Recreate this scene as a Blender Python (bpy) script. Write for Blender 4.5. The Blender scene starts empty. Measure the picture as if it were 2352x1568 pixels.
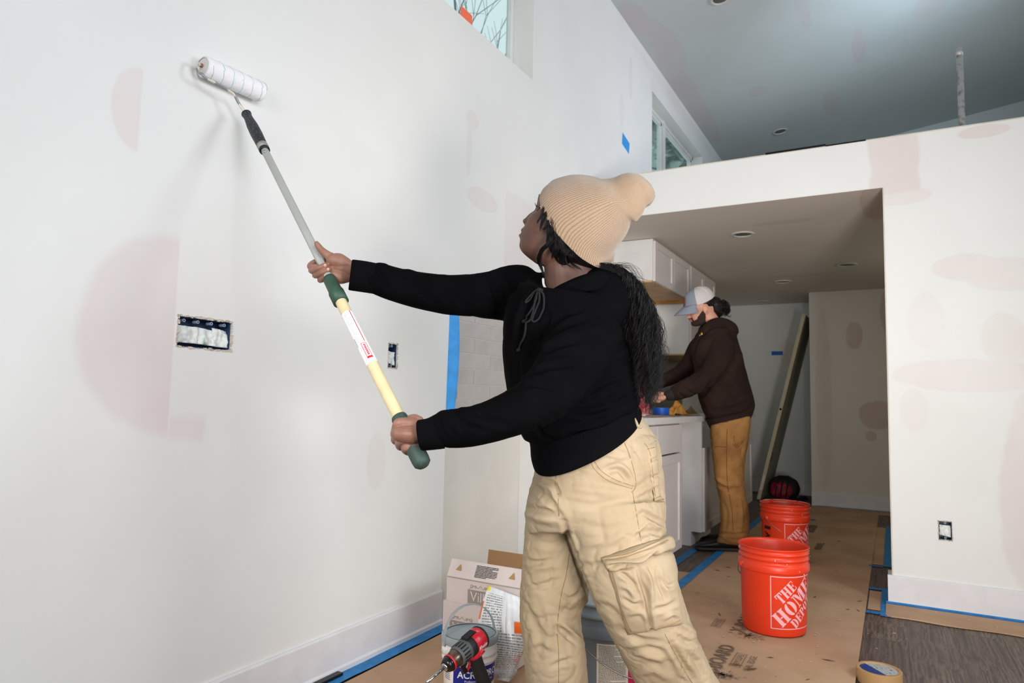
import bpy, bmesh, math, random
import numpy as np
from mathutils import Vector, Matrix
from mathutils.bvhtree import BVHTree
random.seed(7); RNG = np.random.RandomState(11)
PI = math.pi
sc = bpy.context.scene
COL = sc.collection
# ------------------------------------------------------------------ camera, world, lights, exposure
FPX = 1568.0
YAW, PIT, ROL = [math.radians(a) for a in (29.2, 4.87, 1.27)]
CAM = np.array([0.0, 0.0, 1.0])
_cy, _sy = math.cos(YAW), math.sin(YAW)
FW = np.array([-_sy*math.cos(PIT), _cy*math.cos(PIT), math.sin(PIT)])
_r = np.array([_cy, _sy, 0.0]); _u = np.cross(_r, FW)
RT = math.cos(ROL)*_r + math.sin(ROL)*_u
UP = -math.sin(ROL)*_r + math.cos(ROL)*_u
cd = bpy.data.cameras.new('camera'); cam = bpy.data.objects.new('camera', cd); COL.objects.link(cam)
cd.sensor_width = 36.0; cd.lens = 36.0*FPX/2352.0
M = Matrix.Identity(4)
for i in range(3):
    M[i][0], M[i][1], M[i][2], M[i][3] = RT[i], UP[i], -FW[i], CAM[i]
cam.matrix_world = M
cd.dof.use_dof = True; cd.dof.focus_distance = 1.75; cd.dof.aperture_fstop = 7.0
cd.clip_start = 0.05
sc.camera = cam
sc.view_settings.view_transform = 'Standard'; sc.view_settings.look = 'None'
sc.view_settings.gamma = 1.0; sc.view_settings.use_curve_mapping = False
sc.view_settings.exposure = 0.0
w = bpy.data.worlds.new('overcast_sky'); sc.world = w; w.use_nodes = True
bg = w.node_tree.nodes['Background']
bg.inputs[0].default_value = (0.76, 0.88, 0.90, 1); bg.inputs[1].default_value = 1.0

def area(name, loc, aim, size, power, color, size_y=None, spread=None):
    l = bpy.data.lights.new(name, 'AREA'); l.energy = power; l.color = color; l.size = size
    if size_y: l.shape = 'RECTANGLE'; l.size_y = size_y
    if spread: l.spread = math.radians(spread)
    o = bpy.data.objects.new(name, l); COL.objects.link(o); o.location = loc
    o.rotation_euler = (Vector(aim)-Vector(loc)).to_track_quat('-Z', 'Y').to_euler()
    return o
LIGHTS_HERE = 1
area('key_softbox', (2.7, 1.0, 2.7), (-1.3, 2.0, 1.35), 1.7, 21, (0.95, 0.98, 1.05))
area('front_softbox', (0.1, -1.9, 1.75), (0.1, 4.0, 1.35), 1.3, 14, (1.02, 0.99, 0.98), spread=105)
area('ceiling_bounce_lamp', (0.9, 3.9, 3.4), (0.22, 5.85, 4.27), 0.25, 10, (0.74, 0.95, 1.12), spread=60)
area('loft_fill', (3.0, 5.4, 3.2), (-1.78, 5.4, 3.1), 0.9, 13.5, (0.95, 1.0, 1.15), spread=70)  # added area lamp brightening the upper left wall; no opening behind it
area('alcove_fill', (1.0, 5.9, 1.45), (-1.2, 5.9, 1.2), 1.0, 3.8, (1.0, 1.0, 0.8))  # added fill lamp for the kitchen alcove, out of view behind the jamb
area('side_softbox', (1.5, 2.3, 1.9), (-1.6, 1.2, 1.3), 0.9, 28, (0.92, 1.0, 1.03))
area('low_fill', (1.9, 0.2, 1.0), (-1.78, 1.0, 0.75), 0.9, 3.5, (1.0, 1.0, 1.0), spread=85)
area('side_fill', (2.2, -0.4, 2.0), (-1.78, 1.2, 1.6), 1.2, 16, (1.0, 0.96, 1.05), spread=90)
area('floor_bounce_flash', (0.9, 0.2, 0.5), (-1.0, 5.0, 2.2), 0.6, 22, (1.06, 0.98, 0.94), spread=90)
area('near_fill', (-0.75, -0.9, 1.7), (-1.0, 2.2, 0.35), 0.7, 5, (1.0, 0.97, 0.93), spread=60)

# ------------------------------------------------------------------ picture point -> place in the room
def ray(px, py): return FW + RT*((px-1176.0)/FPX) - UP*((py-784.0)/FPX)
def at(px, py, d): return CAM + ray(px, py)*d
def on(ax, v, px, py):
    r = ray(px, py); return CAM + r*((v-CAM[ax])/r[ax])
def proj(P):
    d = np.asarray(P, float)-CAM; z = d@FW
    return np.stack([1176+FPX*(d@RT)/z, 784-FPX*(d@UP)/z], -1), z

# ------------------------------------------------------------------ materials
def lin(c):
    return tuple(((v/255.0)/12.92 if v/255.0 <= 0.04045 else ((v/255.0+0.055)/1.055)**2.4) for v in c[:3])
class NT:
    def __init__(s, name):
        s.m = bpy.data.materials.new(name); s.m.use_nodes = True; s.t = s.m.node_tree; s.n = s.t.nodes; s.l = s.t.links
        s.b = s.n['Principled BSDF']
    def new(s, typ, **kw):
        n = s.n.new(typ)
        for k, v in kw.items():
            if k.startswith('i_'): n.inputs[k[2:].replace('_', ' ')].default_value = v
            else: setattr(n, k, v)
        return n
    def put(s, v, sock):
        if hasattr(v, 'is_output'): s.l.new(v, sock)
        else: sock.default_value = v
    def math(s, op, a, b=None, clamp=False):
        n = s.n.new('ShaderNodeMath'); n.operation = op; n.use_clamp = clamp
        s.put(a, n.inputs[0])
        if b is not None: s.put(b, n.inputs[1])
        return n.outputs[0]
    def vmath(s, op, a, b=None):
        n = s.n.new('ShaderNodeVectorMath'); n.operation = op
        s.put(a, n.inputs[0])
        if b is not None: s.put(b, n.inputs[1])
        return n.outputs['Value'] if op in ('LENGTH', 'DOT_PRODUCT', 'DISTANCE') else n.outputs[0]
    def coord(s, which='Object'): return s.n.new('ShaderNodeTexCoord').outputs[which]
    def noise(s, scale, detail=2.0, vec=None, rough=0.5, dist=0.0):
        n = s.n.new('ShaderNodeTexNoise'); n.inputs['Scale'].default_value = scale; n.inputs['Detail'].default_value = detail
        n.inputs['Roughness'].default_value = rough; n.inputs['Distortion'].default_value = dist
        s.l.new(vec if vec is not None else s.coord(), n.inputs['Vector']); return n.outputs['Fac']
    def ss(s, v, a, b, lo=0.0, hi=1.0):
        n = s.n.new('ShaderNodeMapRange'); n.interpolation_type = 'SMOOTHSTEP'
        s.put(v, n.inputs[0]); n.inputs[1].default_value = a; n.inputs[2].default_value = b
        n.inputs[3].default_value = lo; n.inputs[4].default_value = hi; return n.outputs[0]
    def mix(s, f, a, b):
        n = s.n.new('ShaderNodeMix'); n.data_type = 'RGBA'
        s.put(f, n.inputs[0])
        for v, k in ((a, 6), (b, 7)):
            if isinstance(v, tuple): n.inputs[k].default_value = (*lin(v), 1)
            else: s.l.new(v, n.inputs[k])
        return n.outputs[2]
    def bump(s, h, strength=0.3, dist=0.01):
        n = s.n.new('ShaderNodeBump'); n.inputs['Strength'].default_value = strength; n.inputs['Distance'].default_value = dist
        s.l.new(h, n.inputs['Height']); s.l.new(n.outputs[0], s.b.inputs['Normal'])
    def set(s, col=None, rough=0.6, metal=0.0, spec=0.5):
        if col is not None:
            if isinstance(col, tuple): s.b.inputs['Base Color'].default_value = (*lin(col), 1)
            else: s.l.new(col, s.b.inputs['Base Color'])
        s.put(rough, s.b.inputs['Roughness']); s.b.inputs['Metallic'].default_value = metal
        s.b.inputs['Specular IOR Level'].default_value = spec
        return s.m
MATS = {}
def mat(name, col, rough=0.6, metal=0.0, spec=0.4, var=0.06, vs=6.0, bs=None, bump=0.15, bd=0.002, col2=None, lo=0.4, hi=0.6):
    if name in MATS: return MATS[name]
    t = NT(name)
    c2 = col2 or tuple(max(0, v*(1-var)) for v in col)
    c = t.mix(t.ss(t.noise(vs, 4), lo, hi), col, c2)
    t.set(c, rough, metal, spec)
    if bs: t.bump(t.noise(bs, 3), bump, bd)
    MATS[name] = t.m; return t.m

# ------------------------------------------------------------------ mesh helpers
def link(name, me, m=None, parent=None, smooth=False):
    o = bpy.data.objects.new(name, me); COL.objects.link(o)
    if m is not None:
        me.materials.clear()
        for mm in (m if isinstance(m, (list, tuple)) else [m]): me.materials.append(mm)
    if smooth: me.polygons.foreach_set('use_smooth', [True]*len(me.polygons))
    if parent is not None: o.parent = parent
    return o
def mk(name, V, F, m=None, parent=None, smooth=False, uv=None, mi=None):
    me = bpy.data.meshes.new(name); me.from_pydata([tuple(map(float, v)) for v in V], [], [tuple(map(int, f)) for f in F])
    if uv is not None:
        l = me.uv_layers.new(name='UVMap'); li = np.zeros(len(me.loops), int); me.loops.foreach_get('vertex_index', li)
        l.data.foreach_set('uv', np.asarray(uv, float)[li].ravel())
    o = link(name, me, m, parent, smooth)
    if mi is not None: me.polygons.foreach_set('material_index', list(mi))
    me.update(); return o
def tag(o, label=None, cat=None, group=None, kind=None):
    if label: o['label'] = label
    if cat: o['category'] = cat
    if group: o['group'] = group
    if kind: o['kind'] = kind
    return o
def thing(name, label, cat, loc=(0, 0, 0), group=None, rz=0.0):
    o = bpy.data.objects.new(name, None); COL.objects.link(o); o.location = tuple(map(float, loc)); o.rotation_euler[2] = rz
    o.empty_display_size = 0.05
    return tag(o, label, cat, group)
class Acc:
    """collects simple solids into one mesh"""
    def __init__(s): s.V = []; s.F = []; s.UV = []
    def add(s, V, F, uv=None):
        k = len(s.V); s.V += [tuple(map(float, v)) for v in V]; s.F += [tuple(int(i)+k for i in f) for f in F]
        s.UV += [tuple(u) for u in uv] if uv is not None else [(0, 0)]*len(V)
        return s
    def box(s, a, b, bev=0.0):
        a, b = np.minimum(a, b).astype(float), np.maximum(a, b).astype(float)
        if bev <= 0:
            V = [(x, y, z) for x in (a[0], b[0]) for y in (a[1], b[1]) for z in (a[2], b[2])]
            return s.add(V, [(0, 1, 3, 2), (4, 6, 7, 5), (0, 4, 5, 1), (2, 3, 7, 6), (0, 2, 6, 4), (1, 5, 7, 3)])
        bm = bmesh.new(); bmesh.ops.create_cube(bm, size=1.0)
        for v in bm.verts: v.co = Vector([(a[i]+b[i])/2+v.co[i]*(b[i]-a[i]) for i in range(3)])
        bmesh.ops.bevel(bm, geom=bm.edges[:], offset=bev, segments=2, affect='EDGES', profile=0.7)
        bm.verts.index_update(); s.add([v.co[:] for v in bm.verts], [[v.index for v in f.verts] for f in bm.faces]); bm.free(); return s
    def obox(s, c, ax, h):
        c = np.array(c, float); ax = [np.array(v, float) for v in ax]
        V = [c+ax[0]*h[0]*i+ax[1]*h[1]*j+ax[2]*h[2]*k for i in (-1, 1) for j in (-1, 1) for k in (-1, 1)]
        return s.add(V, [(0, 1, 3, 2), (4, 6, 7, 5), (0, 4, 5, 1), (2, 3, 7, 6), (0, 2, 6, 4), (1, 5, 7, 3)])
    def tube(s, pts, rad, n=10, cap=True, flat=None):
        V, F, _ = tubedata(pts, rad, n, cap, flat); return s.add(V, F)
    def lathe(s, prof, c=(0, 0, 0), n=40, axis=None, cap=(False, False)):
        prof = np.array(prof, float); c = np.array(c, float)
        if axis is None: X, Y, Z = np.eye(3)
        else:
            Z = np.array(axis, float); Z /= np.linalg.norm(Z); X = np.cross(Z, (0, 0, 1.0) if abs(Z[2]) < .9 else (1.0, 0, 0)); X /= np.linalg.norm(X); Y = np.cross(Z, X)
        V = []; F = []; m = len(prof)
        for r, z in prof:
            for k in range(n):
                a = 2*PI*k/n; V.append(c+X*r*math.cos(a)+Y*r*math.sin(a)+Z*z)
        for i in range(m-1):
            for k in range(n): F.append((i*n+k, i*n+(k+1) % n, (i+1)*n+(k+1) % n, (i+1)*n+k))
        if cap[0]: F.append(tuple(range(n))[::-1])
        if cap[1]: F.append(tuple((m-1)*n+k for k in range(n)))
        return s.add(V, F)
    def obj(s, name, m=None, parent=None, smooth=False, uv=False):
        return mk(name, s.V, s.F, m, parent, smooth, s.UV if uv else None)
def cat_rom(P, n):
    P = np.array(P, float); m = len(P)
    if m == 2: return np.array([P[0]+(P[1]-P[0])*t for t in np.linspace(0, 1, n)])
    Q = np.vstack([2*P[0]-P[1], P, 2*P[-1]-P[-2]]); out = []
    for t in np.linspace(0, m-1, n):
        i = min(int(t), m-2); u = t-i; a, b, c, d = Q[i:i+4]
        out.append(0.5*((2*b)+(-a+c)*u+(2*a-5*b+4*c-d)*u*u+(-a+3*b-3*c+d)*u**3))
    return np.array(out)
def tubedata(pts, rad, n=10, cap=True, flat=None):
    P = np.array(pts, float); m = len(P); R = np.broadcast_to(np.array(rad, float), (m,)) if np.ndim(rad) < 2 else None
    T = np.gradient(P, axis=0); T /= np.linalg.norm(T, axis=1)[:, None]+1e-12
    N = np.cross(T[0], (0, 0, 1.0));
    if np.linalg.norm(N) < .1: N = np.cross(T[0], (1.0, 0, 0))
    N /= np.linalg.norm(N); V = []; F = []
    ca = [(math.cos(2*PI*k/n), math.sin(2*PI*k/n)) for k in range(n)]
    for i in range(m):
        N = N-T[i]*(N@T[i]); N /= np.linalg.norm(N)+1e-12; B = np.cross(T[i], N)
        r = R[i]; f = 1.0 if flat is None else flat
        for a, b in ca: V.append(P[i]+N*r*a+B*r*b*f)
    for i in range(m-1):
        for k in range(n): F.append((i*n+k, i*n+(k+1) % n, (i+1)*n+(k+1) % n, (i+1)*n+k))
    if cap: F.append(tuple(range(n))[::-1]); F.append(tuple((m-1)*n+k for k in range(n)))
    return V, F, None
def loft(rings, cap=True):
    rings = np.array(rings, float); m, n, _ = rings.shape; V = rings.reshape(-1, 3); F = []
    for i in range(m-1):
        for k in range(n): F.append((i*n+k, i*n+(k+1) % n, (i+1)*n+(k+1) % n, (i+1)*n+k))
    if cap: F.append(tuple(range(n))[::-1]); F.append(tuple((m-1)*n+k for k in range(n)))
    return V, F
def pring(L, R, d, ht, near=(0, 0), n=40, e=2.0, dl=0.0):
    """closed ring seen edge to edge from L to R (picture points) at depth d, half thickness ht metres; dl tilts it in depth"""
    L = np.array(L, float); R = np.array(R, float); c = (L+R)/2; h = (R-L)/2; out = []
    for k in range(n):
        a = 2*PI*k/n; x = math.copysign(abs(math.cos(a))**(2/e), math.cos(a)); y = math.copysign(abs(math.sin(a))**(2/e), math.sin(a))
        q = c+h*x+np.array(near)*y
        out.append(at(q[0], q[1], d-ht*y+dl*x))
    return out
def resample_rings(rs, n):
    rs = np.array(rs, float); m = len(rs); return cat_rom(rs.reshape(m, -1), n).reshape(n, rs.shape[1], 3)
def remesh(parts, voxel, smooth=4, name='tmp', fac=0.5):
    """parts: list of (V,F); fused into one continuous skin"""
    A = Acc()
    for V, F in parts: A.add(V, F)
    me = bpy.data.meshes.new(name); me.from_pydata(A.V, [], A.F)
    bm = bmesh.new(); bm.from_mesh(me); bmesh.ops.recalc_face_normals(bm, faces=bm.faces); bm.to_mesh(me); bm.free()
    o = bpy.data.objects.new(name, me); COL.objects.link(o)
    r = o.modifiers.new('r', 'REMESH'); r.mode = 'VOXEL'; r.voxel_size = voxel
    if smooth: s_ = o.modifiers.new('s', 'SMOOTH'); s_.iterations = smooth; s_.factor = fac
    dg = bpy.context.evaluated_depsgraph_get(); nm = bpy.data.meshes.new_from_object(o.evaluated_get(dg))
    bpy.data.objects.remove(o); bpy.data.meshes.remove(me); return nm
def getv(me):
    a = np.zeros(len(me.vertices)*3); me.vertices.foreach_get('co', a); return a.reshape(-1, 3)
def getn(me):
    a = np.zeros(len(me.vertices)*3); me.vertex_normals.foreach_get('vector', a); return a.reshape(-1, 3)
def setv(me, v): me.vertices.foreach_set('co', v.ravel()); me.update()
def join_me(name, mes):
    A = Acc()
    for me in mes:
        A.add([v.co[:] for v in me.vertices], [tuple(p.vertices) for p in me.polygons])
    out = bpy.data.meshes.new(name); out.from_pydata(A.V, [], A.F); return out
def segdist(p, poly):
    best = np.full(len(p), 1e9); par = np.zeros(len(p)); sgn = np.zeros(len(p)); L = 0; tot = sum(np.linalg.norm(poly[i+1]-poly[i]) for i in range(len(poly)-1))
    for i in range(len(poly)-1):
        a, b = poly[i], poly[i+1]; ab = b-a; l = np.linalg.norm(ab)+1e-9
        t = np.clip(((p-a)@ab)/(l*l), 0, 1); q = a+t[:, None]*ab; dd = np.linalg.norm(p-q, axis=1)
        m = dd < best; best = np.where(m, dd, best); par = np.where(m, (L+t*l)/tot, par)
        cr = ab[0]*(p[:, 1]-a[1])-ab[1]*(p[:, 0]-a[0]); sgn = np.where(m, np.sign(cr), sgn); L += l
    return best, par, sgn
def folds(me, strokes, back=False):
    """press creases (amp<0) and raise ridges (amp>0) of cloth along strokes given as picture polylines"""
    V = getv(me); N = getn(me); P, z = proj(V); vis = ((CAM-V)*N).sum(1) > 0
    D = np.zeros(len(V))
    for poly, wd, amp in strokes:
        pl = cat_rom(np.array(poly, float), max(3, len(poly)*4)); dd, par, sg = segdist(P, pl)
        env = np.clip(np.sin(np.clip(par, 0.02, 0.98)*PI), 0, 1)**0.5
        x = dd/wd
        D += amp*env*np.exp(-x*x)-0.45*amp*env*np.exp(-((x-1.8)/0.9)**2)
    V = V+N*(D*vis)[:, None]; setv(me, V)
def wrinkle(me, amp, freq, mask=None, stretch=(1, 1, 1), seed=0.0):
    from mathutils import noise as mn
    V = getv(me); N = getn(me); D = np.zeros(len(V)); st = np.array(stretch)*freq
    for i, v in enumerate(V*st+seed):
        D[i] = mn.noise(Vector(v))
    D = D*amp
    if mask is not None: D = D*mask(V)
    setv(me, V+N*D[:, None])
def ridge(me, amp, freq, seed=0.0):
    from mathutils import noise as mn
    V = getv(me); N = getn(me); D = np.zeros(len(V))
    for i, v in enumerate(V*freq+seed):
        D[i] = (1-min(1, abs(mn.noise(Vector(v)))*3.2))**2*(0.4+max(0, mn.noise(Vector(v*0.45+9.0)))*2.2)
    setv(me, V-N*(D*amp)[:, None])
def bvh_of(o):
    me = o.data; return BVHTree.FromPolygons([v.co[:] for v in me.vertices], [tuple(p.vertices) for p in me.polygons])
def cast(bv, px, py, lift=0.0):
    r = ray(px, py); h, n, _, _ = bv.ray_cast(Vector(CAM), Vector(r))
    if h is None: return None
    n = np.array(n); n = n if n@r < 0 else -n
    return np.array(h)+n*lift
def seam(acc, bv, poly, rad=0.0009, lift=0.0003, n=None, k=4):
    pts = cat_rom(poly, n or max(6, int(sum(math.dist(poly[i], poly[i+1]) for i in range(len(poly)-1))/7)))
    q = [cast(bv, p[0], p[1], lift) for p in pts]; q = [v for v in q if v is not None]
    if len(q) > 2: acc.tube(q, rad, k)
def patch(bv, corners, nu, nv, lift, edge=0.0, bulge=0.0, smooth_it=14):
    """cloth patch laid over a surface: corners TL,TR,BR,BL picture points (or 4 edge polylines' ends), raised by lift"""
    TL, TR, BR, BL = [np.array(c, float) for c in corners]; V = []; F = []
    for j in range(nv+1):
        for i in range(nu+1):
            u, v = i/nu, j/nv; p = (TL*(1-u)+TR*u)*(1-v)+(BL*(1-u)+BR*u)*v
            b = min(u, 1-u, v, 1-v)
            l = lift if b > 0 else edge
            q = cast(bv, p[0], p[1], l+bulge*min(1, 4*b))
            V.append(q if q is not None else (V[-1] if V else at(p[0], p[1], 1.7)))
    G = np.array(V).reshape(nv+1, nu+1, 3)
    for _ in range(smooth_it):
        H = G.copy(); H[1:-1, 1:-1] = (G[:-2, 1:-1]+G[2:, 1:-1]+G[1:-1, :-2]+G[1:-1, 2:])/4; H[0, 1:-1] = (G[0, :-2]+G[0, 2:])/2; H[-1, 1:-1] = (G[-1, :-2]+G[-1, 2:])/2; H[1:-1, 0] = (G[:-2, 0]+G[2:, 0])/2; H[1:-1, -1] = (G[:-2, -1]+G[2:, -1])/2; G = H
    V = [tuple(v) for v in G.reshape(-1, 3)]
    for j in range(nv):
        for i in range(nu): a = j*(nu+1)+i; F.append((a, a+1, a+nu+2, a+nu+1))
    return V, F
def text_me(s, size=1.0, bold=0.0, shear=0.0, align='LEFT', sp=1.0):
    c = bpy.data.curves.new('t', 'FONT'); c.body = s; c.size = size; c.offset = bold; c.shear = shear; c.align_x = align; c.space_character = sp
    c.resolution_u = 3
    o = bpy.data.objects.new('t', c); COL.objects.link(o); dg = bpy.context.evaluated_depsgraph_get()
    me = bpy.data.meshes.new_from_object(o.evaluated_get(dg)); bpy.data.objects.remove(o)
    V = [v.co[:] for v in me.vertices]; F = [tuple(p.vertices) for p in me.polygons]; bpy.data.meshes.remove(me); return np.array(V).reshape(-1, 3), F
# ------------------------------------------------------------------ the room
WX, PY, YB, YF, CE, LT, YU = -1.785, 4.09, 7.65, 8.4, 2.18, 2.45, 9.1
def hceil(x): return 4.0+0.134*(x+1.785)
PINK = (222, 205, 203)
def wall_mat(name, col, ax, patches, pink=PINK, rough=0.75, boxes=(), tint=0.66, wob=0.4):
    """painted drywall; patches = sanded filler: (cu, cv, ru, rv, strength, u_max) in wall metres"""
    t = NT(name); c = t.coord(); sep = t.new('ShaderNodeSeparateXYZ'); t.l.new(c, sep.inputs[0])
    u, v = sep.outputs[(1, 2)[0] if ax == 0 else 0], sep.outputs[2 if ax != 2 else 1]
    nz = t.noise(7.0, 3, c); nf = t.noise(2.3, 3, c); tot = None
    for p in patches:
        cu, cv, ru, rv, st = p[:5]; um = p[5] if len(p) > 5 else None
        a = t.math('DIVIDE', t.math('SUBTRACT', u, cu), ru); b = t.math('DIVIDE', t.math('SUBTRACT', v, cv), rv)
        d = t.math('SQRT', t.math('ADD', t.math('MULTIPLY', a, a), t.math('MULTIPLY', b, b)))
        d = t.math('ADD', d, t.math('MULTIPLY', t.math('SUBTRACT', nz, 0.5), wob))
        m = t.ss(d, 0.86, 1.0, st, 0.0)
        if um is not None: m = t.math('MULTIPLY', m, t.ss(u, um-0.004, um+0.004, 1.0, 0.0))
        tot = m if tot is None else t.math('MAXIMUM', tot, m)
    for (u0, u1, v0, v1, st) in boxes:
        jz = t.math('MULTIPLY', t.math('SUBTRACT', nz, 0.5), 0.05)
        uu = t.math('ADD', u, jz); vv = t.math('ADD', v, jz)
        m = t.math('MULTIPLY', t.math('MULTIPLY', t.ss(uu, u0-0.01, u0+0.01), t.ss(uu, u1-0.01, u1+0.01, 1, 0)),
                   t.math('MULTIPLY', t.ss(vv, v0-0.02, v0+0.02), t.ss(vv, v1-0.02, v1+0.02, 1, 0)))
        m = t.math('MULTIPLY', m, st); tot = m if tot is None else t.math('MAXIMUM', tot, m)
    base = t.mix(t.ss(nf, 0.3, 0.7), col, tuple(x*0.985 for x in col))
    if tot is not None:
        tot = t.math('MULTIPLY', tot, t.ss(nf, 0.25, 0.6, 0.6, 1.0)); base = t.mix(t.math('MULTIPLY', tot, tint), base, pink)
    t.set(base, rough, 0, 0.35); t.bump(t.noise(160, 2, c), 0.06, 0.001); return t.m
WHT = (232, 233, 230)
m_left = wall_mat('painted_drywall_left', WHT, 0, [
    (1.222, 1.165, 0.285, 0.305, 0.95, 1.2205), (1.075, 1.765, 0.082, 0.125, 0.75, 1.078),
    (2.745, 2.37, 0.06, 0.05, 0.5), (2.72, 2.22, 0.028, 0.16, 0.45), (2.86, 2.0, 0.16, 0.06, 0.6),
    (4.85, 3.25, 0.06, 0.14, 0.5), (5.05, 3.6, 0.05, 0.2, 0.45), (5.65, 3.75, 0.1, 0.1, 0.4), (2.12, 0.75, 0.06, 0.12, 0.35),
    (6.5, 3.9, 1.6, 0.06, 0.3)], boxes=[(1.22, 1.34, 0.86, 0.925, 0.7), (3.09, 3.42, 1.60, 2.12, 0.55)], wob=0.12)
m_right = wall_mat('painted_drywall_partition', WHT, 1, [
    (0.43, 2.41, 0.12, 0.035, 0.9), (0.05, 2.12, 0.16, 0.05, 0.5), (0.33, 1.72, 0.16, 0.07, 0.6), (0.52, 1.67, 0.2, 0.09, 0.55),
    (0.33, 1.17, 0.36, 0.09, 0.55), (0.16, 1.45, 0.09, 0.16, 0.28), (0.48, 1.35, 0.1, 0.14, 0.4), (0.62, 0.55, 0.19, 0.62, 0.75), (0.09, 1.0, 0.07, 0.12, 0.3)],
    boxes=[(-0.085, 0.145, 2.13, 2.46, 0.95)])
m_alcove = wall_mat('drywall_block', (224, 219, 211), 1, [(-0.33, 1.72, 0.085, 0.15, 0.9), (-0.14, 0.93, 0.17, 0.15, 0.9), (-0.2, 0.72, 0.05, 0.05, 0.9), (-0.62, 1.1, 0.08, 1.0, 0.3), (0.0, 1.95, 0.1, 0.3, 0.8)], pink=(196, 168, 166))
m_far = wall_mat('drywall_far', (214, 221, 219), 1, [(-1.06, 1.62, 0.09, 0.17, 0.7)], pink=(215, 180, 172))
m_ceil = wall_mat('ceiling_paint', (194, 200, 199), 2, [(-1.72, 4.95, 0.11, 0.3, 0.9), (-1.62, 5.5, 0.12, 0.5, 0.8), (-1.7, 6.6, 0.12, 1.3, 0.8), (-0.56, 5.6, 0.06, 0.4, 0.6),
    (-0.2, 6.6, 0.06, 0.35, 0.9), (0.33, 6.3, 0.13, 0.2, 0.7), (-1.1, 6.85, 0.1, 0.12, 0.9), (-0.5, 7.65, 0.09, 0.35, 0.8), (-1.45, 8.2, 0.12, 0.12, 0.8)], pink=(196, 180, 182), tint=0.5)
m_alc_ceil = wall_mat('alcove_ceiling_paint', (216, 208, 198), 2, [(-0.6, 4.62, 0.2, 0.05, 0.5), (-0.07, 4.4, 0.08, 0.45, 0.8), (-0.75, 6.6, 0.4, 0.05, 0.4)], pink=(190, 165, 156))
m_white = mat('white_trim_paint', (226, 226, 228), 0.45, var=0.02, vs=9, bs=60, bump=0.04)
m_raw = mat('unpainted_drywall', (222, 219, 210), 0.8, var=0.03, vs=3, bs=120, bump=0.05)
m_frame = mat('white_vinyl_frame', (222, 226, 224), 0.35, var=0.02)
m_dark = mat('dark_cavity', (12, 11, 11), 0.9)

def slab_wall(name, ax, face, thick, u, v, holes, m):
    """wall panel with real openings; face = visible plane, u/v ranges, holes (u0,u1,v0,v1)"""
    us = sorted(set([u[0], u[1]]+[h[i] for h in holes for i in (0, 1)])); vs = sorted(set([v[0], v[1]]+[h[i] for h in holes for i in (2, 3)]))
    def hol(a, b): return any(h[0] <= a < h[1] and h[2] <= b < h[3] for h in holes)
    A = Acc(); idx = {}
    def P(k, a, b):
        key = (k, a, b)
        if key not in idx:
            f = face if k == 0 else face+thick
            idx[key] = len(A.V); A.V.append((f, a, b) if ax == 0 else (a, f, b)); A.UV.append((0, 0))
        return idx[key]
    cells = {(i, j) for i in range(len(us)-1) for j in range(len(vs)-1) if not hol((us[i]+us[i+1])/2, (vs[j]+vs[j+1])/2)}
    for i, j in cells:
        a0, a1, b0, b1 = us[i], us[i+1], vs[j], vs[j+1]
        A.F.append((P(0, a0, b0), P(0, a1, b0), P(0, a1, b1), P(0, a0, b1))); A.F.append((P(1, a0, b0), P(1, a0, b1), P(1, a1, b1), P(1, a1, b0)))
        for (di, dj, p, q) in ((-1, 0, (a0, b0), (a0, b1)), (1, 0, (a1, b0), (a1, b1)), (0, -1, (a0, b0), (a1, b0)), (0, 1, (a0, b1), (a1, b1))):
            if (i+di, j+dj) not in cells: A.F.append((P(0, *p), P(0, *q), P(1, *q), P(1, *p)))
    o = A.obj(name, m); bm = bmesh.new(); bm.from_mesh(o.data); bmesh.ops.recalc_face_normals(bm, faces=bm.faces); bm.to_mesh(o.data); bm.free()
    return tag(o, kind='structure')
H1 = (1.231, 1.414, 1.130, 1.220); H2 = (2.167, 2.227, 1.117, 1.218); H3 = (0.183, 0.241, 0.351, 0.444)
W1 = (1.55, 3.368, 2.845, 3.55); W2 = (5.61, 7.41, 2.55, 3.72)
wall_left = slab_wall('wall_left', 0, WX, -0.17, (-2.6, 9.2), (0.0, 4.05), [H1, H2, W1, W2], m_left)
A = Acc()                                                           # unpainted strip of drywall between baseboard end and kitchen
A.box((WX-0.001, 2.59, 0.0), (WX+0.0022, 3.9, 0.93)); o = A.obj('bare_drywall_panel', m_raw, wall_left)
wall_part = slab_wall('wall_partition', 1, PY, 0.115, (-1.785, 3.3), (0.0, LT), [(-1.785, -0.02, 0.0, CE), H3], m_right)
A = Acc(); A.box((-0.026, PY+0.001, 0.0), (-0.02, PY+0.114, CE)); A.box((-1.785, PY-0.001, LT), (3.3, PY+0.13, LT+0.006)); A.obj('edge_bead', mat('edge_bead', (214, 208, 192), 0.7), wall_part)
A = Acc(); A.box((-1.785, PY+0.0015, CE-0.0012), (-0.0205, PY+0.1149, CE-0.0002)); A.obj('header_soffit', m_alc_ceil, wall_part)
A = Acc(); A.box((-0.62, PY-0.002, LT+0.004), (-0.30, PY+0.05, LT+0.016)); A.box((-0.30, PY-0.002, LT+0.001), (-0.10, PY+0.05, LT+0.009)); A.obj('torn_edge_gap', m_dark, wall_part)
def flat(name, a, b, m): A = Acc(); A.box(a, b); return tag(A.obj(name, m), kind='structure')
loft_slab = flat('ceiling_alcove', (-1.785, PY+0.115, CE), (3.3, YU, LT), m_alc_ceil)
flat('wall_far', (-1.785, YF, 0), (-0.745, YF+0.1, CE), m_far)
flat('wall_block', (-0.745, YB, 0), (1.3, YF+0.1, CE), m_alcove)
flat('wall_alcove_right', (1.2, PY+0.115, 0), (1.3, YB, CE), m_alcove)
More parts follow.
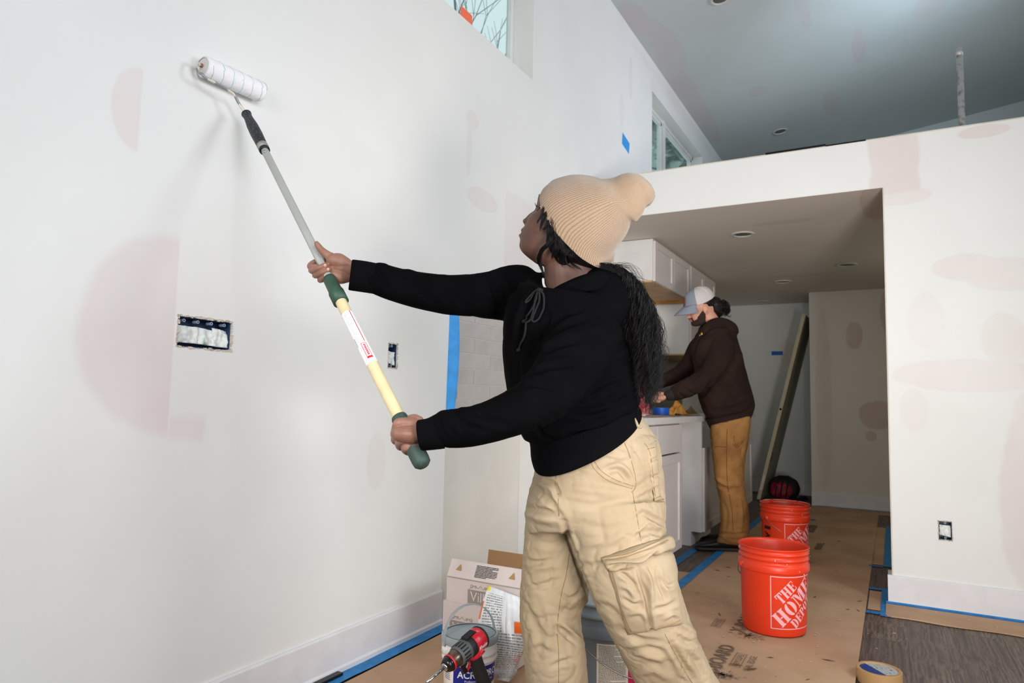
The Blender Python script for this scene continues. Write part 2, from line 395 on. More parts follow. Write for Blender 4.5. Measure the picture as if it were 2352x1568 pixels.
flat('wall_loft', (-1.785, YU, LT), (3.3, YU+0.1, 4.9), m_ceil)
flat('wall_right', (3.3, -2.6, 0), (3.4, 9.2, 4.8), mat('wall_paint_plain', (226, 226, 222), 0.8))
flat('wall_rear', (-1.785, -2.7, 0), (3.4, -2.6, 4.8), MATS['wall_paint_plain'])
A = Acc(); a, b, c, d = (-1.96, -2.7), (3.4, -2.7), (3.4, 9.2), (-1.96, 9.2)
V = [(x, y, hceil(x)) for x, y in (a, b, c, d)]+[(x, y, hceil(x)+0.1) for x, y in (a, b, c, d)]
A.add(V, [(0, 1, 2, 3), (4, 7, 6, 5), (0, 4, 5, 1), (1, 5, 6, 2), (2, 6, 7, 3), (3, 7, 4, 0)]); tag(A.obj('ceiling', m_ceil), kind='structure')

# floor: subfloor slab, vinyl planks one by one where they show
t = NT('vinyl_plank'); c = t.coord(); mp = t.new('ShaderNodeMapping'); mp.inputs['Scale'].default_value = (38, 1.8, 1); t.l.new(c, mp.inputs[0])
oi = t.new('ShaderNodeObjectInfo').outputs['Random']
wob = t.new('ShaderNodeVectorMath', operation='ADD'); t.l.new(mp.outputs[0], wob.inputs[0])
nn = t.new('ShaderNodeTexNoise'); nn.inputs['Scale'].default_value = 5; nn.inputs['Detail'].default_value = 3; t.l.new(c, nn.inputs['Vector'])
sc_ = t.vmath('SCALE', nn.outputs['Color']); t.n[-1].inputs['Scale'].default_value = 1.0; t.l.new(sc_, wob.inputs[1])
g = t.noise(2.6, 5, wob.outputs[0], 0.65); b1 = t.noise(3.0, 4, c)
c1 = t.mix(t.ss(g, 0.36, 0.64), (68, 55, 50), (134, 116, 104)); c2 = t.mix(t.ss(b1, 0.3, 0.75, 0.0, 0.75), c1, (100, 82, 74))
c3 = t.mix(t.math('MULTIPLY', oi, 0.3), c2, (70, 60, 60))
dust = t.ss(t.noise(85, 2, c), 0.745, 0.76); c4 = t.mix(dust, c3, (190, 188, 182))
t.set(c4, 0.55, 0, 0.35); t.bump(g, 0.12, 0.001); m_vinyl = t.m
m_sub = mat('subfloor', (50, 43, 40), 0.8)
floor = flat('floor', (-1.96, -2.7, -0.12), (3.4, 9.2, -0.006), m_sub)
bases = []
for i in range(26):
    x0 = -1.785+i*0.182
    if x0 > 2.0: break
    off = (i*0.47) % 1.22; y = 1.6-off
    while y < 8.4:
        if y+1.22 > 2.0 and (x0 > -0.35 or y > 3.6) and not (x0 > 1.15 and y > 4.2):
            A = Acc(); A.box((0, 0, -0.006), (0.1815, 1.2195, 0.0))
            if not bases: bases.append(A.obj('plank', m_vinyl, floor)); o = bases[0]
            else: o = bases[0].copy(); COL.objects.link(o)
            o.name = 'plank'; o.location = (x0, y, 0)
        y += 1.22
# kraft floor protection sheets
def kraft(name):
    t = NT(name); c = t.coord(); a = t.noise(3.0, 5, c); mp = t.new('ShaderNodeMapping'); mp.inputs['Scale'].default_value = (3, 40, 3); t.l.new(c, mp.inputs[0])
    fb = t.noise(4, 3, mp.outputs[0])
    c1 = t.mix(t.ss(a, 0.3, 0.7), (196, 162, 132), (180, 146, 115)); c2 = t.mix(t.ss(fb, 0.40, 0.8, 0, 0.18), c1, (206, 176, 148))
    st = t.ss(t.noise(16, 5, c, 0.7), 0.66, 0.72, 0, 0.5); c3 = t.mix(st, c2, (112, 78, 52))
    sp = t.ss(t.noise(55, 2, c), 0.75, 0.765); c4 = t.mix(sp, c3, (216, 206, 196))
    t.set(c4, 0.8, 0, 0.2); t.bump(a, 0.2, 0.01); return t.m
m_kraft = kraft('kraft_board')
def sheet(name, x0, x1, y0, y1, z0, label, lift=None, nx=10, ny=60, wav=0.0):
    V = []; F = []
    for j in range(ny+1):
        for i in range(nx+1):
            x = x0+(x1-x0)*i/nx; y = y0+(y1-y0)*j/ny; e = (0.5*math.sin(y*5.1)+0.5*math.sin(y*2.3+1))
            z = z0+0.0008*math.sin(x*9+y*4)+(lift*max(0, e)*(i/nx)**8 if lift else 0)
            if wav and i in (0, nx): x += wav*math.sin(y*7)
            V.append((x, y, z))
    n = (nx+1)*(ny+1); V += [(v[0], v[1], v[2]-0.0012) for v in V]
    for j in range(ny):
        for i in range(nx): a = j*(nx+1)+i; F += [(a, a+1, a+nx+2, a+nx+1), (n+a, n+a+nx+1, n+a+nx+2, n+a+1)]
    for j in range(ny):
        for i in (0, nx): a = j*(nx+1)+i; F.append((a, a+nx+1, n+a+nx+1, n+a))
    for i in range(nx):
        for j in (0, ny): a = j*(nx+1)+i; F.append((a, a+1, n+a+1, n+a))
    o = mk(name, V, F, m_kraft, smooth=False); return tag(o, label, 'floor covering')
s1 = sheet('kraft_sheet', -1.05, -0.142, 1.6, 7.35, 0.0045, 'brown kraft floor protection sheet running down the walkway under the orange buckets', lift=0.012)
s2 = sheet('kraft_sheet', -1.70, -1.03, 1.5, 4.15, 0.0022, 'brown kraft floor sheet beside the long white wall, under the drill and boxes')
s3 = sheet('kraft_sheet', -1.05, 1.1, 3.97, 4.055, 0.0022, '', ny=4)
bpy.data.objects.remove(s3)
m_kraft2 = m_kraft
A = Acc(); V = []; F = []
for i in range(60):
    x = -0.055+i*0.04; V += [(x, 4.052, 0.012), (x, 3.835+0.008*math.sin(i*0.7), 0.006+0.005*abs(math.sin(i*0.33))), (x, 3.835+0.008*math.sin(i*0.7), 0.003)]
for i in range(59): a = 3*i; F += [(a, a+1, a+4, a+3), (a+1, a+2, a+5, a+4)]
A.add(V, F); tag(A.obj('kraft_strip', m_kraft), 'narrow brown kraft strip taped along the foot of the pink-patched wall', 'floor covering')
s4 = sheet('kraft_sheet', -0.745, 1.1, 7.36, 7.6, 0.003, 'dark brown kraft strip at the foot of the projecting end wall', ny=4)
s5 = sheet('kraft_offcut', -0.135, -0.075, 3.93, 4.33, 0.003, 'narrow brown kraft offcut between the walkway sheet and the blue tape by the opening', nx=3, ny=8)
s6 = sheet('kraft_offcut', -0.155, -0.075, 5.05, 6.6, 0.003, 'long brown kraft offcut deep in the opening beside the walkway sheet', nx=3, ny=8)

# baseboards
def baseboard(name, pts, h=0.135, th=0.014, nrm=(1, 0)):
    A = Acc(); (x0, y0), (x1, y1) = pts; nx, ny = nrm
    prof = [(0, 0), (th+0.006, 0), (th+0.006, 0.020), (th+0.001, 0.026), (th, 0.028), (th, h-0.006), (th-0.004, h), (0, h)]
    V = [(x0+nx*a, y0+ny*a, z) for a, z in prof]+[(x1+nx*a, y1+ny*a, z) for a, z in prof]; k = len(prof)
    F = [(i, (i+1) % k, k+(i+1) % k, k+i) for i in range(k)]+[tuple(range(k))[::-1], tuple(range(k, 2*k))]
    A.add(V, F); return tag(A.obj(name, m_white), kind='structure')
baseboard('baseboard_left', ((WX, -2.6), (WX, 2.585)), nrm=(1, 0), h=0.15)
baseboard('baseboard_partition', ((-0.045, PY), (3.3, PY)), nrm=(0, -1), h=0.15)
baseboard('baseboard_far', ((-1.785, YF), (-0.745, YF)), nrm=(0, -1))
baseboard('baseboard_block', ((-0.745, YB), (1.2, YB)), nrm=(0, -1))
A = Acc(); A.box((-0.044, PY, 0), (-0.02, PY+0.115, 0.15)); tag(A.obj('baseboard_jamb', m_white), kind='structure')

# windows: frames, panes, stickers
def window(name, y0, y1, z0, z1, mull):
    root = bpy.data.objects.new(name, None); COL.objects.link(root); root.location = (WX-0.13, y0, z0); tag(root, kind='structure')
    def w(a, b, nm, m=m_frame, bev=0.003):
        A = Acc(); A.box(np.array(a)-np.array(root.location), np.array(b)-np.array(root.location), bev); return A.obj(nm, m, root)
    xi, xo = WX-0.105, WX-0.165; f = 0.035
    w((xo, y0, z0), (xi, y1, z0+f), 'frame_rail'); w((xo, y0, z1-f), (xi, y1, z1), 'frame_rail'); w((xo, y0, z0), (xi, y0+f, z1), 'frame_stile'); w((xo, y1-f, z0), (xi, y1, z1), 'frame_stile')
    for k in mull: w((xo, k-0.03, z0), (xi+0.012, k+0.03, z1), 'mullion')
    g = NT('window_glass') if 'window_glass' not in MATS else None
    if g:
        g.set((235, 245, 245), 0.03, 0, 0.5); g.b.inputs['Transmission Weight'].default_value = 1.0; g.b.inputs['IOR'].default_value = 1.05; MATS['window_glass'] = g.m
    ks = [y0]+list(mull)+[y1]
    for a, b in zip(ks, ks[1:]):
        w((WX-0.140, a+0.02, z0+0.02), (WX-0.136, b-0.02, z1-0.02), 'pane', MATS['window_glass'], 0)
        w((WX-0.134, a+0.03, z1-f-0.03), (WX-0.112, b-0.03, z1-f), 'sash_rail'); w((WX-0.134, b-0.07, z0+0.03), (WX-0.112, b-0.035, z1-f), 'sash_stile')
    return root, w
r1, w1 = window('window_1', W1[0], W1[1], W1[2], W1[3], [2.35])
r2, w2 = window('window_2', W2[0], W2[1], W2[2], W2[3], [6.30])
m_orange = mat('orange_sticker', (255, 120, 85), 0.5)
A = Acc(); q0, q1 = on(0, WX-0.13, 1058, 26), on(0, WX-0.13, 1084, 57); A.box((WX-0.131, q0[1], q1[2]-0.03), (WX-0.1295, q1[1], q1[2]+0.05)); tag(A.obj('sticker', m_orange), 'bright orange sticker on the glass of the front upper window', 'sticker')
A = Acc(); A.box((WX-0.131, 6.62, 2.85), (WX-0.1295, 6.70, 3.28)); tag(A.obj('sticker', m_orange), 'thin orange sticker on the glass of the loft window', 'sticker')
# bare tree and evergreens outside
def tree(seed, base, h, label, cat='tree', depth=6):
    rs = random.Random(seed); A = Acc()
    def br(p, d, l, r, k):
        q = p+d*l; mid = (p+q)/2+np.array([rs.uniform(-1, 1), rs.uniform(-1, 1), 0])*l*0.06
        A.tube([p, mid, q], [r, r*0.85, r*0.68], 5, cap=False)
        if k == 0: return
        for _ in range(3 if k > 2 else 2):
            e = d+np.array([rs.uniform(-1, 1), rs.uniform(-1, 1), rs.uniform(-0.25, 0.7)])*0.62; e /= np.linalg.norm(e)
            br(q, e, l*rs.uniform(0.68, 0.86), r*0.62, k-1)
    br(np.array(base, float), np.array([0, 0, 1.0]), h, h*0.035, depth)
    return tag(A.obj('bare_tree', mat('tree_bark', (120, 132, 134), 0.9)), label, cat)
tree(4, (-6.8, 10.6, -0.5), 2.9, 'bare leafless tree outside the front upper window')
tree(9, (-15.5, 24.0, -0.5), 4.2, 'second bare tree farther off outside the front upper window')
A = Acc(); rs = random.Random(3)
for i in range(9000):
    y = rs.uniform(25, 46); z = rs.uniform(3, 19); x = -9.5+rs.uniform(-1.5, 1.5); s = rs.uniform(0.2, 0.5); a = rs.uniform(0, PI); b = rs.uniform(-.5, .5)
    u = np.array([math.cos(a), math.sin(a), b])*s; v = np.array([-math.sin(a)*.4, math.cos(a)*.4, .8])*s*.6; p = np.array([x, y, z])
    A.add([p-u, p+v, p+u, p-v], [(0, 1, 2, 3)])
tag(A.obj('evergreen_foliage', mat('evergreen', (186, 202, 194), 0.9, var=0.3, vs=0.8)), 'grey green evergreen foliage seen through the loft window', 'foliage', kind='stuff')

# recessed lights
m_disc = mat('light_trim', (205, 204, 198), 0.5); m_lens = mat('light_lens', (92, 90, 84), 0.4)
def downlight(x, y, z, label, grp, up=False):
    o = thing('recessed_light', label, 'ceiling light', (x, y, z), grp)
    A = Acc(); A.lathe([(0.078, 0.0), (0.082, -0.004), (0.074, -0.010), (0.060, -0.008), (0.057, 0.0)], n=36); A.obj('trim_ring', m_disc, o, True)
    A = Acc(); A.lathe([(0.0005, -0.002), (0.057, -0.002)], n=30); A.obj('lens', m_lens, o)
    return o
for (px, py, lb) in ((1706, 537, 'round recessed light in the low ceiling nearest the header'), (1798, 646, 'round recessed light in the low ceiling to the right of the man\'s cap'),
                     (1945, 607, 'small round recessed light near the right jamb of the opening'), (1752, 692, 'farthest round recessed light, just above the blank end wall')):
    p = on(2, CE, px, py); downlight(p[0], p[1], CE, lb, 'low ceiling downlights')
for (px, py, lb) in ((1792, 301, 'round recessed light in the high ceiling over the loft'), (1655, -4, 'recessed light in the high ceiling cut by the top of the picture')):
    z = 4.05
    for _ in range(5): p = on(2, z, px, py); z = hceil(p[0])
    o = downlight(p[0], p[1], z-0.001, lb, 'high ceiling downlights'); o.rotation_euler[1] = -math.atan(0.134)
# loft post
t = NT('galvanised'); c = t.coord(); cc = t.mix(t.ss(t.noise(30, 4, c), 0.45, 0.65), (196, 198, 200), (150, 142, 128)); t.set(cc, 0.45, 0.2); MATS['galvanised'] = t.m
A = Acc(); pb = np.array([0.345, PY+0.06, LT+0.006]); A.lathe([(0.013, 0.445), (0.0155, 0.445), (0.0155, 0), (0.03, 0), (0.03, -0.003)], pb, 24); A.lathe([(0.0152, 0.40), (0.017, 0.40), (0.017, 0.425), (0.0152, 0.425)], pb, 24)
tag(A.obj('loft_post', MATS['galvanised'], smooth=True), 'grey metal post standing on the loft edge above the pink-patched wall', 'post')
# ------------------------------------------------------------------ objects on the walls
m_blue = mat('blue_painters_tape', (42, 132, 200), 0.6, var=0.1, vs=20, bs=90, bump=0.15)
m_blue2 = mat('blue_painters_tape_light', (62, 160, 238), 0.6, var=0.05, vs=20, bs=90, bump=0.1)
m_grout = mat('white_grout', (226, 222, 214), 0.85, var=0.04, vs=20)
t = NT('grey_tile'); c = t.coord(); oi = t.new('ShaderNodeObjectInfo').outputs['Random']
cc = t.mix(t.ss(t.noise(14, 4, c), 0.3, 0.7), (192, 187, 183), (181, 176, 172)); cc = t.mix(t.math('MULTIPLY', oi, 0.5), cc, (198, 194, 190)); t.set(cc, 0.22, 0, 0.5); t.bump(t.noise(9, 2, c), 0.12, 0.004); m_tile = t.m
def box_obj(name, a, b, m, parent=None, bev=0.0, smooth=False):
    A = Acc(); A.box(a, b, bev); return A.obj(name, m, parent, smooth)
# backsplash: each tile a part
TY0, TY1, TZ1 = 2.625, 4.60, 1.440
bs = tag(box_obj('tile_backsplash', (WX+0.0006, TY0, 0.931), (WX+0.006, TY1, TZ1), m_grout), 'grey rectangular tile backsplash with white joints beside the blue tape', 'tiles')
A = Acc(); base_t = None
for r in range(7):
    z1 = 1.4405-r*0.0747; z0 = z1-0.0717; off = 2.660 if r % 2 == 1 else 2.805; y = off-0.2985
    while y < TY1:
        ya, yb = max(y, TY0)+0.0015, min(y+0.2985, TY1)-0.0015
        if yb-ya > 0.01:
            if yb-ya > 0.29 and base_t is not None: o = base_t.copy(); COL.objects.link(o); o.name = 'tile'
            else:
                o = box_obj('tile', (0, 0, 0), (0.004, yb-ya, 0.0717), m_tile, bs, 0.0012)
                if yb-ya > 0.29: base_t = o
            o.location = (WX+0.006, ya, z0)
        y += 0.2985
# curled vertical tape at the tile edge
V = []; F = []; n = 40
for i in range(n+1):
    z = 0.905+i*(1.47-0.905)/n; s = (z-0.905)/0.565; y0 = 2.588+0.010*s; wdt = 0.030+0.012*math.sin(s*PI)-0.004*s
    cu = 0.020+0.012*math.sin(s*3.0)
    for k in range(5): u = k/4; V.append((WX+0.001+cu*u*u+0.003*u, y0+wdt*u, z))
for i in range(n):
    for k in range(4): a = i*5+k; F.append((a, a+1, a+6, a+5))
o = mk('tape_strip', V, F, m_blue2, smooth=True); so = o.modifiers.new('s', 'SOLIDIFY'); so.thickness = 0.0008
tag(o, 'vertical strip of blue tape curling off the edge of the grey tiles', 'tape')
def ftape(x0, x1, y0, y1, z, label, m=m_blue, seg=24):
    V = []; F = []; rs = random.Random(int(x0*1000)+int(y0*77))
    along = (y1-y0) > (x1-x0)
    for i in range(seg+1):
        s = i/seg; j0, j1 = rs.uniform(-.0015, .0015), rs.uniform(-.0015, .0015); dz = 0.0006*math.sin(i*0.9)
        if along: y = y0+(y1-y0)*s; V += [(x0+j0, y, z+dz), (x1+j1, y, z+dz)]
        else: x = x0+(x1-x0)*s; V += [(x, y0+j0, z+dz), (x, y1+j1, z+dz)]
    for i in range(seg): a = 2*i; F.append((a, a+1, a+3, a+2))
    o = mk('tape_strip', V, F, m); s_ = o.modifiers.new('s', 'SOLIDIFY'); s_.thickness = 0.0007
    return tag(o, label, 'tape')
ftape(WX+0.019, WX+0.078, 1.80, 2.90, 0.0052, 'blue tape strip along the baseboard under the big white wall')
A = Acc(); A.box((WX+0.018, 1.70, 0.001), (WX+0.045, 1.93, 0.016), 0.002); tag(A.obj('scraper', mat('black_plastic', (18, 19, 20), 0.35)), 'black tool end lying against the baseboard at the bottom edge', 'tool')
ftape(-1.245, -1.190, 3.55, 4.86, 0.0042, 'blue tape strip on the dark floor at the foot of the white cabinet')
ftape(-1.072, -1.020, 3.35, 5.02, 0.0085, 'blue tape strip on the seam of the kraft sheets, ahead of the man\'s shoe')
ftape(-1.072, -1.020, 5.04, 6.62, 0.0085, 'far blue tape strip running past the back orange bucket')
ftape(-1.06, -0.62, 6.62, 6.675, 0.0085, 'blue tape strip crossing the sheet behind the back orange bucket')
ftape(-0.078, -0.034, 3.83, 4.40, 0.0062, 'blue tape strip at the foot of the right jamb, nearest patch')
ftape(-0.140, -0.079, 3.845, 3.885, 0.0068, 'short blue tape tab beside the walkway sheet near the jamb')
ftape(-0.140, -0.079, 4.345, 4.385, 0.0068, 'blue tape tab crossing the dark floor just inside the opening')
ftape(-0.078, -0.030, 5.0, 6.70, 0.0062, 'long blue tape strip deep inside the opening on the right')
ftape(-0.160, -0.079, 4.965, 4.998, 0.0068, 'second blue tape tab deeper inside the opening')
ftape(-0.70, 0.5, 7.603, 7.628, 0.0052, 'dark blue tape strip at the foot of the projecting end wall')
ftape(-1.70, -0.78, 8.345, 8.376, 0.0052, 'dim blue tape strip along the far end wall', seg=10)
V = []; F = []
for i in range(61): x = -0.055+i*0.04; V += [(x, PY-0.0212, 0.021), (x, PY-0.0212, 0.014), (x, PY-0.034, 0.0125)]
for i in range(60): a = 3*i; F += [(a, a+1, a+4, a+3), (a+1, a+2, a+5, a+4)]
o = mk('tape_strip', V, F, m_blue); o.modifiers.new('s', 'SOLIDIFY').thickness = 0.0008; tag(o, 'thin blue tape line under the baseboard of the pink-patched wall', 'tape')
o = mk('tape_scrap', [(WX+0.0012, 4.86, 2.985), (WX+0.0012, 5.02, 2.955), (WX+0.0012, 5.035, 3.045), (WX+0.0014, 4.872, 3.078)], [(0, 1, 2, 3)], m_blue2); o.modifiers.new('s', 'SOLIDIFY').thickness = 0.0008
tag(o, 'small square of blue tape high on the white wall before the loft window', 'tape')
p = on(1, YF, 1785, 811)
o = box_obj('tape_scrap', (p[0]-0.062, YF-0.0012, p[2]-0.023), (p[0]+0.062, YF, p[2]+0.023), mat('blue_tape_dim', (20, 100, 190), 0.6)); tag(o, 'small dark blue tape piece on the far wall left of the leaning door', 'tape')

# crumpled paper in junction boxes
m_box = mat('blue_junction_box', (40, 62, 96), 0.45); m_mud = mat('paint_smeared_paper', (226, 232, 228), 0.7, var=0.06, vs=30, col2=(168, 196, 172), lo=0.62, hi=0.75)
def crumple(name, poly, depth_fn, amp, seed, m, parent, nu=16, nv=12):
    """crumpled sheet between 4 corner points (3-D)"""
    from mathutils import noise as mn
    a, b, c, d = [np.array(q, float) for q in poly]; nrm = np.cross(b-a, d-a); nrm /= np.linalg.norm(nrm); V = []; F = []
    for j in range(nv+1):
        for i in range(nu+1):
            u, v = i/nu, j/nv; p = (a*(1-u)+b*u)*(1-v)+(d*(1-u)+c*u)*v
            h = mn.noise(Vector((u*3.1+seed, v*2.3, seed*1.7)))+0.5*mn.noise(Vector((u*7+seed, v*6, 3.0)))
            V.append(p+nrm*(h*amp+depth_fn(u, v)))
    for j in range(nv):
        for i in range(nu): k = j*(nu+1)+i; F.append((k, k+1, k+nu+2, k+nu+1))
    o = mk(name, V, F, m, parent, True); o.modifiers.new('s', 'SOLIDIFY').thickness = 0.0008; return o
m_torn = mat('torn_gypsum', (206, 196, 180), 0.9, var=0.15, vs=60)
def junction(axis, face, u0, u1, v0, v1, label, seed, small=False):
    rs = random.Random(seed); depth = 0.06
    def P(u, v, k): return (face-k, u, v) if axis == 0 else (u, face+k, v)
    root = thing('junction_box', label, 'junction box', P((u0+u1)/2, (v0+v1)/2, 0.0)); L = np.array(root.location)
    A = Acc(); e = 0.0015
    def bx(a, b): A.box(np.array(a)-L, np.array(b)-L)
    bx(P(u0+e, v0+e, depth), P(u1-e, v1-e, depth+0.003))
    for (a0, b0, a1, b1) in ((u0+e, v0+e, u0+0.004, v1-e), (u1-0.004, v0+e, u1-e, v1-e), (u0+e, v0+e, u1-e, v0+0.004), (u0+e, v1-0.004, u1-e, v1-e)): bx(P(a0, b0, 0.006), P(a1, b1, depth))
    A.obj('box_shell', m_box, root)
    k = 4 if not small else 1
    for i in range(k):
        u = u0+(u1-u0)*(i+0.5)/k
        for v in ((v1-0.012,) if not small else (v1-0.010, v0+0.010)):
            q = np.array(P(u, v, 0.006))-L; ax = (1, 0, 0) if axis == 0 else (0, -1, 0); A = Acc(); A.lathe([(0.0025, 0), (0.005, 0.0), (0.005, -0.02)], q, 12, axis=ax)
            A.obj('screw_post', mat('pale_blue_plastic', (150, 170, 195), 0.4), root)
    w, h = u1-u0, v1-v0; n = 3 if not small else 1
    for i in range(n):
        a = u0+w*(0.02+0.33*i) if n > 1 else u0+0.005; b = a+w*0.40 if n > 1 else u1-0.006; b = min(b, u1-0.006)
        top = v1-h*(0.20+0.10*rs.random()); bot = v0+h*(0.02+0.14*rs.random())
        pts = [np.array(P(a, top, 0.014))-L, np.array(P(b, top-0.01*rs.random(), 0.016))-L, np.array(P(b, bot, 0.012))-L, np.array(P(a, bot+0.01*rs.random(), 0.014))-L]
        crumple('crumpled_paper', pts, lambda u, v: 0.0, 0.010, seed+i*3.3, m_mud, root)
    # ragged edge of the cut
    A = Acc(); per = []
    for s in np.linspace(0, 1, 26)[:-1]: per.append((u0+w*s, v1))
    for s in np.linspace(0, 1, 14)[:-1]: per.append((u1, v1-h*s))
    for s in np.linspace(0, 1, 26)[:-1]: per.append((u1-w*s, v0))
    for s in np.linspace(0, 1, 14)[:-1]: per.append((u0, v0+h*s))
    for (u, v) in per:
        du, dv = rs.uniform(-.004, .004), rs.uniform(-.004, .004); r = rs.uniform(0.0015, 0.0045)*(0.7 if small else 1)
        q = np.array(P(u+du*0.3, v+dv*0.3, -0.0006))-L; A.obox(q, np.eye(3), (r, r*0.9, r*0.8) if axis else (r*0.5, r, r*0.9))
    tag(A.obj('torn_edge', m_torn, root), kind='stuff')
    return root
junction(0, WX, H1[0], H1[1], H1[2], H1[3], 'wide four-gang hole in the white wall stuffed with crumpled white paper', 2)
junction(0, WX, H2[0], H2[1], H2[2], H2[3], 'narrow single hole in the white wall between pole and raised arm', 5, True)
junction(1, PY, H3[0], H3[1], H3[2], H3[3], 'single socket hole low on the pink-patched wall with paper inside', 8, True)

# ------------------------------------------------------------------ kitchen
m_cab = mat('white_cabinet_paint', (222, 216, 214), 0.4, var=0.02, vs=4); m_cabin = mat('cabinet_side', (226, 226, 224), 0.45, var=0.02)
m_counter = mat('white_quartz', (226, 224, 222), 0.3, var=0.03, vs=30); m_maple = mat('raw_maple_ply', (212, 176, 130), 0.6, var=0.08, vs=8); m_rail = mat('amber_rail', (190, 134, 60), 0.6)
def shaker(name, y0, y1, z0, z1, x, root, rail=0.055, m=None):
    """door seen from the aisle (+X side)"""
    m = m or m_cab; L = np.array(root.location); A = Acc(); t_ = 0.019
    for a, b in (((x, y0, z0), (x+t_, y0+rail, z1)), ((x, y1-rail, z0), (x+t_, y1, z1)), ((x, y0+rail, z0), (x+t_, y1-rail, z0+rail)), ((x, y0+rail, z1-rail), (x+t_, y1-rail, z1))): A.box(np.array(a)-L, np.array(b)-L, 0.0012)
    d = A.obj(name, m, root); A = Acc(); A.box(np.array((x+0.002, y0+rail, z0+rail))-L, np.array((x+t_-0.009, y1-rail, z1-rail))-L); A.obj('door_panel', m, d); return d
def base_cab(y0, y1, label, doors=1, drawer=True, xb=WX+0.003, xf=-1.195, h=0.878):
    root = thing('base_cabinet', label, 'cabinet', (xb, y0, 0)); L = np.array(root.location)
    A = Acc(); t_ = 0.018
    for (ya, yb) in ((y0, y0+t_), (y1-t_, y1)):
        A.box(np.array((xb, ya, 0.10))-L, np.array((xf, yb, h))-L); A.box(np.array((xb, ya, 0))-L, np.array((xf-0.075, yb, 0.0995))-L)
    A.box(np.array((xb+0.01, y0+t_+0.0008, 0.101))-L, np.array((xf-0.0008, y1-t_-0.0008, 0.118))-L); A.box(np.array((xb+0.001, y0+t_+0.0008, 0.12))-L, np.array((xb+0.008, y1-t_-0.0008, h-0.001))-L)
    g = 0.0008
    A.box(np.array((xf-0.02, y0+t_+g, h-0.035))-L, np.array((xf-g, y1-t_-g, h-g))-L); A.box(np.array((xf-0.02, y0+t_+g, 0.12))-L, np.array((xf-g, y0+0.035, h-0.036))-L); A.box(np.array((xf-0.02, y1-0.035, 0.12))-L, np.array((xf-g, y1-t_-g, h-0.036))-L)
    A.obj('carcass', m_cabin, root)
    A = Acc(); A.box(np.array((xf-0.081, y0+t_+0.001, 0.0))-L, np.array((xf-0.0755, y1-t_-0.001, 0.0995))-L); A.obj('toe_kick', m_cabin, root)
    w = (y1-y0-0.006)/doors
    for i in range(doors):
        shaker('door', y0+0.003+i*w, y0+i*w+w, 0.105, 0.690 if drawer is not None else h-0.01, xf+0.001, root)
        if drawer: A = Acc(); A.box(np.array((xf+0.001, y0+0.003+i*w, 0.700))-L, np.array((xf+0.020, y0+i*w+w, 0.868))-L, 0.0015); A.obj('drawer_front', m_cab, root)
    return root
base_cab(3.30, 3.82, 'white base cabinet hidden mostly behind the woman\'s trousers', 1)
base_cab(3.825, 4.345, 'white base cabinet with drawer and panelled door right of the khaki trousers', 1)
base_cab(4.93, 5.52, 'open-topped white base cabinet with missing drawer in front of the man', 1, drawer=False)
base_cab(6.15, 6.80, 'dim base cabinet seen behind the man\'s legs', 1)
o = tag(box_obj('countertop', (WX+0.007, 3.28, 0.880), (-1.150, 4.925, 0.917), m_counter, bev=0.002), 'white countertop slab strewn with tape and rags, ending at the man\'s hoodie', 'countertop')
tag(box_obj('countertop', (WX+0.003, 6.10, 0.880), (-1.150, 6.83, 0.917), m_counter, bev=0.002), 'far piece of countertop behind the man', 'countertop')
def upper(y0, y1, z0, z1, label, n=2, xf=-1.486):
    root = thing('wall_cabinet', label, 'cabinet', (WX+0.003, y0, z0)); L = np.array(root.location); xb = WX+0.003
    A = Acc(); A.box(np.array((xb, y0, z0+0.012))-L, np.array((xf, y1, z1))-L, 0.001); A.obj('carcass', m_cabin, root)
    A = Acc(); A.box(np.array((xb, y0+0.001, z0))-L, np.array((xf-0.003, y1-0.001, z0+0.012))-L); A.obj('bottom_panel', m_maple, root, False)
    A = Acc(); A.box(np.array((xb, y1-0.022, z0-0.024))-L, np.array((xf-0.02, y1-0.004, z0))-L); A.obj('back_rail', m_rail, root)
    w = (y1-y0)/n
    for i in range(n): shaker('door', y0+i*w+0.002, y0+i*w+w-0.002, z0+0.004, z1-0.016, xf+0.001, root, 0.05)
    return root
upper(4.70, 5.66, 1.862, CE-0.004, 'short pair of white wall cabinets above the worktop, raw wood underneath', 2)
upper(5.70, 6.60, 1.405, CE-0.004, 'taller white wall cabinet behind the man\'s cap', 2)
tag(box_obj('range_splashback', (WX+0.001, 4.95, 0.95), (WX+0.012, 6.55, 1.40), mat('shaded_grey_tile', (120, 116, 108), 0.4)), 'dim grey splashback behind the man\'s hands', 'splashback')  # tile grey darkened: the unlit wall's shade is put into the colour
# far bits on the counter
ct = 0.917
def cpos(px, py, z=ct): return on(2, z, px, py)
V = []; F = []; n = 24
for i in range(n+1):
    for j in range(2): V.append((-1.62+0.43*j, 3.85+i*0.043, ct+0.003+0.002*math.sin(i*0.8+j)))
for i in range(n): a = 2*i; F.append((a, a+1, a+3, a+2))
o = mk('kraft_scrap', V, F, m_kraft); o.modifiers.new('s', 'SOLIDIFY').thickness = 0.002; tag(o, 'flat kraft paper scrap covering the white countertop', 'paper')
def tape_roll(name, loc, ro, ri, h, m, mcore, label, cat='tape roll', tilt=(0, 0, 0)):
    root = thing(name, label, cat, loc); root.rotation_euler = tilt
    A = Acc(); A.lathe([(ri+0.004, 0), (ro-0.0015, 0), (ro, 0.0015), (ro, h-0.0015), (ro-0.0015, h), (ri+0.004, h), (ri+0.004, 0)], n=48); A.obj('tape_winding', m, root, False)
    A = Acc(); A.lathe([(ri, 0.0005), (ri+0.004, 0.0005), (ri+0.004, h-0.0005), (ri, h-0.0005), (ri, 0.0005)], n=48); A.obj('core', mcore, root, False)
    return root
m_card = mat('cardboard', (184, 146, 100), 0.8)
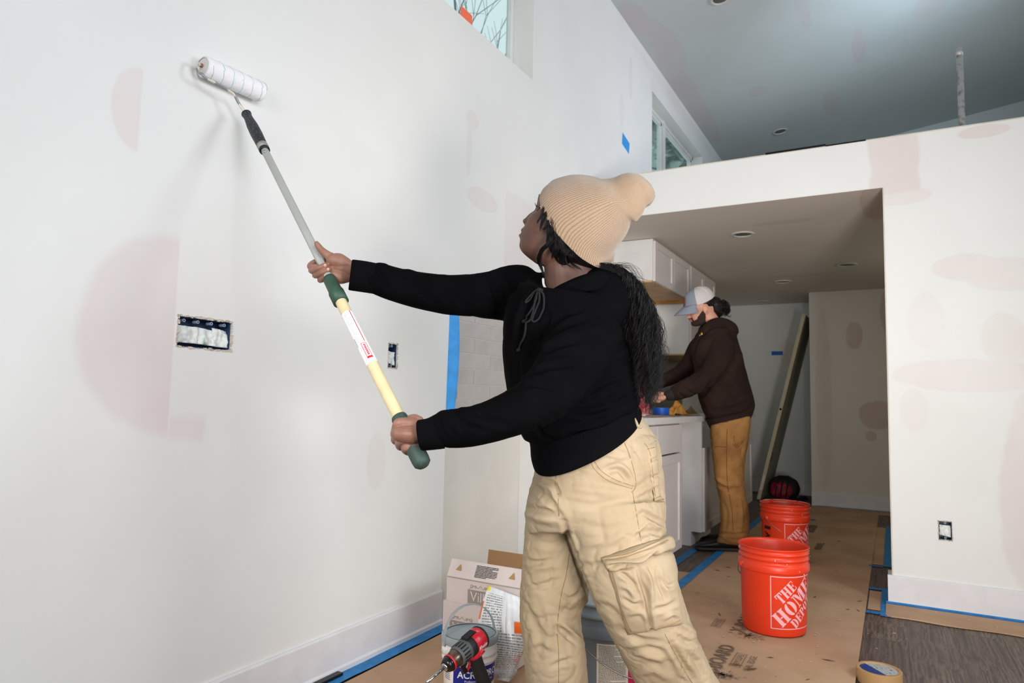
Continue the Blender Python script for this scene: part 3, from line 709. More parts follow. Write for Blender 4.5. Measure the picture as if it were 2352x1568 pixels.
# counter things sit between the hair and the man: distance along the worktop
def cx(px, x=-1.30): return on(0, x, px, 940)[1]
tape_roll('tape_roll', (-1.30, cx(1518), ct+0.006), 0.052, 0.038, 0.048, mat('bright_blue_tape', (0, 84, 190), 0.45), m_card, 'bright blue tape roll lying on the countertop by the man\'s hand')
# red caulk tube and red can
y = cx(1487)
root = thing('caulk_tube', 'red caulk tube standing tilted under the man\'s hand on the countertop', 'tube', (-1.34, y, ct+0.006)); root.rotation_euler = (0.25, 0.0, 0)
A = Acc(); A.lathe([(0.001, 0), (0.030, 0), (0.031, 0.006), (0.031, 0.165), (0.027, 0.175), (0.012, 0.185), (0.008, 0.20), (0.004, 0.24), (0.001, 0.241)], n=24); A.obj('tube_body', mat('red_plastic', (196, 32, 50), 0.35, var=0.25, vs=25, col2=(226, 130, 130)), root, True)
A = Acc(); A.lathe([(0.0315, 0.0), (0.0335, 0.0), (0.0335, 0.012), (0.0315, 0.012)], n=24); A.obj('base_rim', m_white, root)
y = cx(1502)
root = thing('paint_can', 'small red can behind the caulk tube on the countertop', 'can', (-1.36, y, ct+0.006)); A = Acc(); A.lathe([(0.001, 0), (0.03, 0), (0.03, 0.07), (0.027, 0.073), (0.001, 0.073)], n=24); A.obj('can_body', MATS['red_plastic'], root)
A = Acc(); A.lathe([(0.0305, 0.0), (0.032, 0.001), (0.0305, 0.004)], n=24); A.obj('can_rim', m_white, root)
from mathutils import noise as mnoise
def rag(name, c, sx, sy, h, m, label, cat, seed, cell=26):
    V = []; F = []; n = cell
    for j in range(n+1):
        for i in range(n+1):
            u, v = i/n*2-1, j/n*2-1; r = max(abs(u), abs(v)); e = (1-r**3)
            z = h*e*(0.55+0.9*mnoise.noise(Vector((u*1.7+seed, v*1.7, seed))))+0.003
            V.append((c[0]+u*sx*(1+0.15*mnoise.noise(Vector((u, v, seed)))), c[1]+v*sy, c[2]+max(0.003, z)))
    for j in range(n):
        for i in range(n): a = j*(n+1)+i; F.append((a, a+1, a+n+2, a+n+1))
    o = mk(name, V, F, m, smooth=True); o.modifiers.new('s', 'SOLIDIFY').thickness = 0.002; return tag(o, label, cat)
rag('work_glove', (-1.31, (cx(1530)+cx(1578))/2, ct+0.004), 0.06, 0.20, 0.085, mat('orange_yellow_cloth', (236, 166, 74), 0.8, var=0.12, vs=20, bs=200), 'crumpled orange yellow glove on the countertop right of the blue tape roll', 'glove', 2.2)
rag('rag', (-1.36, cx(1600), ct+0.004), 0.05, 0.10, 0.05, mat('tan_rag', (150, 124, 84), 0.9), 'small tan rag at the end of the countertop against the hoodie', 'rag', 6.1)
root = thing('marker_pen', 'small dark pen lying on the front of the countertop', 'pen', (-1.20, cx(1558, -1.2), ct+0.012)); root.rotation_euler = (0, 0, 0.5)
A = Acc(); A.tube([(0, -0.06, 0), (0, 0.045, 0)], 0.006, 12); A.obj('barrel', mat('navy_plastic', (24, 40, 90), 0.4), root, True); A = Acc(); A.tube([(0, 0.045, 0), (0, 0.07, 0)], 0.0068, 12); A.obj('cap', MATS['black_plastic'], root, True)

# leaning door slab
m_slab = mat('lit_door_edge', (196, 186, 160), 0.6, var=0.04); m_slabf = mat('shaded_door_face', (150, 146, 128), 0.6, var=0.05)  # one white slab; face darkened so its underside shade sits in the colour
root = thing('door_slab', 'pale door slab leaning on edge against the projecting wall at the back', 'door', (-1.255, 7.60, 0.02)); Hd = 1.985
ang = math.atan2((-0.79)-(-1.255), 1.93); root.rotation_euler = (0, ang, 0)
A = Acc(); A.box((-0.0175, 0.0, 0), (0.0175, 0.003, Hd)); A.box((-0.0175, 0.003, 0), (-0.0165, 0.70, Hd)); A.obj('edge', m_slab, root)
A = Acc(); A.box((-0.0164, 0.0031, 0.001), (0.0175, 0.70, Hd-0.001)); A.obj('slab', m_slabf, root)
A = Acc(); A.lathe([(0.0005, 0.0), (0.012, 0.0)], (0, -0.0004, 0.97), 16, axis=(0, -1, 0)); A.obj('latch_hole', m_dark, root)
A = Acc(); A.box((-0.010, -0.0006, 0.10), (0.010, 0, 0.26)); A.obj('label', mat('white_label', (220, 216, 206), 0.6), root)
A = Acc()
for k in range(5): A.box((0.0175, 0.012, 0.42+0.024*k), (0.03+0.008*(k % 2), 0.03, 0.43+0.024*k))
A.obj('hinge', MATS['black_plastic'], root)
# backpack
root = thing('backpack', 'dark red and black backpack on the floor behind the back orange bucket', 'bag', (-1.035, 7.83, 0.002))
def blob(rx, ry, rz, c, n=18, amp=0.12, seed=0, e=2.4):
    V = []; F = []
    for j in range(n+1):
        ph = -PI/2+PI*j/n
        for i in range(n*2):
            a = 2*PI*i/(n*2); x = math.copysign(abs(math.cos(a))**(2/e), math.cos(a))*math.cos(ph)**(2/e if math.cos(ph) > 0 else 1); y = math.copysign(abs(math.sin(a))**(2/e), math.sin(a))*max(0, math.cos(ph))**(2/e)
            z = math.copysign(abs(math.sin(ph))**(2/e), math.sin(ph)); k = 1+amp*mnoise.noise(Vector((x*2+seed, y*2, z*2)))
            V.append((c[0]+rx*x*k, c[1]+ry*y*k, c[2]+rz*z*k))
    for j in range(n):
        for i in range(n*2): a = j*n*2+i; b = j*n*2+(i+1) % (n*2); F.append((a, b, b+n*2, a+n*2))
    return V, F
A = Acc(); A.add(*blob(0.15, 0.10, 0.125, (0, 0, 0.13), seed=4)); A.obj('pack_body', mat('black_nylon', (24, 22, 26), 0.7), root, True)
A = Acc(); A.add(*blob(0.10, 0.05, 0.09, (-0.02, -0.075, 0.11), seed=7, amp=0.3)); A.obj('front_pocket', mat('maroon_nylon', (140, 22, 48), 0.6), root, True)
A = Acc()
for xx in (-0.07, -0.02, 0.035): A.tube(cat_rom([(xx, -0.118, 0.04), (xx+0.01, -0.132, 0.11), (xx+0.02, -0.10, 0.19), (xx+0.02, -0.03, 0.25)], 12), 0.006, 6, flat=2.0)
A.obj('strap', MATS['black_nylon'], root, True)
rag('floor_cloth', (-0.90, 7.95, 0.0), 0.08, 0.14, 0.06, MATS['black_nylon'], 'low black strap heap right of the dark red backpack', 'strap', 3.3)

# ------------------------------------------------------------------ buckets
def glyphs():
    G = {}
    def R(*r): return [[(a, b), (c, b), (c, d), (a, d)] for a, b, c, d in r]
    def arc(cx, cy, rx, ry, ix, iy, a0, a1, n=9):
        o = []
        for i in range(n):
            p, q = a0+(a1-a0)*i/n, a0+(a1-a0)*(i+1)/n
            o.append([(cx+rx*math.cos(p), cy+ry*math.sin(p)), (cx+rx*math.cos(q), cy+ry*math.sin(q)), (cx+ix*math.cos(q), cy+iy*math.sin(q)), (cx+ix*math.cos(p), cy+iy*math.sin(p))])
        return o
    G['T'] = (0.92, R((.30, .07, .60, .86), (.20, 0, .70, .07), (0, .90, .92, 1), (0, .66, .12, .90), (.80, .66, .92, .90)))
    G['H'] = (1.06, R((.08, .07, .40, .93), (.66, .07, .98, .93), (0, 0, .48, .07), (0, .93, .48, 1), (.58, 0, 1.06, .07), (.58, .93, 1.06, 1), (.43, .46, .63, .55)))
    G['E'] = (0.90, R((.08, .07, .40, .93), (0, 0, .86, .07), (0, .93, .86, 1), (.44, .46, .62, .55), (.62, .36, .70, .66), (.78, .07, .86, .30), (.78, .70, .86, .93)))
    G['O'] = (0.98, arc(.47, .5, .47, .5, .14, .42, PI*.56, PI*1.44)+arc(.51, .5, .47, .5, .14, .42, -PI*.44, PI*.44))
    G['M'] = (1.30, R((.10, .07, .20, .93), (.88, .07, 1.20, .93), (0, 0, .32, .07), (.78, 0, 1.30, .07), (0, .93, .40, 1), (.90, .93, 1.30, 1))+[[(.24, .93), (.50, .93), (.74, .12), (.60, .02)], [(.62, .42), (.70, .18), (.86, .93), (.80, .93)]])
    G['D'] = (0.98, R((.08, .07, .40, .93), (0, 0, .46, .07), (0, .93, .46, 1))+arc(.46, .5, .52, .5, .20, .43, -PI*.48, PI*.48))
    G['P'] = (0.88, R((.08, .07, .40, .93), (0, 0, .50, .07), (0, .93, .46, 1))+arc(.46, .72, .42, .28, .12, .20, -PI*.48, PI*.48))
    return G
GL = glyphs()
def logo_quads(s):
    """white square outline with three slanted stencil words, in a square of side s"""
    Q = []; b = s*0.017
    Q += [[(0, 0), (s, 0), (s, b), (0, b)], [(0, s-b), (s, s-b), (s, s), (0, s)], [(0, b), (b, b), (b, s-b), (0, s-b)], [(s-b, b), (s, b), (s, s-b), (s-b, s-b)]]
    ca = math.cos(PI/4); c = np.array([s/2, s/2]); ex = np.array([ca, ca]); ey = np.array([-ca, ca])
    def word(wd, h, xs, x0, y0):
        wid = sum(GL[k][0] for k in wd)+0.10*(len(wd)-1); k = xs/wid; x = x0
        for ch in wd:
            for q in GL[ch][1]: Q.append([tuple(c+ex*(x+p[0]*k)+ey*(y0+p[1]*h)) for p in q])
            x += (GL[ch][0]+0.10)*k
    word('THE', s*0.200, s*0.46, -s*0.23, s*0.185); word('HOME', s*0.285, s*1.06, -s*0.53, -s*0.130); word('DEPOT', s*0.185, s*0.70, -s*0.35, -s*0.345)
    return Q
def wrap_quads(Q, th0, zb, rad, out=0.0009, sub=3):
    A = Acc()
    for q in Q:
        p = [np.array(v) for v in q]; V = []; n = max(sub, int(max(np.linalg.norm(p[1]-p[0]), np.linalg.norm(p[2]-p[1]))/0.011))
        for j in range(n+1):
            for i in range(n+1):
                u, v = i/n, j/n; r = (p[0]*(1-u)+p[1]*u)*(1-v)+(p[3]*(1-u)+p[2]*u)*v; z = zb+r[1]; R_ = rad(z)+out; a = th0+r[0]/R_
                V.append((R_*math.cos(a), R_*math.sin(a), z))
        A.add(V, [(j*(n+1)+i, j*(n+1)+i+1, j*(n+1)+i+n+2, j*(n+1)+i+n+1) for j in range(n) for i in range(n)])
    return A
m_or = mat('orange_bucket_plastic', (226, 58, 24), 0.38, spec=0.45, var=0.05, vs=5, bs=30, bump=0.03)
m_orw = mat('orange_plastic_smeared', (222, 62, 34), 0.5, col2=(232, 210, 204), vs=9, lo=0.50, hi=0.56)
m_pinkw = mat('bucket_print', (240, 176, 182), 0.5, var=0.03); m_wire = mat('steel_wire', (150, 140, 134), 0.35, metal=0.8)
m_splat = mat('dried_splash', (236, 206, 192), 0.7)
PROF = [(0.1285, 0.004), (0.131, 0.0), (0.1335, 0.008), (0.1365, 0.05), (0.1415, 0.262), (0.143, 0.266), (0.1500, 0.267), (0.1515, 0.271), (0.1515, 0.296), (0.1490, 0.300), (0.1455, 0.302), (0.1455, 0.318), (0.1500, 0.3195), (0.1505, 0.3225), (0.1460, 0.325), (0.1462, 0.342), (0.1505, 0.3435), (0.1510, 0.3465), (0.1465, 0.349), (0.1470, 0.362), (0.1515, 0.365), (0.1525, 0.368), (0.1500, 0.3705), (0.1465, 0.369)]
def orange_bucket(loc, th_logo, ears, handle_deg, label, smear=False, warn=None):
    root = thing('orange_bucket', label, 'bucket', loc, 'orange five-gallon buckets')
    A = Acc(); A.lathe(PROF+[(0.144, 0.36), (0.1385, 0.26), (0.134, 0.05), (0.130, 0.008), (0.001, 0.008)], n=72); A.F.append(tuple(range(72))[::-1]); A.obj('bucket_body', m_or, root, True)
    rad = lambda z: np.interp(z, [0.008, 0.05, 0.262], [0.1335, 0.1365, 0.1415])
    wrap_quads(logo_quads(0.222), th_logo, 0.036, rad).obj('printed_logo', m_pinkw, root)
    if smear:
        A = Acc(); A.lathe([(0.1436, 0.30), (0.1460, 0.358), (0.1480, 0.370), (0.1505, 0.3712), (0.1505, 0.3709), (0.147, 0.3695), (0.1435, 0.355)], n=72); A.obj('plaster_smear', m_orw, root, True)
    if warn is not None:
        Q = [[(0, .085), (.052, .085), (.052, .105), (0, .105)]]+[[(0.012+dx, .02+dy), (0.012+dx+w, .02+dy), (0.012+dx+w, .02+dy+h), (0.012+dx, .02+dy+h)] for dx, dy, w, h in ((0, .03, .02, .012), (.012, .018, .022, .016), (-.002, .012, .014, .012), (.024, .004, .014, .012), (.004, -.006, .012, .010), (-.008, .04, .012, .008))]
        wrap_quads(Q, warn, 0.125, rad).obj('warning_print', mat('black_print', (40, 18, 16), 0.5), root)
        wrap_quads([[(-.003, 0), (.055, 0), (.055, .002), (-.003, .002)], [(-.003, 0), (-.001, 0), (-.001, .20), (-.003, .20)], [(.053, 0), (.055, 0), (.055, .20), (.053, .20)]], warn, 0.02, rad).obj('label_outline', mat('faded_print', (170, 60, 34), 0.5), root)
    # bail
    e = np.array([math.cos(ears), math.sin(ears), 0]); f = np.array([-math.sin(ears), math.cos(ears), 0]); hz = 0.283; A = Acc(); pts = []
    hd = math.radians(handle_deg)
    for s in np.linspace(0, PI, 40):
        dr = f*math.sin(s)*math.cos(hd)*0.158+np.array([0, 0, 1])*math.sin(s)*math.sin(hd)*0.158
        pts.append(e*0.157*math.cos(s)+dr+np.array([0, 0, hz]))
    A.tube(pts, 0.0021, 8); bail = A.obj('bail_handle', m_wire, root, True)
    m_ = len(pts)//2; A = Acc(); A.tube(pts[m_-3:m_+4], 0.0075, 12); A.obj('hand_grip', mat('white_plastic', (225, 215, 205), 0.5), bail, True)
    A = Acc()
    for sgn in (-1, 1): A.lathe([(0.001, 0.012), (0.010, 0.012), (0.013, 0.0)], e*sgn*0.148+np.array([0, 0, hz]), 16, axis=e*sgn)
    A.obj('ear', m_or, root, True)
    A = Acc(); rs = random.Random(int(loc[1]*100))
    for k in range(26):
        a = rs.uniform(0, 2*PI); z = 0.27+rs.uniform(-0.12, 0.09); r = (0.1517 if z > 0.266 else rad(z)+0.0006); s = rs.uniform(0.0006, 0.0016); hh = s*rs.uniform(0.7, 3.0)
        A.obox((r*math.cos(a), r*math.sin(a), z), ((math.cos(a), math.sin(a), 0), (-math.sin(a), math.cos(a), 0), (0, 0, 1)), (0.0006, s, hh))
    tag(A.obj('splash', m_splat, root), kind='stuff')
    return root
bc = np.array([-0.490, 3.345]); tc = math.atan2(-bc[1], -bc[0])       # direction from bucket to the camera
orange_bucket((bc[0], bc[1], 0.0065), tc-0.10, tc+PI-1.13, -38, 'nearest orange bucket, standing empty on the kraft sheet with square white print')
bd = np.array([-0.628, 4.78]); td = math.atan2(-bd[1], -bd[0])
orange_bucket((bd[0], bd[1], 0.0065), td-0.02, td-0.80, -42, 'farther orange bucket with plaster-smeared rim and wire handle in front', smear=True, warn=td-1.02)

# tape roll at the bottom edge
root = tape_roll('tape_roll', (-0.068, 2.935, 0.0), 0.076, 0.064, 0.048, mat('tan_tape', (178, 140, 92), 0.6), m_card, 'tan tape roll with blue and silver core label on the dark planks')
A = Acc(); n = 40
A.lathe([(0.001, 0.044), (0.064, 0.044)], n=40); o = A.obj('core_label', None, root)
t = NT('roll_label'); c = t.coord(); sep = t.new('ShaderNodeSeparateXYZ'); t.l.new(c, sep.inputs[0])
k = t.ss(t.math('ADD', sep.outputs[0], t.math('MULTIPLY', sep.outputs[1], 0.8)), -0.014, -0.012); cc = t.mix(k, (16, 52, 130), t.mix(t.ss(t.noise(90, 2, c), 0.6, 0.62), (176, 180, 178), (90, 96, 100)))
t.set(cc, 0.3); o.data.materials.append(t.m)
text = text_me('TAPE', 0.022, 0.0008)
V = [(v[0]*0.0+0, 0, 0) for v in text[0]]

# printing on the kraft sheet
m_ink = mat('grey_ink', (104, 90, 80), 0.8, var=0.2, vs=60, col2=(130, 108, 90), lo=0.3, hi=0.7)
def floor_text(s, size, px, py, bold=0.0, sx=1.0, frame=False, z=0.0082, ink=None, dx=0.0, dy=0.0):
    V, F = text_me(s, size, bold); p = on(2, z, px, py)+np.array([dx, dy, 0]); W = [(p[0]-v[1], p[1]+v[0]*sx, z) for v in V]; A = Acc(); A.add(W, F)
    if frame:
        x0, x1, y0, y1 = -0.3*size, size*0.98, -0.25*size, V[:, 0].max()*sx+0.25*size; b = size*0.08
        for a in ((x0, y0, x0+b, y1), (x1-b, y0, x1, y1), (x0, y0, x1, y0+b), (x0, y1-b, x1, y1)): A.add([(p[0]-a[0], p[1]+a[1], z), (p[0]-a[2], p[1]+a[1], z), (p[0]-a[2], p[1]+a[3], z), (p[0]-a[0], p[1]+a[3], z)], [(0, 1, 2, 3)])
    o = A.obj('sheet_print', ink or m_ink, s1); return o
floor_text('X-BOARD', 0.085, 1645, 1552, 0.001, 0.95); floor_text('REMODEL', 0.032, 1645, 1552, 0.0, 1.0, True, dx=0.050, dy=0.14)
floor_text('X-BOARD', 0.085, 1708, 1452, 0.001, 0.95); floor_text('REMODEL', 0.032, 1708, 1452, 0.0, 0.8, True, dx=-0.115, dy=0.02)
floor_text('SEAL EDGE', 0.035, 1722, 1541, 0.0, 1.0); floor_text('X-BOARD', 0.09, 1868, 1222, 0.004, 0.9); floor_text('REMODEL', 0.06, 1885, 1262, 0.002, 1.0)
A = Acc(); rs = random.Random(5)
for (px, py) in ((1660, 1548), (1722, 1458)):
    p = on(2, 0.0083, px, py)
    for k in range(120):
        a = rs.uniform(0, 2*PI); r = abs(rs.gauss(0, 0.045)); l = rs.uniform(0.002, 0.012)*max(0.3, 1-r*6); q = p+np.array([math.cos(a)*r, math.sin(a)*r*0.8, 0]); d = np.array([math.cos(a), math.sin(a), 0]); e = np.array([-d[1], d[0], 0])*0.0025
        A.add([q-d*l-e, q+d*l-e*.3, q+d*l+e*.3, q-d*l+e], [(0, 1, 2, 3)])
tag(A.obj('ink_splatter', m_ink, s1), kind='stuff')
A = Acc()
for k in range(90):
    x = rs.uniform(-1.0, -0.15); y = rs.uniform(2.2, 6.5); a = rs.uniform(0, PI); l = rs.uniform(0.004, 0.03); d = np.array([math.cos(a), math.sin(a), 0])*l; e = np.array([-d[1], d[0], 0])*rs.uniform(0.1, 0.35); q = np.array([x, y, 0.0083])
    A.add([q-d, q-e, q+d, q+e], [(0, 1, 2, 3)])
tag(A.obj('scuffs', mat('brown_scuff', (120, 84, 58), 0.8), s1), kind='stuff')
A = Acc()
for k in range(110):
    x = rs.uniform(-1.0, 0.0); y = rs.uniform(2.2, 6.5); l = rs.uniform(0.002, 0.009); q = np.array([x, y, 0.0075 if x < -0.142 else 0.0008]); n = 6
    A.add([q+np.array([math.cos(2*PI*i/n)*l, math.sin(2*PI*i/n)*l*rs.uniform(.4, 1), 0]) for i in range(n)], [tuple(range(n))])
tag(A.obj('paint_drips', mat('dried_white_paint', (214, 204, 196), 0.6), s1), kind='stuff')
# ------------------------------------------------------------------ boxes, bag, pail, drill, grey bucket
def text3(s, size, o, ex, ey, m, parent, name='print', bold=0.0, off=(0, 0, 0)):
    V, F = text_me(s, size, bold); ex, ey = np.array(ex, float), np.array(ey, float); A = Acc()
    A.add([np.array(o)+ex*v[0]+ey*v[1] for v in V], F); return A.obj(name, m, parent)
def lines3(o, ex, ey, w, h, n, seed, m, parent, name='print', duty=0.62):
    """rows of small print as thin broken strips"""
    rs = random.Random(seed); A = Acc(); ex, ey, o = [np.array(v, float) for v in (ex, ey, o)]
    for k in range(n):
        y = h*(1-(k+0.5)/n); x = 0; hh = h/n*duty/2; end = w*(1 if rs.random() < .75 else rs.uniform(.5, 1))
        while x < end:
            l = min(rs.uniform(0.004, 0.022)*w/0.1, end-x); a = o+ex*x+ey*(y-hh); A.add([a, a+ex*l, a+ex*l+ey*2*hh, a+ey*2*hh], [(0, 1, 2, 3)]); x += l+0.012*w
    return tag(A.obj(name, m, parent), kind='stuff')
m_bx = mat('printed_pinkish_carton', (216, 202, 198), 0.7, var=0.03, vs=5); m_bxin = mat('carton_inside', (158, 122, 84), 0.85); m_taupe = mat('taupe_print', (158, 146, 138), 0.7); m_blk = mat('small_black_print', (70, 66, 64), 0.7)
m_cream = mat('cream_print', (226, 216, 212), 0.7)
def carton(x0, x1, y0, y1, z0, z1, label, flaps=False, words='Villa'):
    root = thing('carton', label, 'box', (x0, y0, z0), 'pinkish tile cartons in the corner'); L = np.array(root.location); W, D, Hh = x1-x0, y1-y0, z1-z0; th = 0.004
    A = Acc(); A.box((0, 0, 0), (W, th, Hh)); A.box((0, D-th, 0), (W, D, Hh)); A.box((0, th, 0), (th, D-th, Hh)); A.box((W-th, th, 0), (W, D-th, Hh)); A.box((th, th, 0), (W-th, D-th, th))
    if not flaps: A.box((0.0005, 0.0005, Hh-th), (W-0.0005, D-0.0005, Hh+0.001))
    A.obj('carton_body', m_bx, root)
    lx = W*(0.30 if flaps else 0.10); lw = 0.115; lh = 0.052; lz = 0.006 if flaps else Hh*0.40
    A = Acc(); A.box((lx, -0.0008, lz), (lx+lw, 0.0, lz+lh)); A.obj('logo_block', m_taupe, root)
    text3(words, 0.052, (lx+0.012, -0.0014, lz+0.010), (1, 0, 0), (0, 0, 1), m_cream, root, 'logo_text', 0.0)
    A = Acc()
    for s in (-1, 1):
        cxx = lx+lw/2
        for rr, cc in ((0.008, 0.040), (0.006, 0.022)):
            A.tube([(cxx+s*cc+rr*math.cos(a)*(1-a/14), -0.001, lz+lh+0.012+rr*math.sin(a)*(1-a/14)) for a in np.linspace(0, 7.5, 26)], 0.0007, 4)
        A.tube(cat_rom([(cxx+s*0.050, -0.001, lz+lh+0.003), (cxx+s*0.03, -0.001, lz+lh+0.016), (cxx+s*0.012, -0.001, lz+lh+0.008), (cxx, -0.001, lz+lh+0.02)], 14), 0.0007, 4)
    tag(A.obj('scroll_print', m_taupe, root), kind='stuff')
    # side face print
    A = Acc(); A.box((W, D*0.35, 0.035), (W+0.0008, D*0.75, 0.11)); A.obj('side_logo', m_taupe, root)
    if flaps:
        a = math.radians(62); fv = np.array([0, math.cos(a), math.sin(a)]); fl = 0.068
        A = Acc(); A.obox(np.array([W/2, 0.002, Hh])+fv*fl/2, ((1, 0, 0), fv, np.cross((1, 0, 0), fv)), (W/2, fl/2, 0.0015)); f = A.obj('front_flap', m_bx, root)
        nrm = -np.cross((1, 0, 0), fv); nrm = nrm if nrm[1] < 0 else -nrm
        o = np.array([W*0.37, 0.002, Hh])+fv*0.010+nrm*0.0022; lines3(o, (1, 0, 0), fv, 0.098, 0.048, 9, 3, m_blk, f)
        A = Acc()
        for xx in (0.045, W-0.045):
            q = np.array([xx, 0.002, Hh])+fv*0.035+nrm*0.0025; A.add([q-np.array([.014, 0, 0])-fv*.008, q+np.array([.014, 0, 0])-fv*.010, q+np.array([.006, 0, 0])+fv*.016+nrm*.004], [(0, 1, 2)])
        A.obj('torn_patch', m_card, f)
        A = Acc(); A.obox((W/2+0.02, D+0.004, Hh+0.028), ((1, 0, 0), (0, 0.15, 1), (0, 1, -.15)), (W/2-0.01, 0.030, 0.002)); A.obj('rear_flap', m_bxin, root)
        A = Acc(); A.box((0.003, 0.0, Hh-0.0035), (W-0.003, -0.0012, Hh-0.001)); A.obj('crease', m_taupe, root)
    return root
carton(-1.570, -1.238, 2.30, 2.56, 0.006, 0.206, 'lower pinkish tile carton standing on the kraft sheet behind the white pail')
carton(-1.556, -1.226, 2.30, 2.56, 0.2075, 0.302, 'upper pinkish tile carton with its printed flap raised, on top of the other', True)
# mortar bag
t = NT('mortar_bag_plastic'); uvn = t.new('ShaderNodeUVMap'); sep = t.new('ShaderNodeSeparateXYZ'); t.l.new(uvn.outputs[0], sep.inputs[0]); U, Vv = sep.outputs[0], sep.outputs[1]
def rows(t, U, Vv, nrow, uscale, thr, duty=0.55):
    fr = t.math('FRACT', t.math('MULTIPLY', Vv, nrow)); row = t.ss(fr, duty-0.06, duty+0.06, 1, 0); fl = t.math('FLOOR', t.math('MULTIPLY', Vv, nrow))
    cv = t.new('ShaderNodeCombineXYZ'); t.l.new(t.math('MULTIPLY', U, uscale), cv.inputs[0]); t.l.new(t.math('MULTIPLY', fl, 7.13), cv.inputs[1])
    nz = t.noise(1.0, 1, cv.outputs[0]); return t.math('MULTIPLY', row, t.ss(nz, thr, thr+0.04))
pr = rows(t, U, Vv, 44, 70, 0.42); top = t.ss(Vv, 0.60, 0.62, 1, 0); zone = t.math('MAXIMUM', top, t.math('MULTIPLY', t.ss(U, 0.05, 0.08), t.ss(U, 0.46, 0.50, 1, 0)))
zone = t.math('MULTIPLY', zone, t.ss(Vv, 0.93, 0.95, 1, 0)); zone = t.math('MULTIPLY', zone, t.ss(Vv, 0.05, 0.06))
c1 = t.mix(t.math('MULTIPLY', pr, t.math('MULTIPLY', zone, 0.7)), (234, 236, 238), (60, 60, 64))
ora = t.math('MULTIPLY', t.math('MULTIPLY', t.ss(U, 0.74, 0.76), t.ss(Vv, 0.60, 0.62)), t.ss(Vv, 0.70, 0.72, 1, 0)); c2 = t.mix(ora, c1, (242, 112, 40))
red = t.math('MULTIPLY', t.math('MULTIPLY', t.ss(U, 0.80, 0.82), t.ss(Vv, 0.32, 0.34)), t.math('MULTIPLY', t.ss(Vv, 0.42, 0.44, 1, 0), pr)); c3 = t.mix(red, c2, (200, 90, 110))
edg = t.math('MULTIPLY', t.ss(U, 0.03, 0.035, 1, 0), t.math('MULTIPLY', t.ss(Vv, 0.7, 0.71), t.ss(Vv, 0.85, 0.86, 1, 0))); c4 = t.mix(edg, c3, (240, 110, 60))
yel = t.math('MULTIPLY', t.ss(U, 0.08, 0.09, 1, 0), t.ss(Vv, 0.95, 0.955)); c5 = t.mix(yel, c4, (236, 226, 60))
vl = t.math('MULTIPLY', t.math('MULTIPLY', t.ss(U, 0.594, 0.597), t.ss(U, 0.604, 0.607, 1, 0)), 0.5); c6 = t.mix(vl, c5, (250, 250, 250))
t.set(c6, 0.35, 0, 0.4); m_bag = t.m
# front surface as a sheet of picture points with depth, back closes to the cartons
rowsL = [(1122, 1344, 2.57), (1108, 1385, 2.54), (1099, 1432, 2.51), (1112, 1476, 2.47), (1122, 1520, 2.44), (1128, 1546, 2.42), (1142, 1560, 2.41)]
rowsR = [(1196, 1372, 2.52), (1204, 1402, 2.5), (1208, 1440, 2.47), (1204, 1490, 2.44), (1192, 1520, 2.43), (1187, 1544, 2.42), (1170, 1566, 2.41)]
Lc = cat_rom(rowsL, 40); Rc = cat_rom(rowsR, 40); V = []; UVs = []; n = 40
for j in range(40):
    v = 1-j/39
    for i in range(n+1):
        u = i/n; p = Lc[j]*(1-u)+Rc[j]*u; bul = math.sin(u*PI)**0.6*(0.030+0.03*math.sin(min(1, j/30)*PI*0.9))
        cr = 0.006*mnoise.noise(Vector((u*6, v*9, 1.0)))+0.004*mnoise.noise(Vector((u*14, v*20, 5.0)))+(0.010*math.exp(-((u-0.55)/0.03)**2) if j < 30 else 0)
        V.append(at(p[0], p[1], p[2]-bul-cr)); UVs.append((u, v))
nf = len(V)
for j in range(40):
    v = 1-j/39
    for i in range(n+1): u = i/n; p = Lc[j]*(1-u)+Rc[j]*u; V.append(at(p[0], p[1], p[2]+0.012+0.03*math.sin(u*PI)*math.sin(min(1, j/36)*PI)*0.6)); UVs.append((u, 0.99))
F = []
for j in range(39):
    for i in range(n): a = j*(n+1)+i; F += [(a, a+n+1, a+n+2, a+1), (nf+a, nf+a+1, nf+a+n+2, nf+a+n+1)]
for j in range(39):
    for i in (0, n): a = j*(n+1)+i; F.append((a, a+n+1, nf+a+n+1, nf+a))
for i in range(n): F.append((i, i+1, nf+i+1, nf+i)); a = 39*(n+1)+i; F.append((a, a+1, nf+a+1, nf+a))
V = np.array(V); V[:, 2] = np.maximum(V[:, 2], 0.0065+0.002)
o = mk('mortar_bag', V, F, m_bag, smooth=True, uv=UVs); tag(o, 'white plastic mortar bag covered in small print, propped against the cartons', 'bag')

# white pail with grey lid
PX, PYY = -1.268, 2.023
root = thing('adhesive_pail', 'white adhesive pail with grey lid, raised grey handle and blue label', 'bucket', (PX, PYY, 0.0065)); R0, HP = 0.092, 0.208
m_pail = mat('white_pail_plastic', (234, 228, 224), 0.35, var=0.02); m_lid = mat('grey_lid_plastic', (150, 160, 164), 0.4, var=0.03)
A = Acc(); A.lathe([(0.001, 0.0), (R0-0.012, 0.0), (R0-0.010, 0.004), (R0-0.004, 0.125), (R0-0.003, 0.130), (R0+0.001, 0.131), (R0+0.001, 0.138), (R0-0.002, 0.140), (R0-0.002, 0.150), (R0+0.002, 0.151), (R0+0.002, 0.160), (R0-0.001, 0.162), (R0, 0.200)], n=64); A.obj('pail_body', m_pail, root, True)
A = Acc(); A.lathe([(R0+0.003, 0.184), (R0+0.0045, 0.186), (R0+0.004, HP-0.002), (R0+0.001, HP+0.001), (R0-0.004, HP+0.001), (R0-0.007, HP-0.004), (R0-0.012, HP-0.005), (0.03, HP-0.005), (0.001, HP-0.005)], n=64); lid = A.obj('lid', m_lid, root, True)
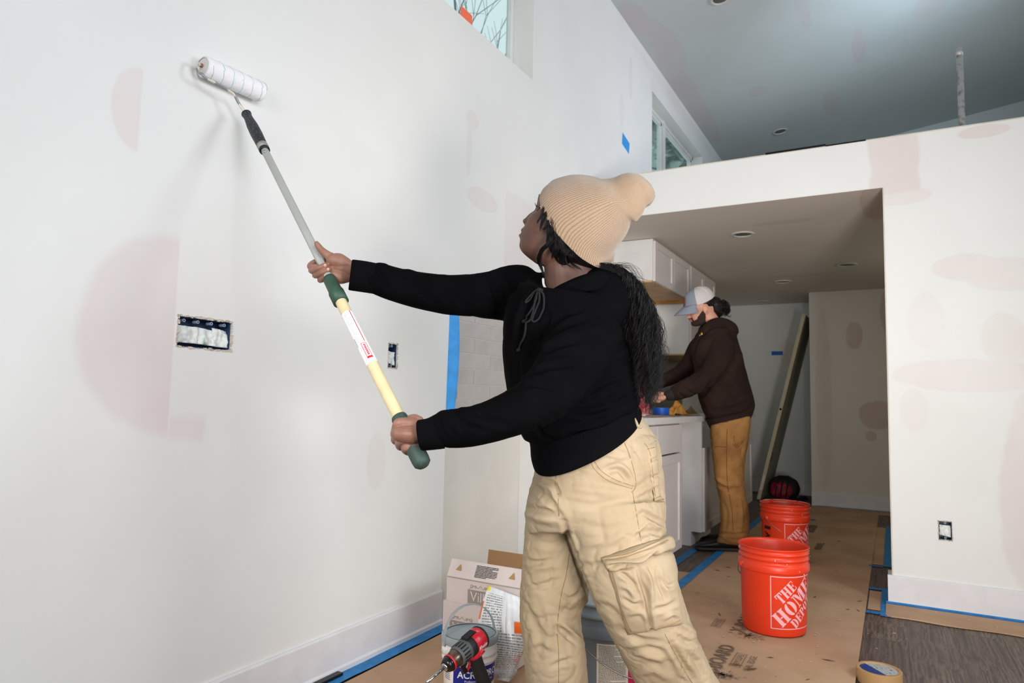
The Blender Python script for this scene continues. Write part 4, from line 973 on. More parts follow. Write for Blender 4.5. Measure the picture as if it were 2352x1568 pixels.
A = Acc(); A.lathe([(R0-0.0055, HP+0.0005), (R0-0.0062, HP+0.0012), (R0-0.0070, HP-0.002)], n=64); A.obj('lid_groove', mat('dark_lid_ring', (70, 78, 84), 0.6), lid, True)  # darker grey ring round the lid's edge
tp = math.atan2(-PYY, -PX); A = Acc(); hp = []
ea = tp-1.05; e = np.array([math.cos(ea), math.sin(ea), 0]); fb = np.array([-math.sin(ea), math.cos(ea), 0])
for s in np.linspace(0, PI, 36):
    hp.append(e*(R0+0.006)*math.cos(s)*(1+0.0*s)+np.array([0, 0, 0.178+0.118*math.sin(s)**0.8])-fb*0.012*math.sin(s))
V = []
for i, p in enumerate(hp):
    tan = np.array(hp[min(i+1, 35)])-np.array(hp[max(i-1, 0)]); tan /= np.linalg.norm(tan); wv = fb; nv = np.cross(tan, wv)
    for a, b in ((-1, -1), (1, -1), (1, 1), (-1, 1)): V.append(p+wv*0.0065*a+nv*0.0014*b)
F = [(i*4+k, i*4+(k+1) % 4, i*4+4+(k+1) % 4, i*4+4+k) for i in range(35) for k in range(4)]; A.add(V, F); A.obj('handle', m_lid, root)
A = Acc()
for s in (-1, 1): A.lathe([(0.001, 0.008), (0.012, 0.008), (0.016, -0.004)], e*s*(R0+0.001)+np.array([0, 0, 0.166]), 16, axis=e*s)
A.obj('handle_boss', m_pail, root, True)
rp = lambda z: np.interp(z, [0.004, 0.125], [R0-0.010, R0-0.004])
def wrapV(V, th0, zb, out): return [((rp(zb+v[1])+out)*math.cos(th0+v[0]/rp(zb+v[1])), (rp(zb+v[1])+out)*math.sin(th0+v[0]/rp(zb+v[1])), zb+v[1]) for v in V]
Q = [[(-0.085, 0.0), (0.085, 0.0), (0.085, 0.058), (-0.085, 0.058)]]
lab = wrap_quads(Q, tp+0.35, 0.066, rp, 0.0006, 24).obj('blue_label', mat('navy_label', (18, 34, 132), 0.4), root, True)
Z = [[(-0.085+0.0068*k, -0.0), (-0.085+0.0068*(k+1), 0.0), (-0.085+0.0068*(k+0.5), -0.006), (-0.085+0.0068*(k+0.5), -0.006)] for k in range(25)]
wrap_quads(Z, tp+0.35, 0.066, rp, 0.0006, 1).obj('label_teeth', MATS['navy_label'], root)
V, F = text_me('ACRYLPRO', 0.030, 0.0006); V = V-np.array([V[:, 0].max()/2, 0, 0]); mw = mat('white_print', (236, 238, 240), 0.5)
mk('label_text', wrapV(V, tp+0.42, 0.090, 0.0013), F, mw, root); V, F = text_me('Professional Tile Adhesive', 0.0098, 0.0); V = V-np.array([V[:, 0].max()/2, 0, 0]); mk('label_text', wrapV(V, tp+0.44, 0.077, 0.0013), F, mw, root)
G_ = [[(0.026*math.cos(a)*.62, 0.026*math.sin(a)*.62), (0.026*math.cos(b)*.62, 0.026*math.sin(b)*.62), (0, 0), (0, 0)] for a, b in zip(np.linspace(0, 2*PI, 25)[:-1], np.linspace(0, 2*PI, 25)[1:])]
wrap_quads(G_, tp-0.20, 0.036, rp, 0.0009, 1).obj('gold_seal', mat('gold_print', (226, 160, 30), 0.5), root)
Q = [[(-0.010, 0.004-k*0.006), (0.010, 0.004-k*0.006), (0.010, 0.0075-k*0.006), (-0.010, 0.0075-k*0.006)] for k in range(3)]; wrap_quads(Q, tp-0.20, 0.036, rp, 0.0014, 2).obj('seal_print', m_blk, root)
Q = []; rs = random.Random(9)
for k in range(7):
    x = 0.0
    while x < 0.06: l = rs.uniform(.004, .012); Q.append([(x, -k*0.006), (x+l, -k*0.006), (x+l, -k*0.006+0.0022), (x, -k*0.006+0.0022)]); x += l+0.0015
tag(wrap_quads(Q, tp+0.30, 0.050, rp, 0.0007, 2).obj('small_print', m_blk, root), kind='stuff')
Q = [[(x, z), (x+0.03, z), (x+0.03, z+0.003), (x, z+0.003)] for z in np.arange(0, 0.05, 0.006) for x in (0,)]
wrap_quads(Q, tp-1.15, 0.075, rp, 0.0007, 3).obj('side_print', mat('grey_print', (130, 134, 140), 0.6), root)

# cordless drill standing on its battery
DL = 2.15
def dpt(px, py, d=0.0): return at(px, py, DL+d)
root = thing('cordless_drill', 'red and black cordless drill with a steel bit, standing in front of the white pail', 'drill', dpt(1112, 1590))
L = np.array(root.location)
m_red = mat('red_tool_plastic', (196, 30, 48), 0.35, var=0.12, vs=40, col2=(226, 120, 128), lo=0.55, hi=0.75, bs=200, bump=0.05); m_tg = mat('grey_tool_plastic', (84, 86, 88), 0.45, var=0.1, vs=50, col2=(120, 122, 122), lo=0.6, hi=0.8); m_tb = mat('black_rubber', (26, 26, 28), 0.6, var=0.2, vs=30, bs=150, bump=0.1)
m_chr = mat('worn_chuck', (120, 104, 90), 0.3, metal=0.8, var=0.3, vs=30); m_steel = mat('bright_steel', (190, 196, 200), 0.2, metal=1.0); m_tbg = mat('black_gloss', (22, 20, 20), 0.25)
ax0, ax1 = dpt(1019, 1534, -0.085), dpt(1104, 1461, 0.055); axv = ax1-ax0; Lx = np.linalg.norm(axv); axv /= Lx
def lat(prof, m, name, parent=root, smooth=True, cap=False, n=40):
    A = Acc(); A.lathe([(r, z*Lx) for r, z in prof], ax0-L, n, axis=axv, cap=(False, cap)); return A.obj(name, m, parent, smooth)
lat([(0.0001, 0.0), (0.007, 0.0), (0.012, 0.012), (0.0125, 0.03), (0.011, 0.05)], m_steel, 'chuck_nose')
lat([(0.011, 0.03), (0.0165, 0.035), (0.0225, 0.09), (0.0235, 0.14), (0.022, 0.17)], m_tbg, 'chuck_sleeve')
lat([(0.0245, 0.14), (0.0262, 0.15), (0.0262, 0.175), (0.0240, 0.18)], m_red, 'chuck_ring')
lat([(0.0225, 0.16), (0.0245, 0.19), (0.0262, 0.25), (0.0275, 0.34), (0.026, 0.36)], m_chr, 'chuck_body')
col = lat([(0.026, 0.33), (0.0300, 0.335), (0.0310, 0.36), (0.0318, 0.50), (0.0325, 0.58), (0.0315, 0.60)], m_tg, 'clutch_collar')
A = Acc(); u1 = np.cross(axv, UP); u1 /= np.linalg.norm(u1); u2 = np.cross(axv, u1)
for k in range(18):
    a = 2*PI*k/18; r = u1*math.cos(a)+u2*math.sin(a); A.obox(ax0-L+axv*Lx*0.45+r*0.0318, (axv, r, np.cross(axv, r)), (Lx*0.07, 0.0009, 0.0022))
A.obj('collar_rib', m_tb, col)
lat([(0.031, 0.58), (0.0345, 0.60), (0.0355, 0.70), (0.0330, 0.72)], m_tb, 'gear_case')
lat([(0.0325, 0.68), (0.0350, 0.70), (0.0368, 0.80), (0.0365, 0.94), (0.0335, 0.985), (0.0305, 1.0)], m_red, 'motor_housing')
lat([(0.0340, 0.955), (0.0372, 0.96), (0.0372, 0.985), (0.0325, 1.015), (0.0200, 1.02), (0.0001, 1.02)], m_tb, 'rear_bumper')
A = Acc(); q = ax0-L+axv*Lx*0.66-FW*0.0+UP*0.036; A.obox(q, (axv, np.cross(axv, UP)/np.linalg.norm(np.cross(axv, UP)), UP), (0.022, 0.012, 0.004)); A.obj('speed_switch', m_tb, root)
A = Acc(); bd_ = -axv; A.tube([ax0-L+axv*0.004, ax0-L+bd_*0.075], 0.0045, 14); A.obj('drill_bit', m_steel, root, True)
# handle
hp = [dpt(1086, 1500, 0.01), dpt(1094, 1520, 0.015), dpt(1103, 1545, 0.022), dpt(1111, 1568, 0.03), dpt(1114, 1590, 0.03)]
A = Acc(); A.tube(cat_rom([p-L for p in hp], 24), np.interp(np.linspace(0, 1, 24), [0, .3, .7, 1], [0.021, 0.0175, 0.0185, 0.023]), 20, flat=1.25); hd_ = A.obj('grip', m_tb, root, True)
A = Acc(); A.tube(cat_rom([dpt(1072, 1499, -0.006)-L, dpt(1084, 1506, 0.0)-L, dpt(1092, 1500, 0.01)-L, dpt(1100, 1486, 0.02)-L], 14), np.linspace(0.010, 0.024, 14), 16); A.obj('housing_neck', m_red, root, True)
A = Acc(); A.tube(cat_rom([dpt(1053, 1529, -0.014)-L, dpt(1066, 1523, -0.010)-L, dpt(1078, 1512, -0.006)-L, dpt(1078, 1529, -0.002)-L, dpt(1073, 1540, 0.0)-L], 20), 0.0042, 10); A.obj('trigger_guard', m_red, root, True)
A = Acc(); A.tube(cat_rom([dpt(1068, 1520, -0.012)-L, dpt(1064, 1532, -0.012)-L, dpt(1069, 1543, -0.008)-L], 10), 0.0085, 12); A.obj('trigger', m_tbg, root, True)
# battery foot stands on the sheet
fx = dpt(1112, 1585, 0.03); fx[2] = 0.0; hdir = axv.copy(); hdir[2] = 0; hdir /= np.linalg.norm(hdir); hs = np.array([-hdir[1], hdir[0], 0])
def foot(z0, z1, l, w_, m, name, sh=0.0):
    A = Acc(); bm = bmesh.new(); bmesh.ops.create_cube(bm, size=1.0); bmesh.ops.bevel(bm, geom=bm.edges[:], offset=0.12, segments=3, affect='EDGES')
    c = fx+hdir*sh+np.array([0, 0, (z0+z1)/2])-L; bm.verts.index_update()
    A.add([c+hdir*v.co.x*l+hs*v.co.y*w_+np.array([0, 0, v.co.z*(z1-z0)]) for v in bm.verts], [[v.index for v in f.verts] for f in bm.faces]); bm.free(); return A.obj(name, m, root, True)
foot(0.0065, 0.050, 0.115, 0.076, m_tb, 'battery_pack', -0.01); foot(0.046, 0.075, 0.100, 0.070, m_tb, 'battery_mount', -0.012); foot(0.030, 0.058, 0.040, 0.080, m_red, 'battery_latch', 0.036)
# printed script on housing (plain strokes)
A = Acc(); s0 = dpt(1084, 1483, -0.02)
for (a, b, c_, d_, wd) in ((1083, 1494, 1103, 1470, .0008), (1080, 1490, 1086, 1486, .0012), (1082, 1494, 1089, 1489, .0012)): 
    q1 = dpt(a, b, -0.012)-L; q2 = dpt(c_, d_, -0.010)-L; A.tube([q1, q2], wd, 6)
V, F = text_me('Milwaukee', 0.019, 0.0004, 0.3); exv = (dpt(1103, 1468, 0.030)-dpt(1083, 1492, -0.010)); exv /= np.linalg.norm(exv); eyv = np.cross(exv, FW); eyv /= np.linalg.norm(eyv); eyv = eyv if eyv@UP > 0 else -eyv
# project the lettering onto the housing
c_ax = ax0+axv*Lx*0.72; P_ = []
for v in V:
    s = Lx*0.715+v[0]*0.45; aa = v[1]*1.0/0.0385; vd = -FW-axv*((-FW)@axv); vd /= np.linalg.norm(vd); sd = np.cross(axv, vd); ang_ = -0.50+aa; r = vd*math.cos(ang_)+sd*math.sin(ang_)*(1 if sd@UP > 0 else -1)
    P_.append(ax0-L+axv*s+r*0.0378)
mk('housing_print', P_, F, mw, root)

# grey bucket between the legs
root = thing('grey_bucket', 'dark grey lidded bucket with paper label seen between the khaki trouser legs', 'bucket', (-0.831, 2.164, 0.0065)); m_gb = mat('grey_bucket_plastic', (104, 112, 118), 0.45, var=0.05, vs=9); m_gl = mat('grey_rim_plastic', (132, 142, 148), 0.4)
A = Acc(); A.lathe([(0.001, 0.0), (0.131, 0.0), (0.1335, 0.006), (0.1415, 0.262), (0.143, 0.266), (0.150, 0.267), (0.1515, 0.271), (0.1515, 0.300), (0.149, 0.304), (0.1455, 0.305), (0.1455, 0.326)], n=72); A.obj('bucket_body', m_gb, root, True)
A = Acc(); A.lathe([(0.1455, 0.326), (0.1525, 0.327), (0.1535, 0.332), (0.1535, 0.340), (0.1465, 0.343), (0.1465, 0.362), (0.152, 0.363), (0.1525, 0.368), (0.148, 0.371), (0.14, 0.366), (0.001, 0.366)], n=72); A.obj('lid', m_gl, root, True)
tg = math.atan2(-2.164, 0.831); rad_g = lambda z: np.interp(z, [0.008, 0.262], [0.1335, 0.1415])
wrap_quads([[(0, 0), (0.098, 0), (0.098, 0.15), (0, 0.15)]], tg-0.22, 0.106, rad_g, 0.0007, 20).obj('paper_label', mat('tan_paper_label', (196, 188, 172), 0.8), root)
wrap_quads([[(0.099, 0), (0.13, 0), (0.13, 0.105), (0.099, 0.105)]], tg-0.22, 0.106, rad_g, 0.0007, 10).obj('red_label', mat('crimson_label', (190, 30, 80), 0.5), root)
Q = []; rs = random.Random(12)
for k in range(34):
    x = 0.006; end = 0.09*(1 if rs.random() < .8 else rs.uniform(.4, .9))
    while x < end: l = rs.uniform(.003, .010); y_ = 0.143-k*0.0041; Q.append([(x, y_), (min(x+l, end), y_), (min(x+l, end), y_+0.0018), (x, y_+0.0018)]); x += l+0.0012
tag(wrap_quads(Q, tg-0.22, 0.106, rad_g, 0.0012, 1).obj('label_print', mat('worn_print', (104, 98, 90), 0.7), root), kind='stuff')
A = Acc(); pts = []
for a_, z_ in cat_rom([(-0.95, .285, 0), (-0.5, .246, 0), (0, .196, 0), (.5, .160, 0), (1.0, .150, 0), (1.6, .185, 0), (2.15, .285, 0)], 60)[:, :2]: pts.append((0.157*math.cos(tg+a_), 0.157*math.sin(tg+a_), z_))
A.tube(pts, 0.002, 8); A.obj('bail_handle', m_wire, root, True)
# ------------------------------------------------------------------ people: shared parts
def skin_mat(name, col, col2, rough=0.5):
    t = NT(name); c = t.coord(); cc = t.mix(t.ss(t.noise(18, 3, c), 0.35, 0.7), col, col2); t.set(cc, rough, 0, 0.4)
    t.b.inputs['Subsurface Weight'].default_value = 0.06; t.b.inputs['Subsurface Radius'].default_value = (0.02, 0.006, 0.003); t.b.inputs['Subsurface Scale'].default_value = 0.4
    t.bump(t.noise(260, 2, c), 0.10, 0.0006); return t.m
def head_parts(O, Fh, Lh, Uh, table, nose, lips, wd, brow_z, eye_z, eye_y, mouth_z, nz=110, na=96, socket=0.008, jaw=None):
    """one closed skull and face surface in a local frame (forward, left, up), metres"""
    T = np.array(table, float); zs = np.linspace(T[0, 0], T[-1, 0], nz)
    f = lambda k: np.interp(zs, T[:, 0], T[:, k])
    def sm(a, k=4):
        for _ in range(k): a = np.concatenate([[a[0]], (a[:-2]+2*a[1:-1]+a[2:])/4, [a[-1]]])
        return a
    xf, xb, w = sm(f(1), 8), sm(f(2), 8), sm(f(3), 8); N = np.array(nose); nb = np.interp(zs, N[:, 0], N[:, 1], 0, 0); ns = np.interp(zs, N[:, 0], N[:, 2])
    Lp = np.array(lips); lb = np.interp(zs, Lp[:, 0], Lp[:, 1], 0, 0); ls = np.interp(zs, Lp[:, 0], Lp[:, 2]); nb, lb = sm(nb, 2), sm(lb, 1)
    V = []
    for i, z in enumerate(zs):
        xc = xb[i]+(xf[i]-xb[i])*0.46
        for k in range(na):
            a = 2*PI*k/na; ca, sa = math.cos(a), math.sin(a); y = w[i]*math.copysign(abs(sa)**0.92, sa)
            if ca >= 0: x = xc+(xf[i]-xc)*abs(ca)**0.80
            else: x = xc-(xc-xb[i])*abs(ca)**0.92
            if ca > 0:
                x += nb[i]*math.exp(-(y/ns[i])**2)+lb[i]*math.exp(-(abs(y)/ls[i])**2.6)
                for s in (-1, 1): x -= socket*math.exp(-((y-s*eye_y)/0.0155)**2-((z-eye_z)/0.0105)**2)
                for s in (-1, 1): x += 0.0035*math.exp(-((y-s*eye_y*0.95)/0.020)**2-((z-brow_z)/0.007)**2)
                for s in (-1, 1): x += 0.004*math.exp(-((y-s*0.045)/0.016)**2-((z-eye_z+0.032)/0.016)**2)
            V.append(O+Fh*x+Lh*y+Uh*z)
    F = [(i*na+k, i*na+(k+1) % na, (i+1)*na+(k+1) % na, (i+1)*na+k) for i in range(nz-1) for k in range(na)]
    F.append(tuple(range(na))[::-1]); F.append(tuple((nz-1)*na+k for k in range(na))); return V, F
def tubepx(P, R, n=14, k=None, cap=True, flat=None):
    """tube through (px, py, depth) points, radii in metres"""
    P3 = [at(*p) for p in P]; k = k or max(8, 5*len(P)); pts = cat_rom(P3, k); rr = np.interp(np.linspace(0, 1, k), np.linspace(0, 1, len(R)), R)
    T = pts[1]-pts[0]; T /= np.linalg.norm(T); T2 = pts[-1]-pts[-2]; T2 /= np.linalg.norm(T2)
    pre = [pts[0]-T*rr[0]*0.85, pts[0]-T*rr[0]*0.5]; post = [pts[-1]+T2*rr[-1]*0.5, pts[-1]+T2*rr[-1]*0.85]
    pts = np.vstack([pre, pts, post]); rr = np.concatenate([[rr[0]*0.5, rr[0]*0.85], rr, [rr[-1]*0.85, rr[-1]*0.5]])
    V, F, _ = tubedata(pts, rr, n, cap, flat); return V, F
def ringsloft(rs, n=40, k=60, cap=True):
    R_ = [pring(*r[:4], near=r[4] if len(r) > 4 else (0, 0), n=n, e=r[5] if len(r) > 5 else 2.2, dl=r[6] if len(r) > 6 else 0.0) for r in rs]
    return loft(resample_rings(R_, k), cap)
def ell(c, r, n=16):
    V = []; F = []; c = np.array(c, float)
    for j in range(n+1):
        p = PI*j/n
        for i in range(2*n): a = PI*i/n; V.append(c+np.array([r[0]*math.sin(p)*math.cos(a), r[1]*math.sin(p)*math.sin(a), r[2]*math.cos(p)]))
    for j in range(n):
        for i in range(2*n): a = j*2*n+i; b = j*2*n+(i+1) % (2*n); F.append((a, b, b+2*n, a+2*n))
    return V, F
def ribbons(curves, rads, n=4):
    A = Acc()
    for c, r in zip(curves, rads): A.tube(c, r, n, cap=False)
    return A
def hair_mat(name, col, rough=0.32):
    t = NT(name); c = t.coord(); t.set(t.mix(t.ss(t.noise(60, 2, c), 0.3, 0.7), col, tuple(v*1.4+2 for v in col)), rough, 0, 0.28); return t.m

# ------------------------------------------------------------------ the woman with the roller
def curve3(P, k): return cat_rom([at(*p) for p in P], k)
woman = thing('person', 'woman in black hoodie, tan beanie and khaki cargo trousers holding the long paint roller', 'person', (-0.62, 1.70, 0.0))
WL = np.array(woman.location)
m_skin = skin_mat('deep_brown_skin', (93, 64, 53), (78, 53, 43)); m_skinh = skin_mat('brown_hand_skin', (152, 112, 95), (130, 92, 77))
POLE_A = at(972, 1068, 1.40); POLE_B = on(0, -1.705, 566, 262)
def pole_at(t): return POLE_A+(POLE_B-POLE_A)*t
def pole_depth(py):
    lo, hi = 0.0, 1.0
    for _ in range(30):
        m_ = (lo+hi)/2; P, z = proj(pole_at(m_))
        if P[1] > py: lo = m_
        else: hi = m_
    P, z = proj(pole_at(lo)); return float(z), float(P[0])
# --- head (local frame leans back and turns a little away)
al = math.radians(17); psi = math.radians(9); Dh = 1.76
ef = -RT*math.cos(al)+UP*math.sin(al); Fh = ef*math.cos(psi)+FW*math.sin(psi); Uh = RT*math.sin(al)+UP*math.cos(al); Lh = np.cross(Uh, Fh)
HO = at(1300, 500, Dh)
def h2(px, py):
    v = at(px, py, Dh)-HO; return (v@ef)/math.cos(psi), v@Uh
prof = [(1300, 598), (1262, 594), (1232, 586), (1209, 584), (1198, 577), (1192.5, 564.5), (1195, 547.6), (1192, 538.5), (1198, 533), (1194.5, 527), (1196.5, 523), (1206, 512.5), (1200.6, 501.5), (1216, 488), (1229, 481), (1236.5, 465), (1237, 456), (1241, 448), (1248, 440), (1262, 425), (1285, 413)]
PR = [h2(*p) for p in prof]
tabz = lambda py, px: h2(px, py)[1]
z_chin = PR[5][1]; z_lip = PR[7][1]; z_mouth = PR[8][1]; z_nose = PR[12][1]; z_nb = PR[11][1]; z_br = PR[14][1]; z_brow = PR[16][1]; z_eye = h2(1234, 480)[1]-0.002
base = lambda i, d=0.0: PR[i][0]-d
table = [(z_chin-0.030, 0.040, -0.03, 0.020), (z_chin-0.0215, PR[3][0]-0.008, -0.045, 0.034), (z_chin-0.012, PR[4][0]-0.001, -0.055, 0.044), (z_chin, PR[5][0], -0.065, 0.050), (PR[6][1], PR[6][0]-0.001, -0.072, 0.055),
         (z_lip, PR[7][0]-0.007, -0.080, 0.058), (z_mouth, PR[8][0]-0.005, -0.084, 0.060), (PR[10][1], PR[10][0]-0.006, -0.088, 0.063), (z_nb, PR[11][0]-0.003, -0.092, 0.066),
         (z_nose, PR[11][0]-0.004, -0.096, 0.069), (PR[13][1], PR[13][0]-0.007, -0.100, 0.071), (z_br, PR[14][0]-0.004, -0.102, 0.0725), (z_brow, PR[16][0]-0.001, -0.100, 0.073), (PR[18][1], PR[18][0], -0.096, 0.069),
         (PR[18][1]+0.008, PR[18][0]-0.010, -0.090, 0.062), (PR[18][1]+0.015, PR[18][0]-0.028, -0.075, 0.048), (PR[18][1]+0.020, PR[18][0]-0.052, -0.050, 0.030), (PR[18][1]+0.022, 0.010, -0.03, 0.012)]
nb_ = lambda i, j: PR[i][0]
nose = [(z_nb-0.003, 0.0, 0.013), (z_nb+0.001, 0.008, 0.014), (z_nose-0.004, PR[12][0]-PR[11][0]+0.0025, 0.0150), (z_nose, PR[12][0]-PR[11][0]+0.004, 0.0140), (z_nose+0.006, (PR[12][0]-PR[11][0])+0.000, 0.0095), (PR[13][1], 0.0075, 0.008), (z_br, 0.005, 0.0075), (z_brow-0.004, 0.002, 0.010), (z_brow+0.004, 0.0, 0.012)]
lips = [(z_lip-0.010, 0.0, 0.016), (z_lip-0.004, 0.0045, 0.018), (z_lip, 0.0072, 0.020), (z_mouth-0.0015, 0.0058, 0.022), (z_mouth, 0.0018, 0.023), (z_mouth+0.0015, 0.0050, 0.022), ((z_mouth+PR[10][1])/2+0.002, 0.0062, 0.020), (PR[10][1], 0.0052, 0.015), (PR[10][1]+0.006, 0.0012, 0.008), (PR[10][1]+0.010, 0.0, 0.008)]
headV, headF = head_parts(HO, Fh, Lh, Uh, table, nose, lips, None, z_brow, z_eye, 0.030, z_mouth)
# nostril wings and neck
parts = [(headV, headF)]
for s in (-1, 1): parts.append(ell(HO+Fh*(PR[12][0]-0.0125)+Lh*s*0.0115+Uh*(z_nose-0.0035), (0.0085, 0.0080, 0.0072), 10))
parts.append(ringsloft([((1262, 560), (1375, 545), 1.765, 0.050), ((1249, 592), (1372, 580), 1.765, 0.052), ((1250, 622), (1376, 615), 1.765, 0.055), ((1250, 660), (1380, 655), 1.765, 0.066), ((1248, 700), (1392, 700), 1.765, 0.085), ((1250, 740), (1390, 750), 1.765, 0.085)], 32, 40))
bodyU = remesh(parts, 0.0020, 3)
# --- right hand (palm side to us) closed round the pole
dR, xR = pole_depth(610); print('pole depth at right hand', dR, xR)
def off(P, d=dR): return [(a, b, d+c) for a, b, c in P]
hp = []
hp.append(tubepx(off([(850, 634, 0.02), (812, 622, 0.010), (797, 619, 0.006), (780, 614, 0.006), (764, 611, 0.012)]), [0.0250, 0.0225, 0.0235, 0.027, 0.022], 20, flat=0.85))
hp.append(tubepx(off([(795, 608, 0.000), (778, 600, -0.006), (764, 596, -0.008), (757, 592, -0.006)]), [0.018, 0.021, 0.017, 0.011], 16))   # thenar
hp.append(tubepx(off([(796, 636, 0.002), (782, 636, -0.004), (770, 631, -0.006), (762, 624, 0.0)]), [0.015, 0.018, 0.0155, 0.011], 16))    # heel of the hand
hp.append(tubepx(off([(770, 596, -0.006), (752, 585.5, -0.004), (738, 574, -0.001), (730.5, 564, 0.0), (727, 558.5, 0.0)]), [0.0135, 0.0108, 0.0090, 0.0078, 0.0062], 16))   # thumb
hp.append(tubepx(off([(772, 604, 0.018), (752, 598, 0.031), (732, 600, 0.030), (718, 606, 0.020), (712.5, 611.5, 0.006), (718, 613, -0.004), (726, 611.0, -0.007)]), [0.0125, 0.0105, 0.0092, 0.0088, 0.0082, 0.0074, 0.0062], 14))  # index
hp.append(tubepx(off([(774, 612, 0.018), (752, 608, 0.031), (732, 612, 0.028), (718, 619, 0.014), (717, 621, -0.006), (729, 617, -0.021), (743, 611, -0.023), (751, 608.5, -0.017)]), [0.0125, 0.0105, 0.0092, 0.0088, 0.0083, 0.0080, 0.0072, 0.0062], 14))
hp.append(tubepx(off([(776, 622, 0.017), (756, 620, 0.030), (738, 624, 0.026), (725, 631, 0.010), (727, 631.5, -0.010), (738, 627, -0.022), (750, 621.0, -0.023), (758, 617.5, -0.017)]), [0.0120, 0.0100, 0.0088, 0.0084, 0.0080, 0.0076, 0.0070, 0.0060], 14))
hp.append(tubepx(off([(778, 632, 0.014), (762, 634, 0.026), (748, 639, 0.020), (736, 643, 0.004), (738, 642, -0.012), (746, 636, -0.020), (754, 630, -0.018)]), [0.0105, 0.0088, 0.0078, 0.0074, 0.0072, 0.0068, 0.0058], 14))
handR = remesh(hp, 0.00125, 5)
# --- left hand (back to us)
dL_, xL = pole_depth(1000); print('pole depth at left hand', dL_, xL)
def offl(P): return [(a, b, dL_+c) for a, b, c in P]
hp = []
hp.append(tubepx(offl([(1010, 996, -0.018), (982, 997, -0.020), (966, 997, -0.022), (948, 997, -0.026), (930, 996, -0.024)]), [0.0240, 0.0235, 0.0270, 0.0330, 0.0300], 22, flat=0.62))
hp.append(tubepx(offl([(962, 979, -0.020), (945, 973, -0.023), (928, 971, -0.020)]), [0.013, 0.014, 0.012], 14))
hp.append(tubepx(offl([(966, 1014, -0.018), (952, 1020, -0.022), (942, 1023, -0.018)]), [0.013, 0.013, 0.011], 14))
for (kx, ky, mx, my, ex, ey, r) in ((913.5, 972, 906.5, 998, 926, 1006, 0.0093), (914.5, 991, 908, 1010, 934, 1020, 0.0096), (922, 1009, 918.5, 1024, 944, 1032, 0.0092), (934, 1026, 935, 1036.5, 952, 1042, 0.0080)):
    hp.append(tubepx(offl([(kx+22, ky-1, -0.021), (kx+2, ky, -0.024), (kx-4, (ky+my)/2, -0.012), (mx, my, 0.006), (mx+6, my+2, 0.022), ((mx+ex)/2+4, (my+ey)/2, 0.030), (ex, ey, 0.026)]), [r*1.25, r*1.18, r*1.04, r, r*0.96, r*0.9, r*0.75], 14))
hp.append(tubepx(offl([(962, 968, -0.004), (950, 962, 0.012), (935, 966, 0.026), (920, 975, 0.026), (912, 984, 0.016)]), [0.012, 0.011, 0.0095, 0.0085, 0.0075], 14))  # thumb round the far side
handL = remesh(hp, 0.00125, 5)
# nails
A = Acc()
def nail(px, py, d, ang, sx=0.0042, sy=0.0052):
    c = at(px, py, d); e1 = RT*math.cos(ang)-UP*math.sin(ang); e2 = np.cross(e1, FW)
    n_ = 8; V = [c-FW*0.0008]+[c+e1*sx*math.cos(2*PI*i/n_)+e2*sy*0.8*math.sin(2*PI*i/n_) for i in range(n_)]; A.add(V, [(0, 1+i, 1+(i+1) % n_) for i in range(n_)])
nail(746.5, 609.3, dR-0.0305, -0.35); nail(753.5, 618.6, dR-0.0305, -0.4); nail(750, 632, dR-0.0265, -0.55)
nails = A
# --- limbs and trunk under the clothes
def sleeve_r(): return [((1215, 640), (1180, 760), 1.85, 0.075), ((1150, 625), (1140, 735), 1.83, 0.062), ((1060, 633), (1035, 724), 1.785, 0.050), ((985, 627), (962, 709), 1.74, 0.046), ((905, 611), (893, 689), 1.70, 0.042), ((868, 604), (852, 674), 1.685, 0.038), ((850, 604), (846, 672), 1.68, 0.037)]
limb = []
limb.append(tubepx([(1310, 720, 1.77), (1312, 850, 1.77), (1335, 980, 1.77), (1365, 1070, 1.77), (1370, 1130, 1.77)], [0.085, 0.09, 0.085, 0.095, 0.085], 24))
limb.append(tubepx([(1290, 690, 1.76), (1195, 672, 1.86), (1030, 676, 1.775), (850, 636, 1.70)], [0.05, 0.042, 0.034, 0.025], 16))
limb.append(tubepx([(1345, 720, 1.75), (1358, 745, 1.70), (1308, 850, 1.56), (1235, 925, 1.47), (1100, 975, 1.425), (1005, 996, 1.40)], [0.05, 0.044, 0.040, 0.038, 0.032, 0.025], 16))
legRpts = [(1300, 1120, 1.80), (1272, 1260, 1.85), (1264, 1430, 1.845), (1278, 1580, 1.85), (1288, 1680, 1.88), (1290, 1725, 1.89)]
legLpts = [(1415, 1120, 1.75), (1425, 1240, 1.70), (1470, 1380, 1.695), (1548, 1530, 1.77), (1630, 1650, 1.87), (1656, 1695, 1.92)]
limb.append(tubepx(legRpts, [0.07, 0.068, 0.052, 0.048, 0.040, 0.034], 18)); limb.append(tubepx(legLpts, [0.07, 0.068, 0.052, 0.048, 0.040, 0.034], 18))
limbs = remesh(limb, 0.010, 2)
body_me = join_me('body', [bodyU, handR, handL, limbs])
nfU, nfR, nfL, nfB = [len(m_.polygons) for m_ in (bodyU, handR, handL, limbs)]
body_me.transform(Matrix.Translation(-Vector(WL)))
body = link('body', body_me, [m_skin, m_skinh], woman, True)
body_me.polygons.foreach_set('material_index', [0]*nfU+[1]*(nfR+nfL)+[0]*nfB)
def child(name, me_or_acc, m, parent=None, smooth=True):
    parent = parent or woman; 
    if isinstance(me_or_acc, Acc): o = me_or_acc.obj(name, m, None, smooth)
    else: o = link(name, me_or_acc, m, None, smooth)
    # bring to the thing's frame
    root = parent
    while root.parent: root = root.parent
    o.data.transform(Matrix.Translation(-Vector(root.location))); o.parent = parent; return o
tag(child('fingernail', nails, skin_mat('nail', (182, 134, 118), (174, 126, 110), 0.3)), kind='stuff')
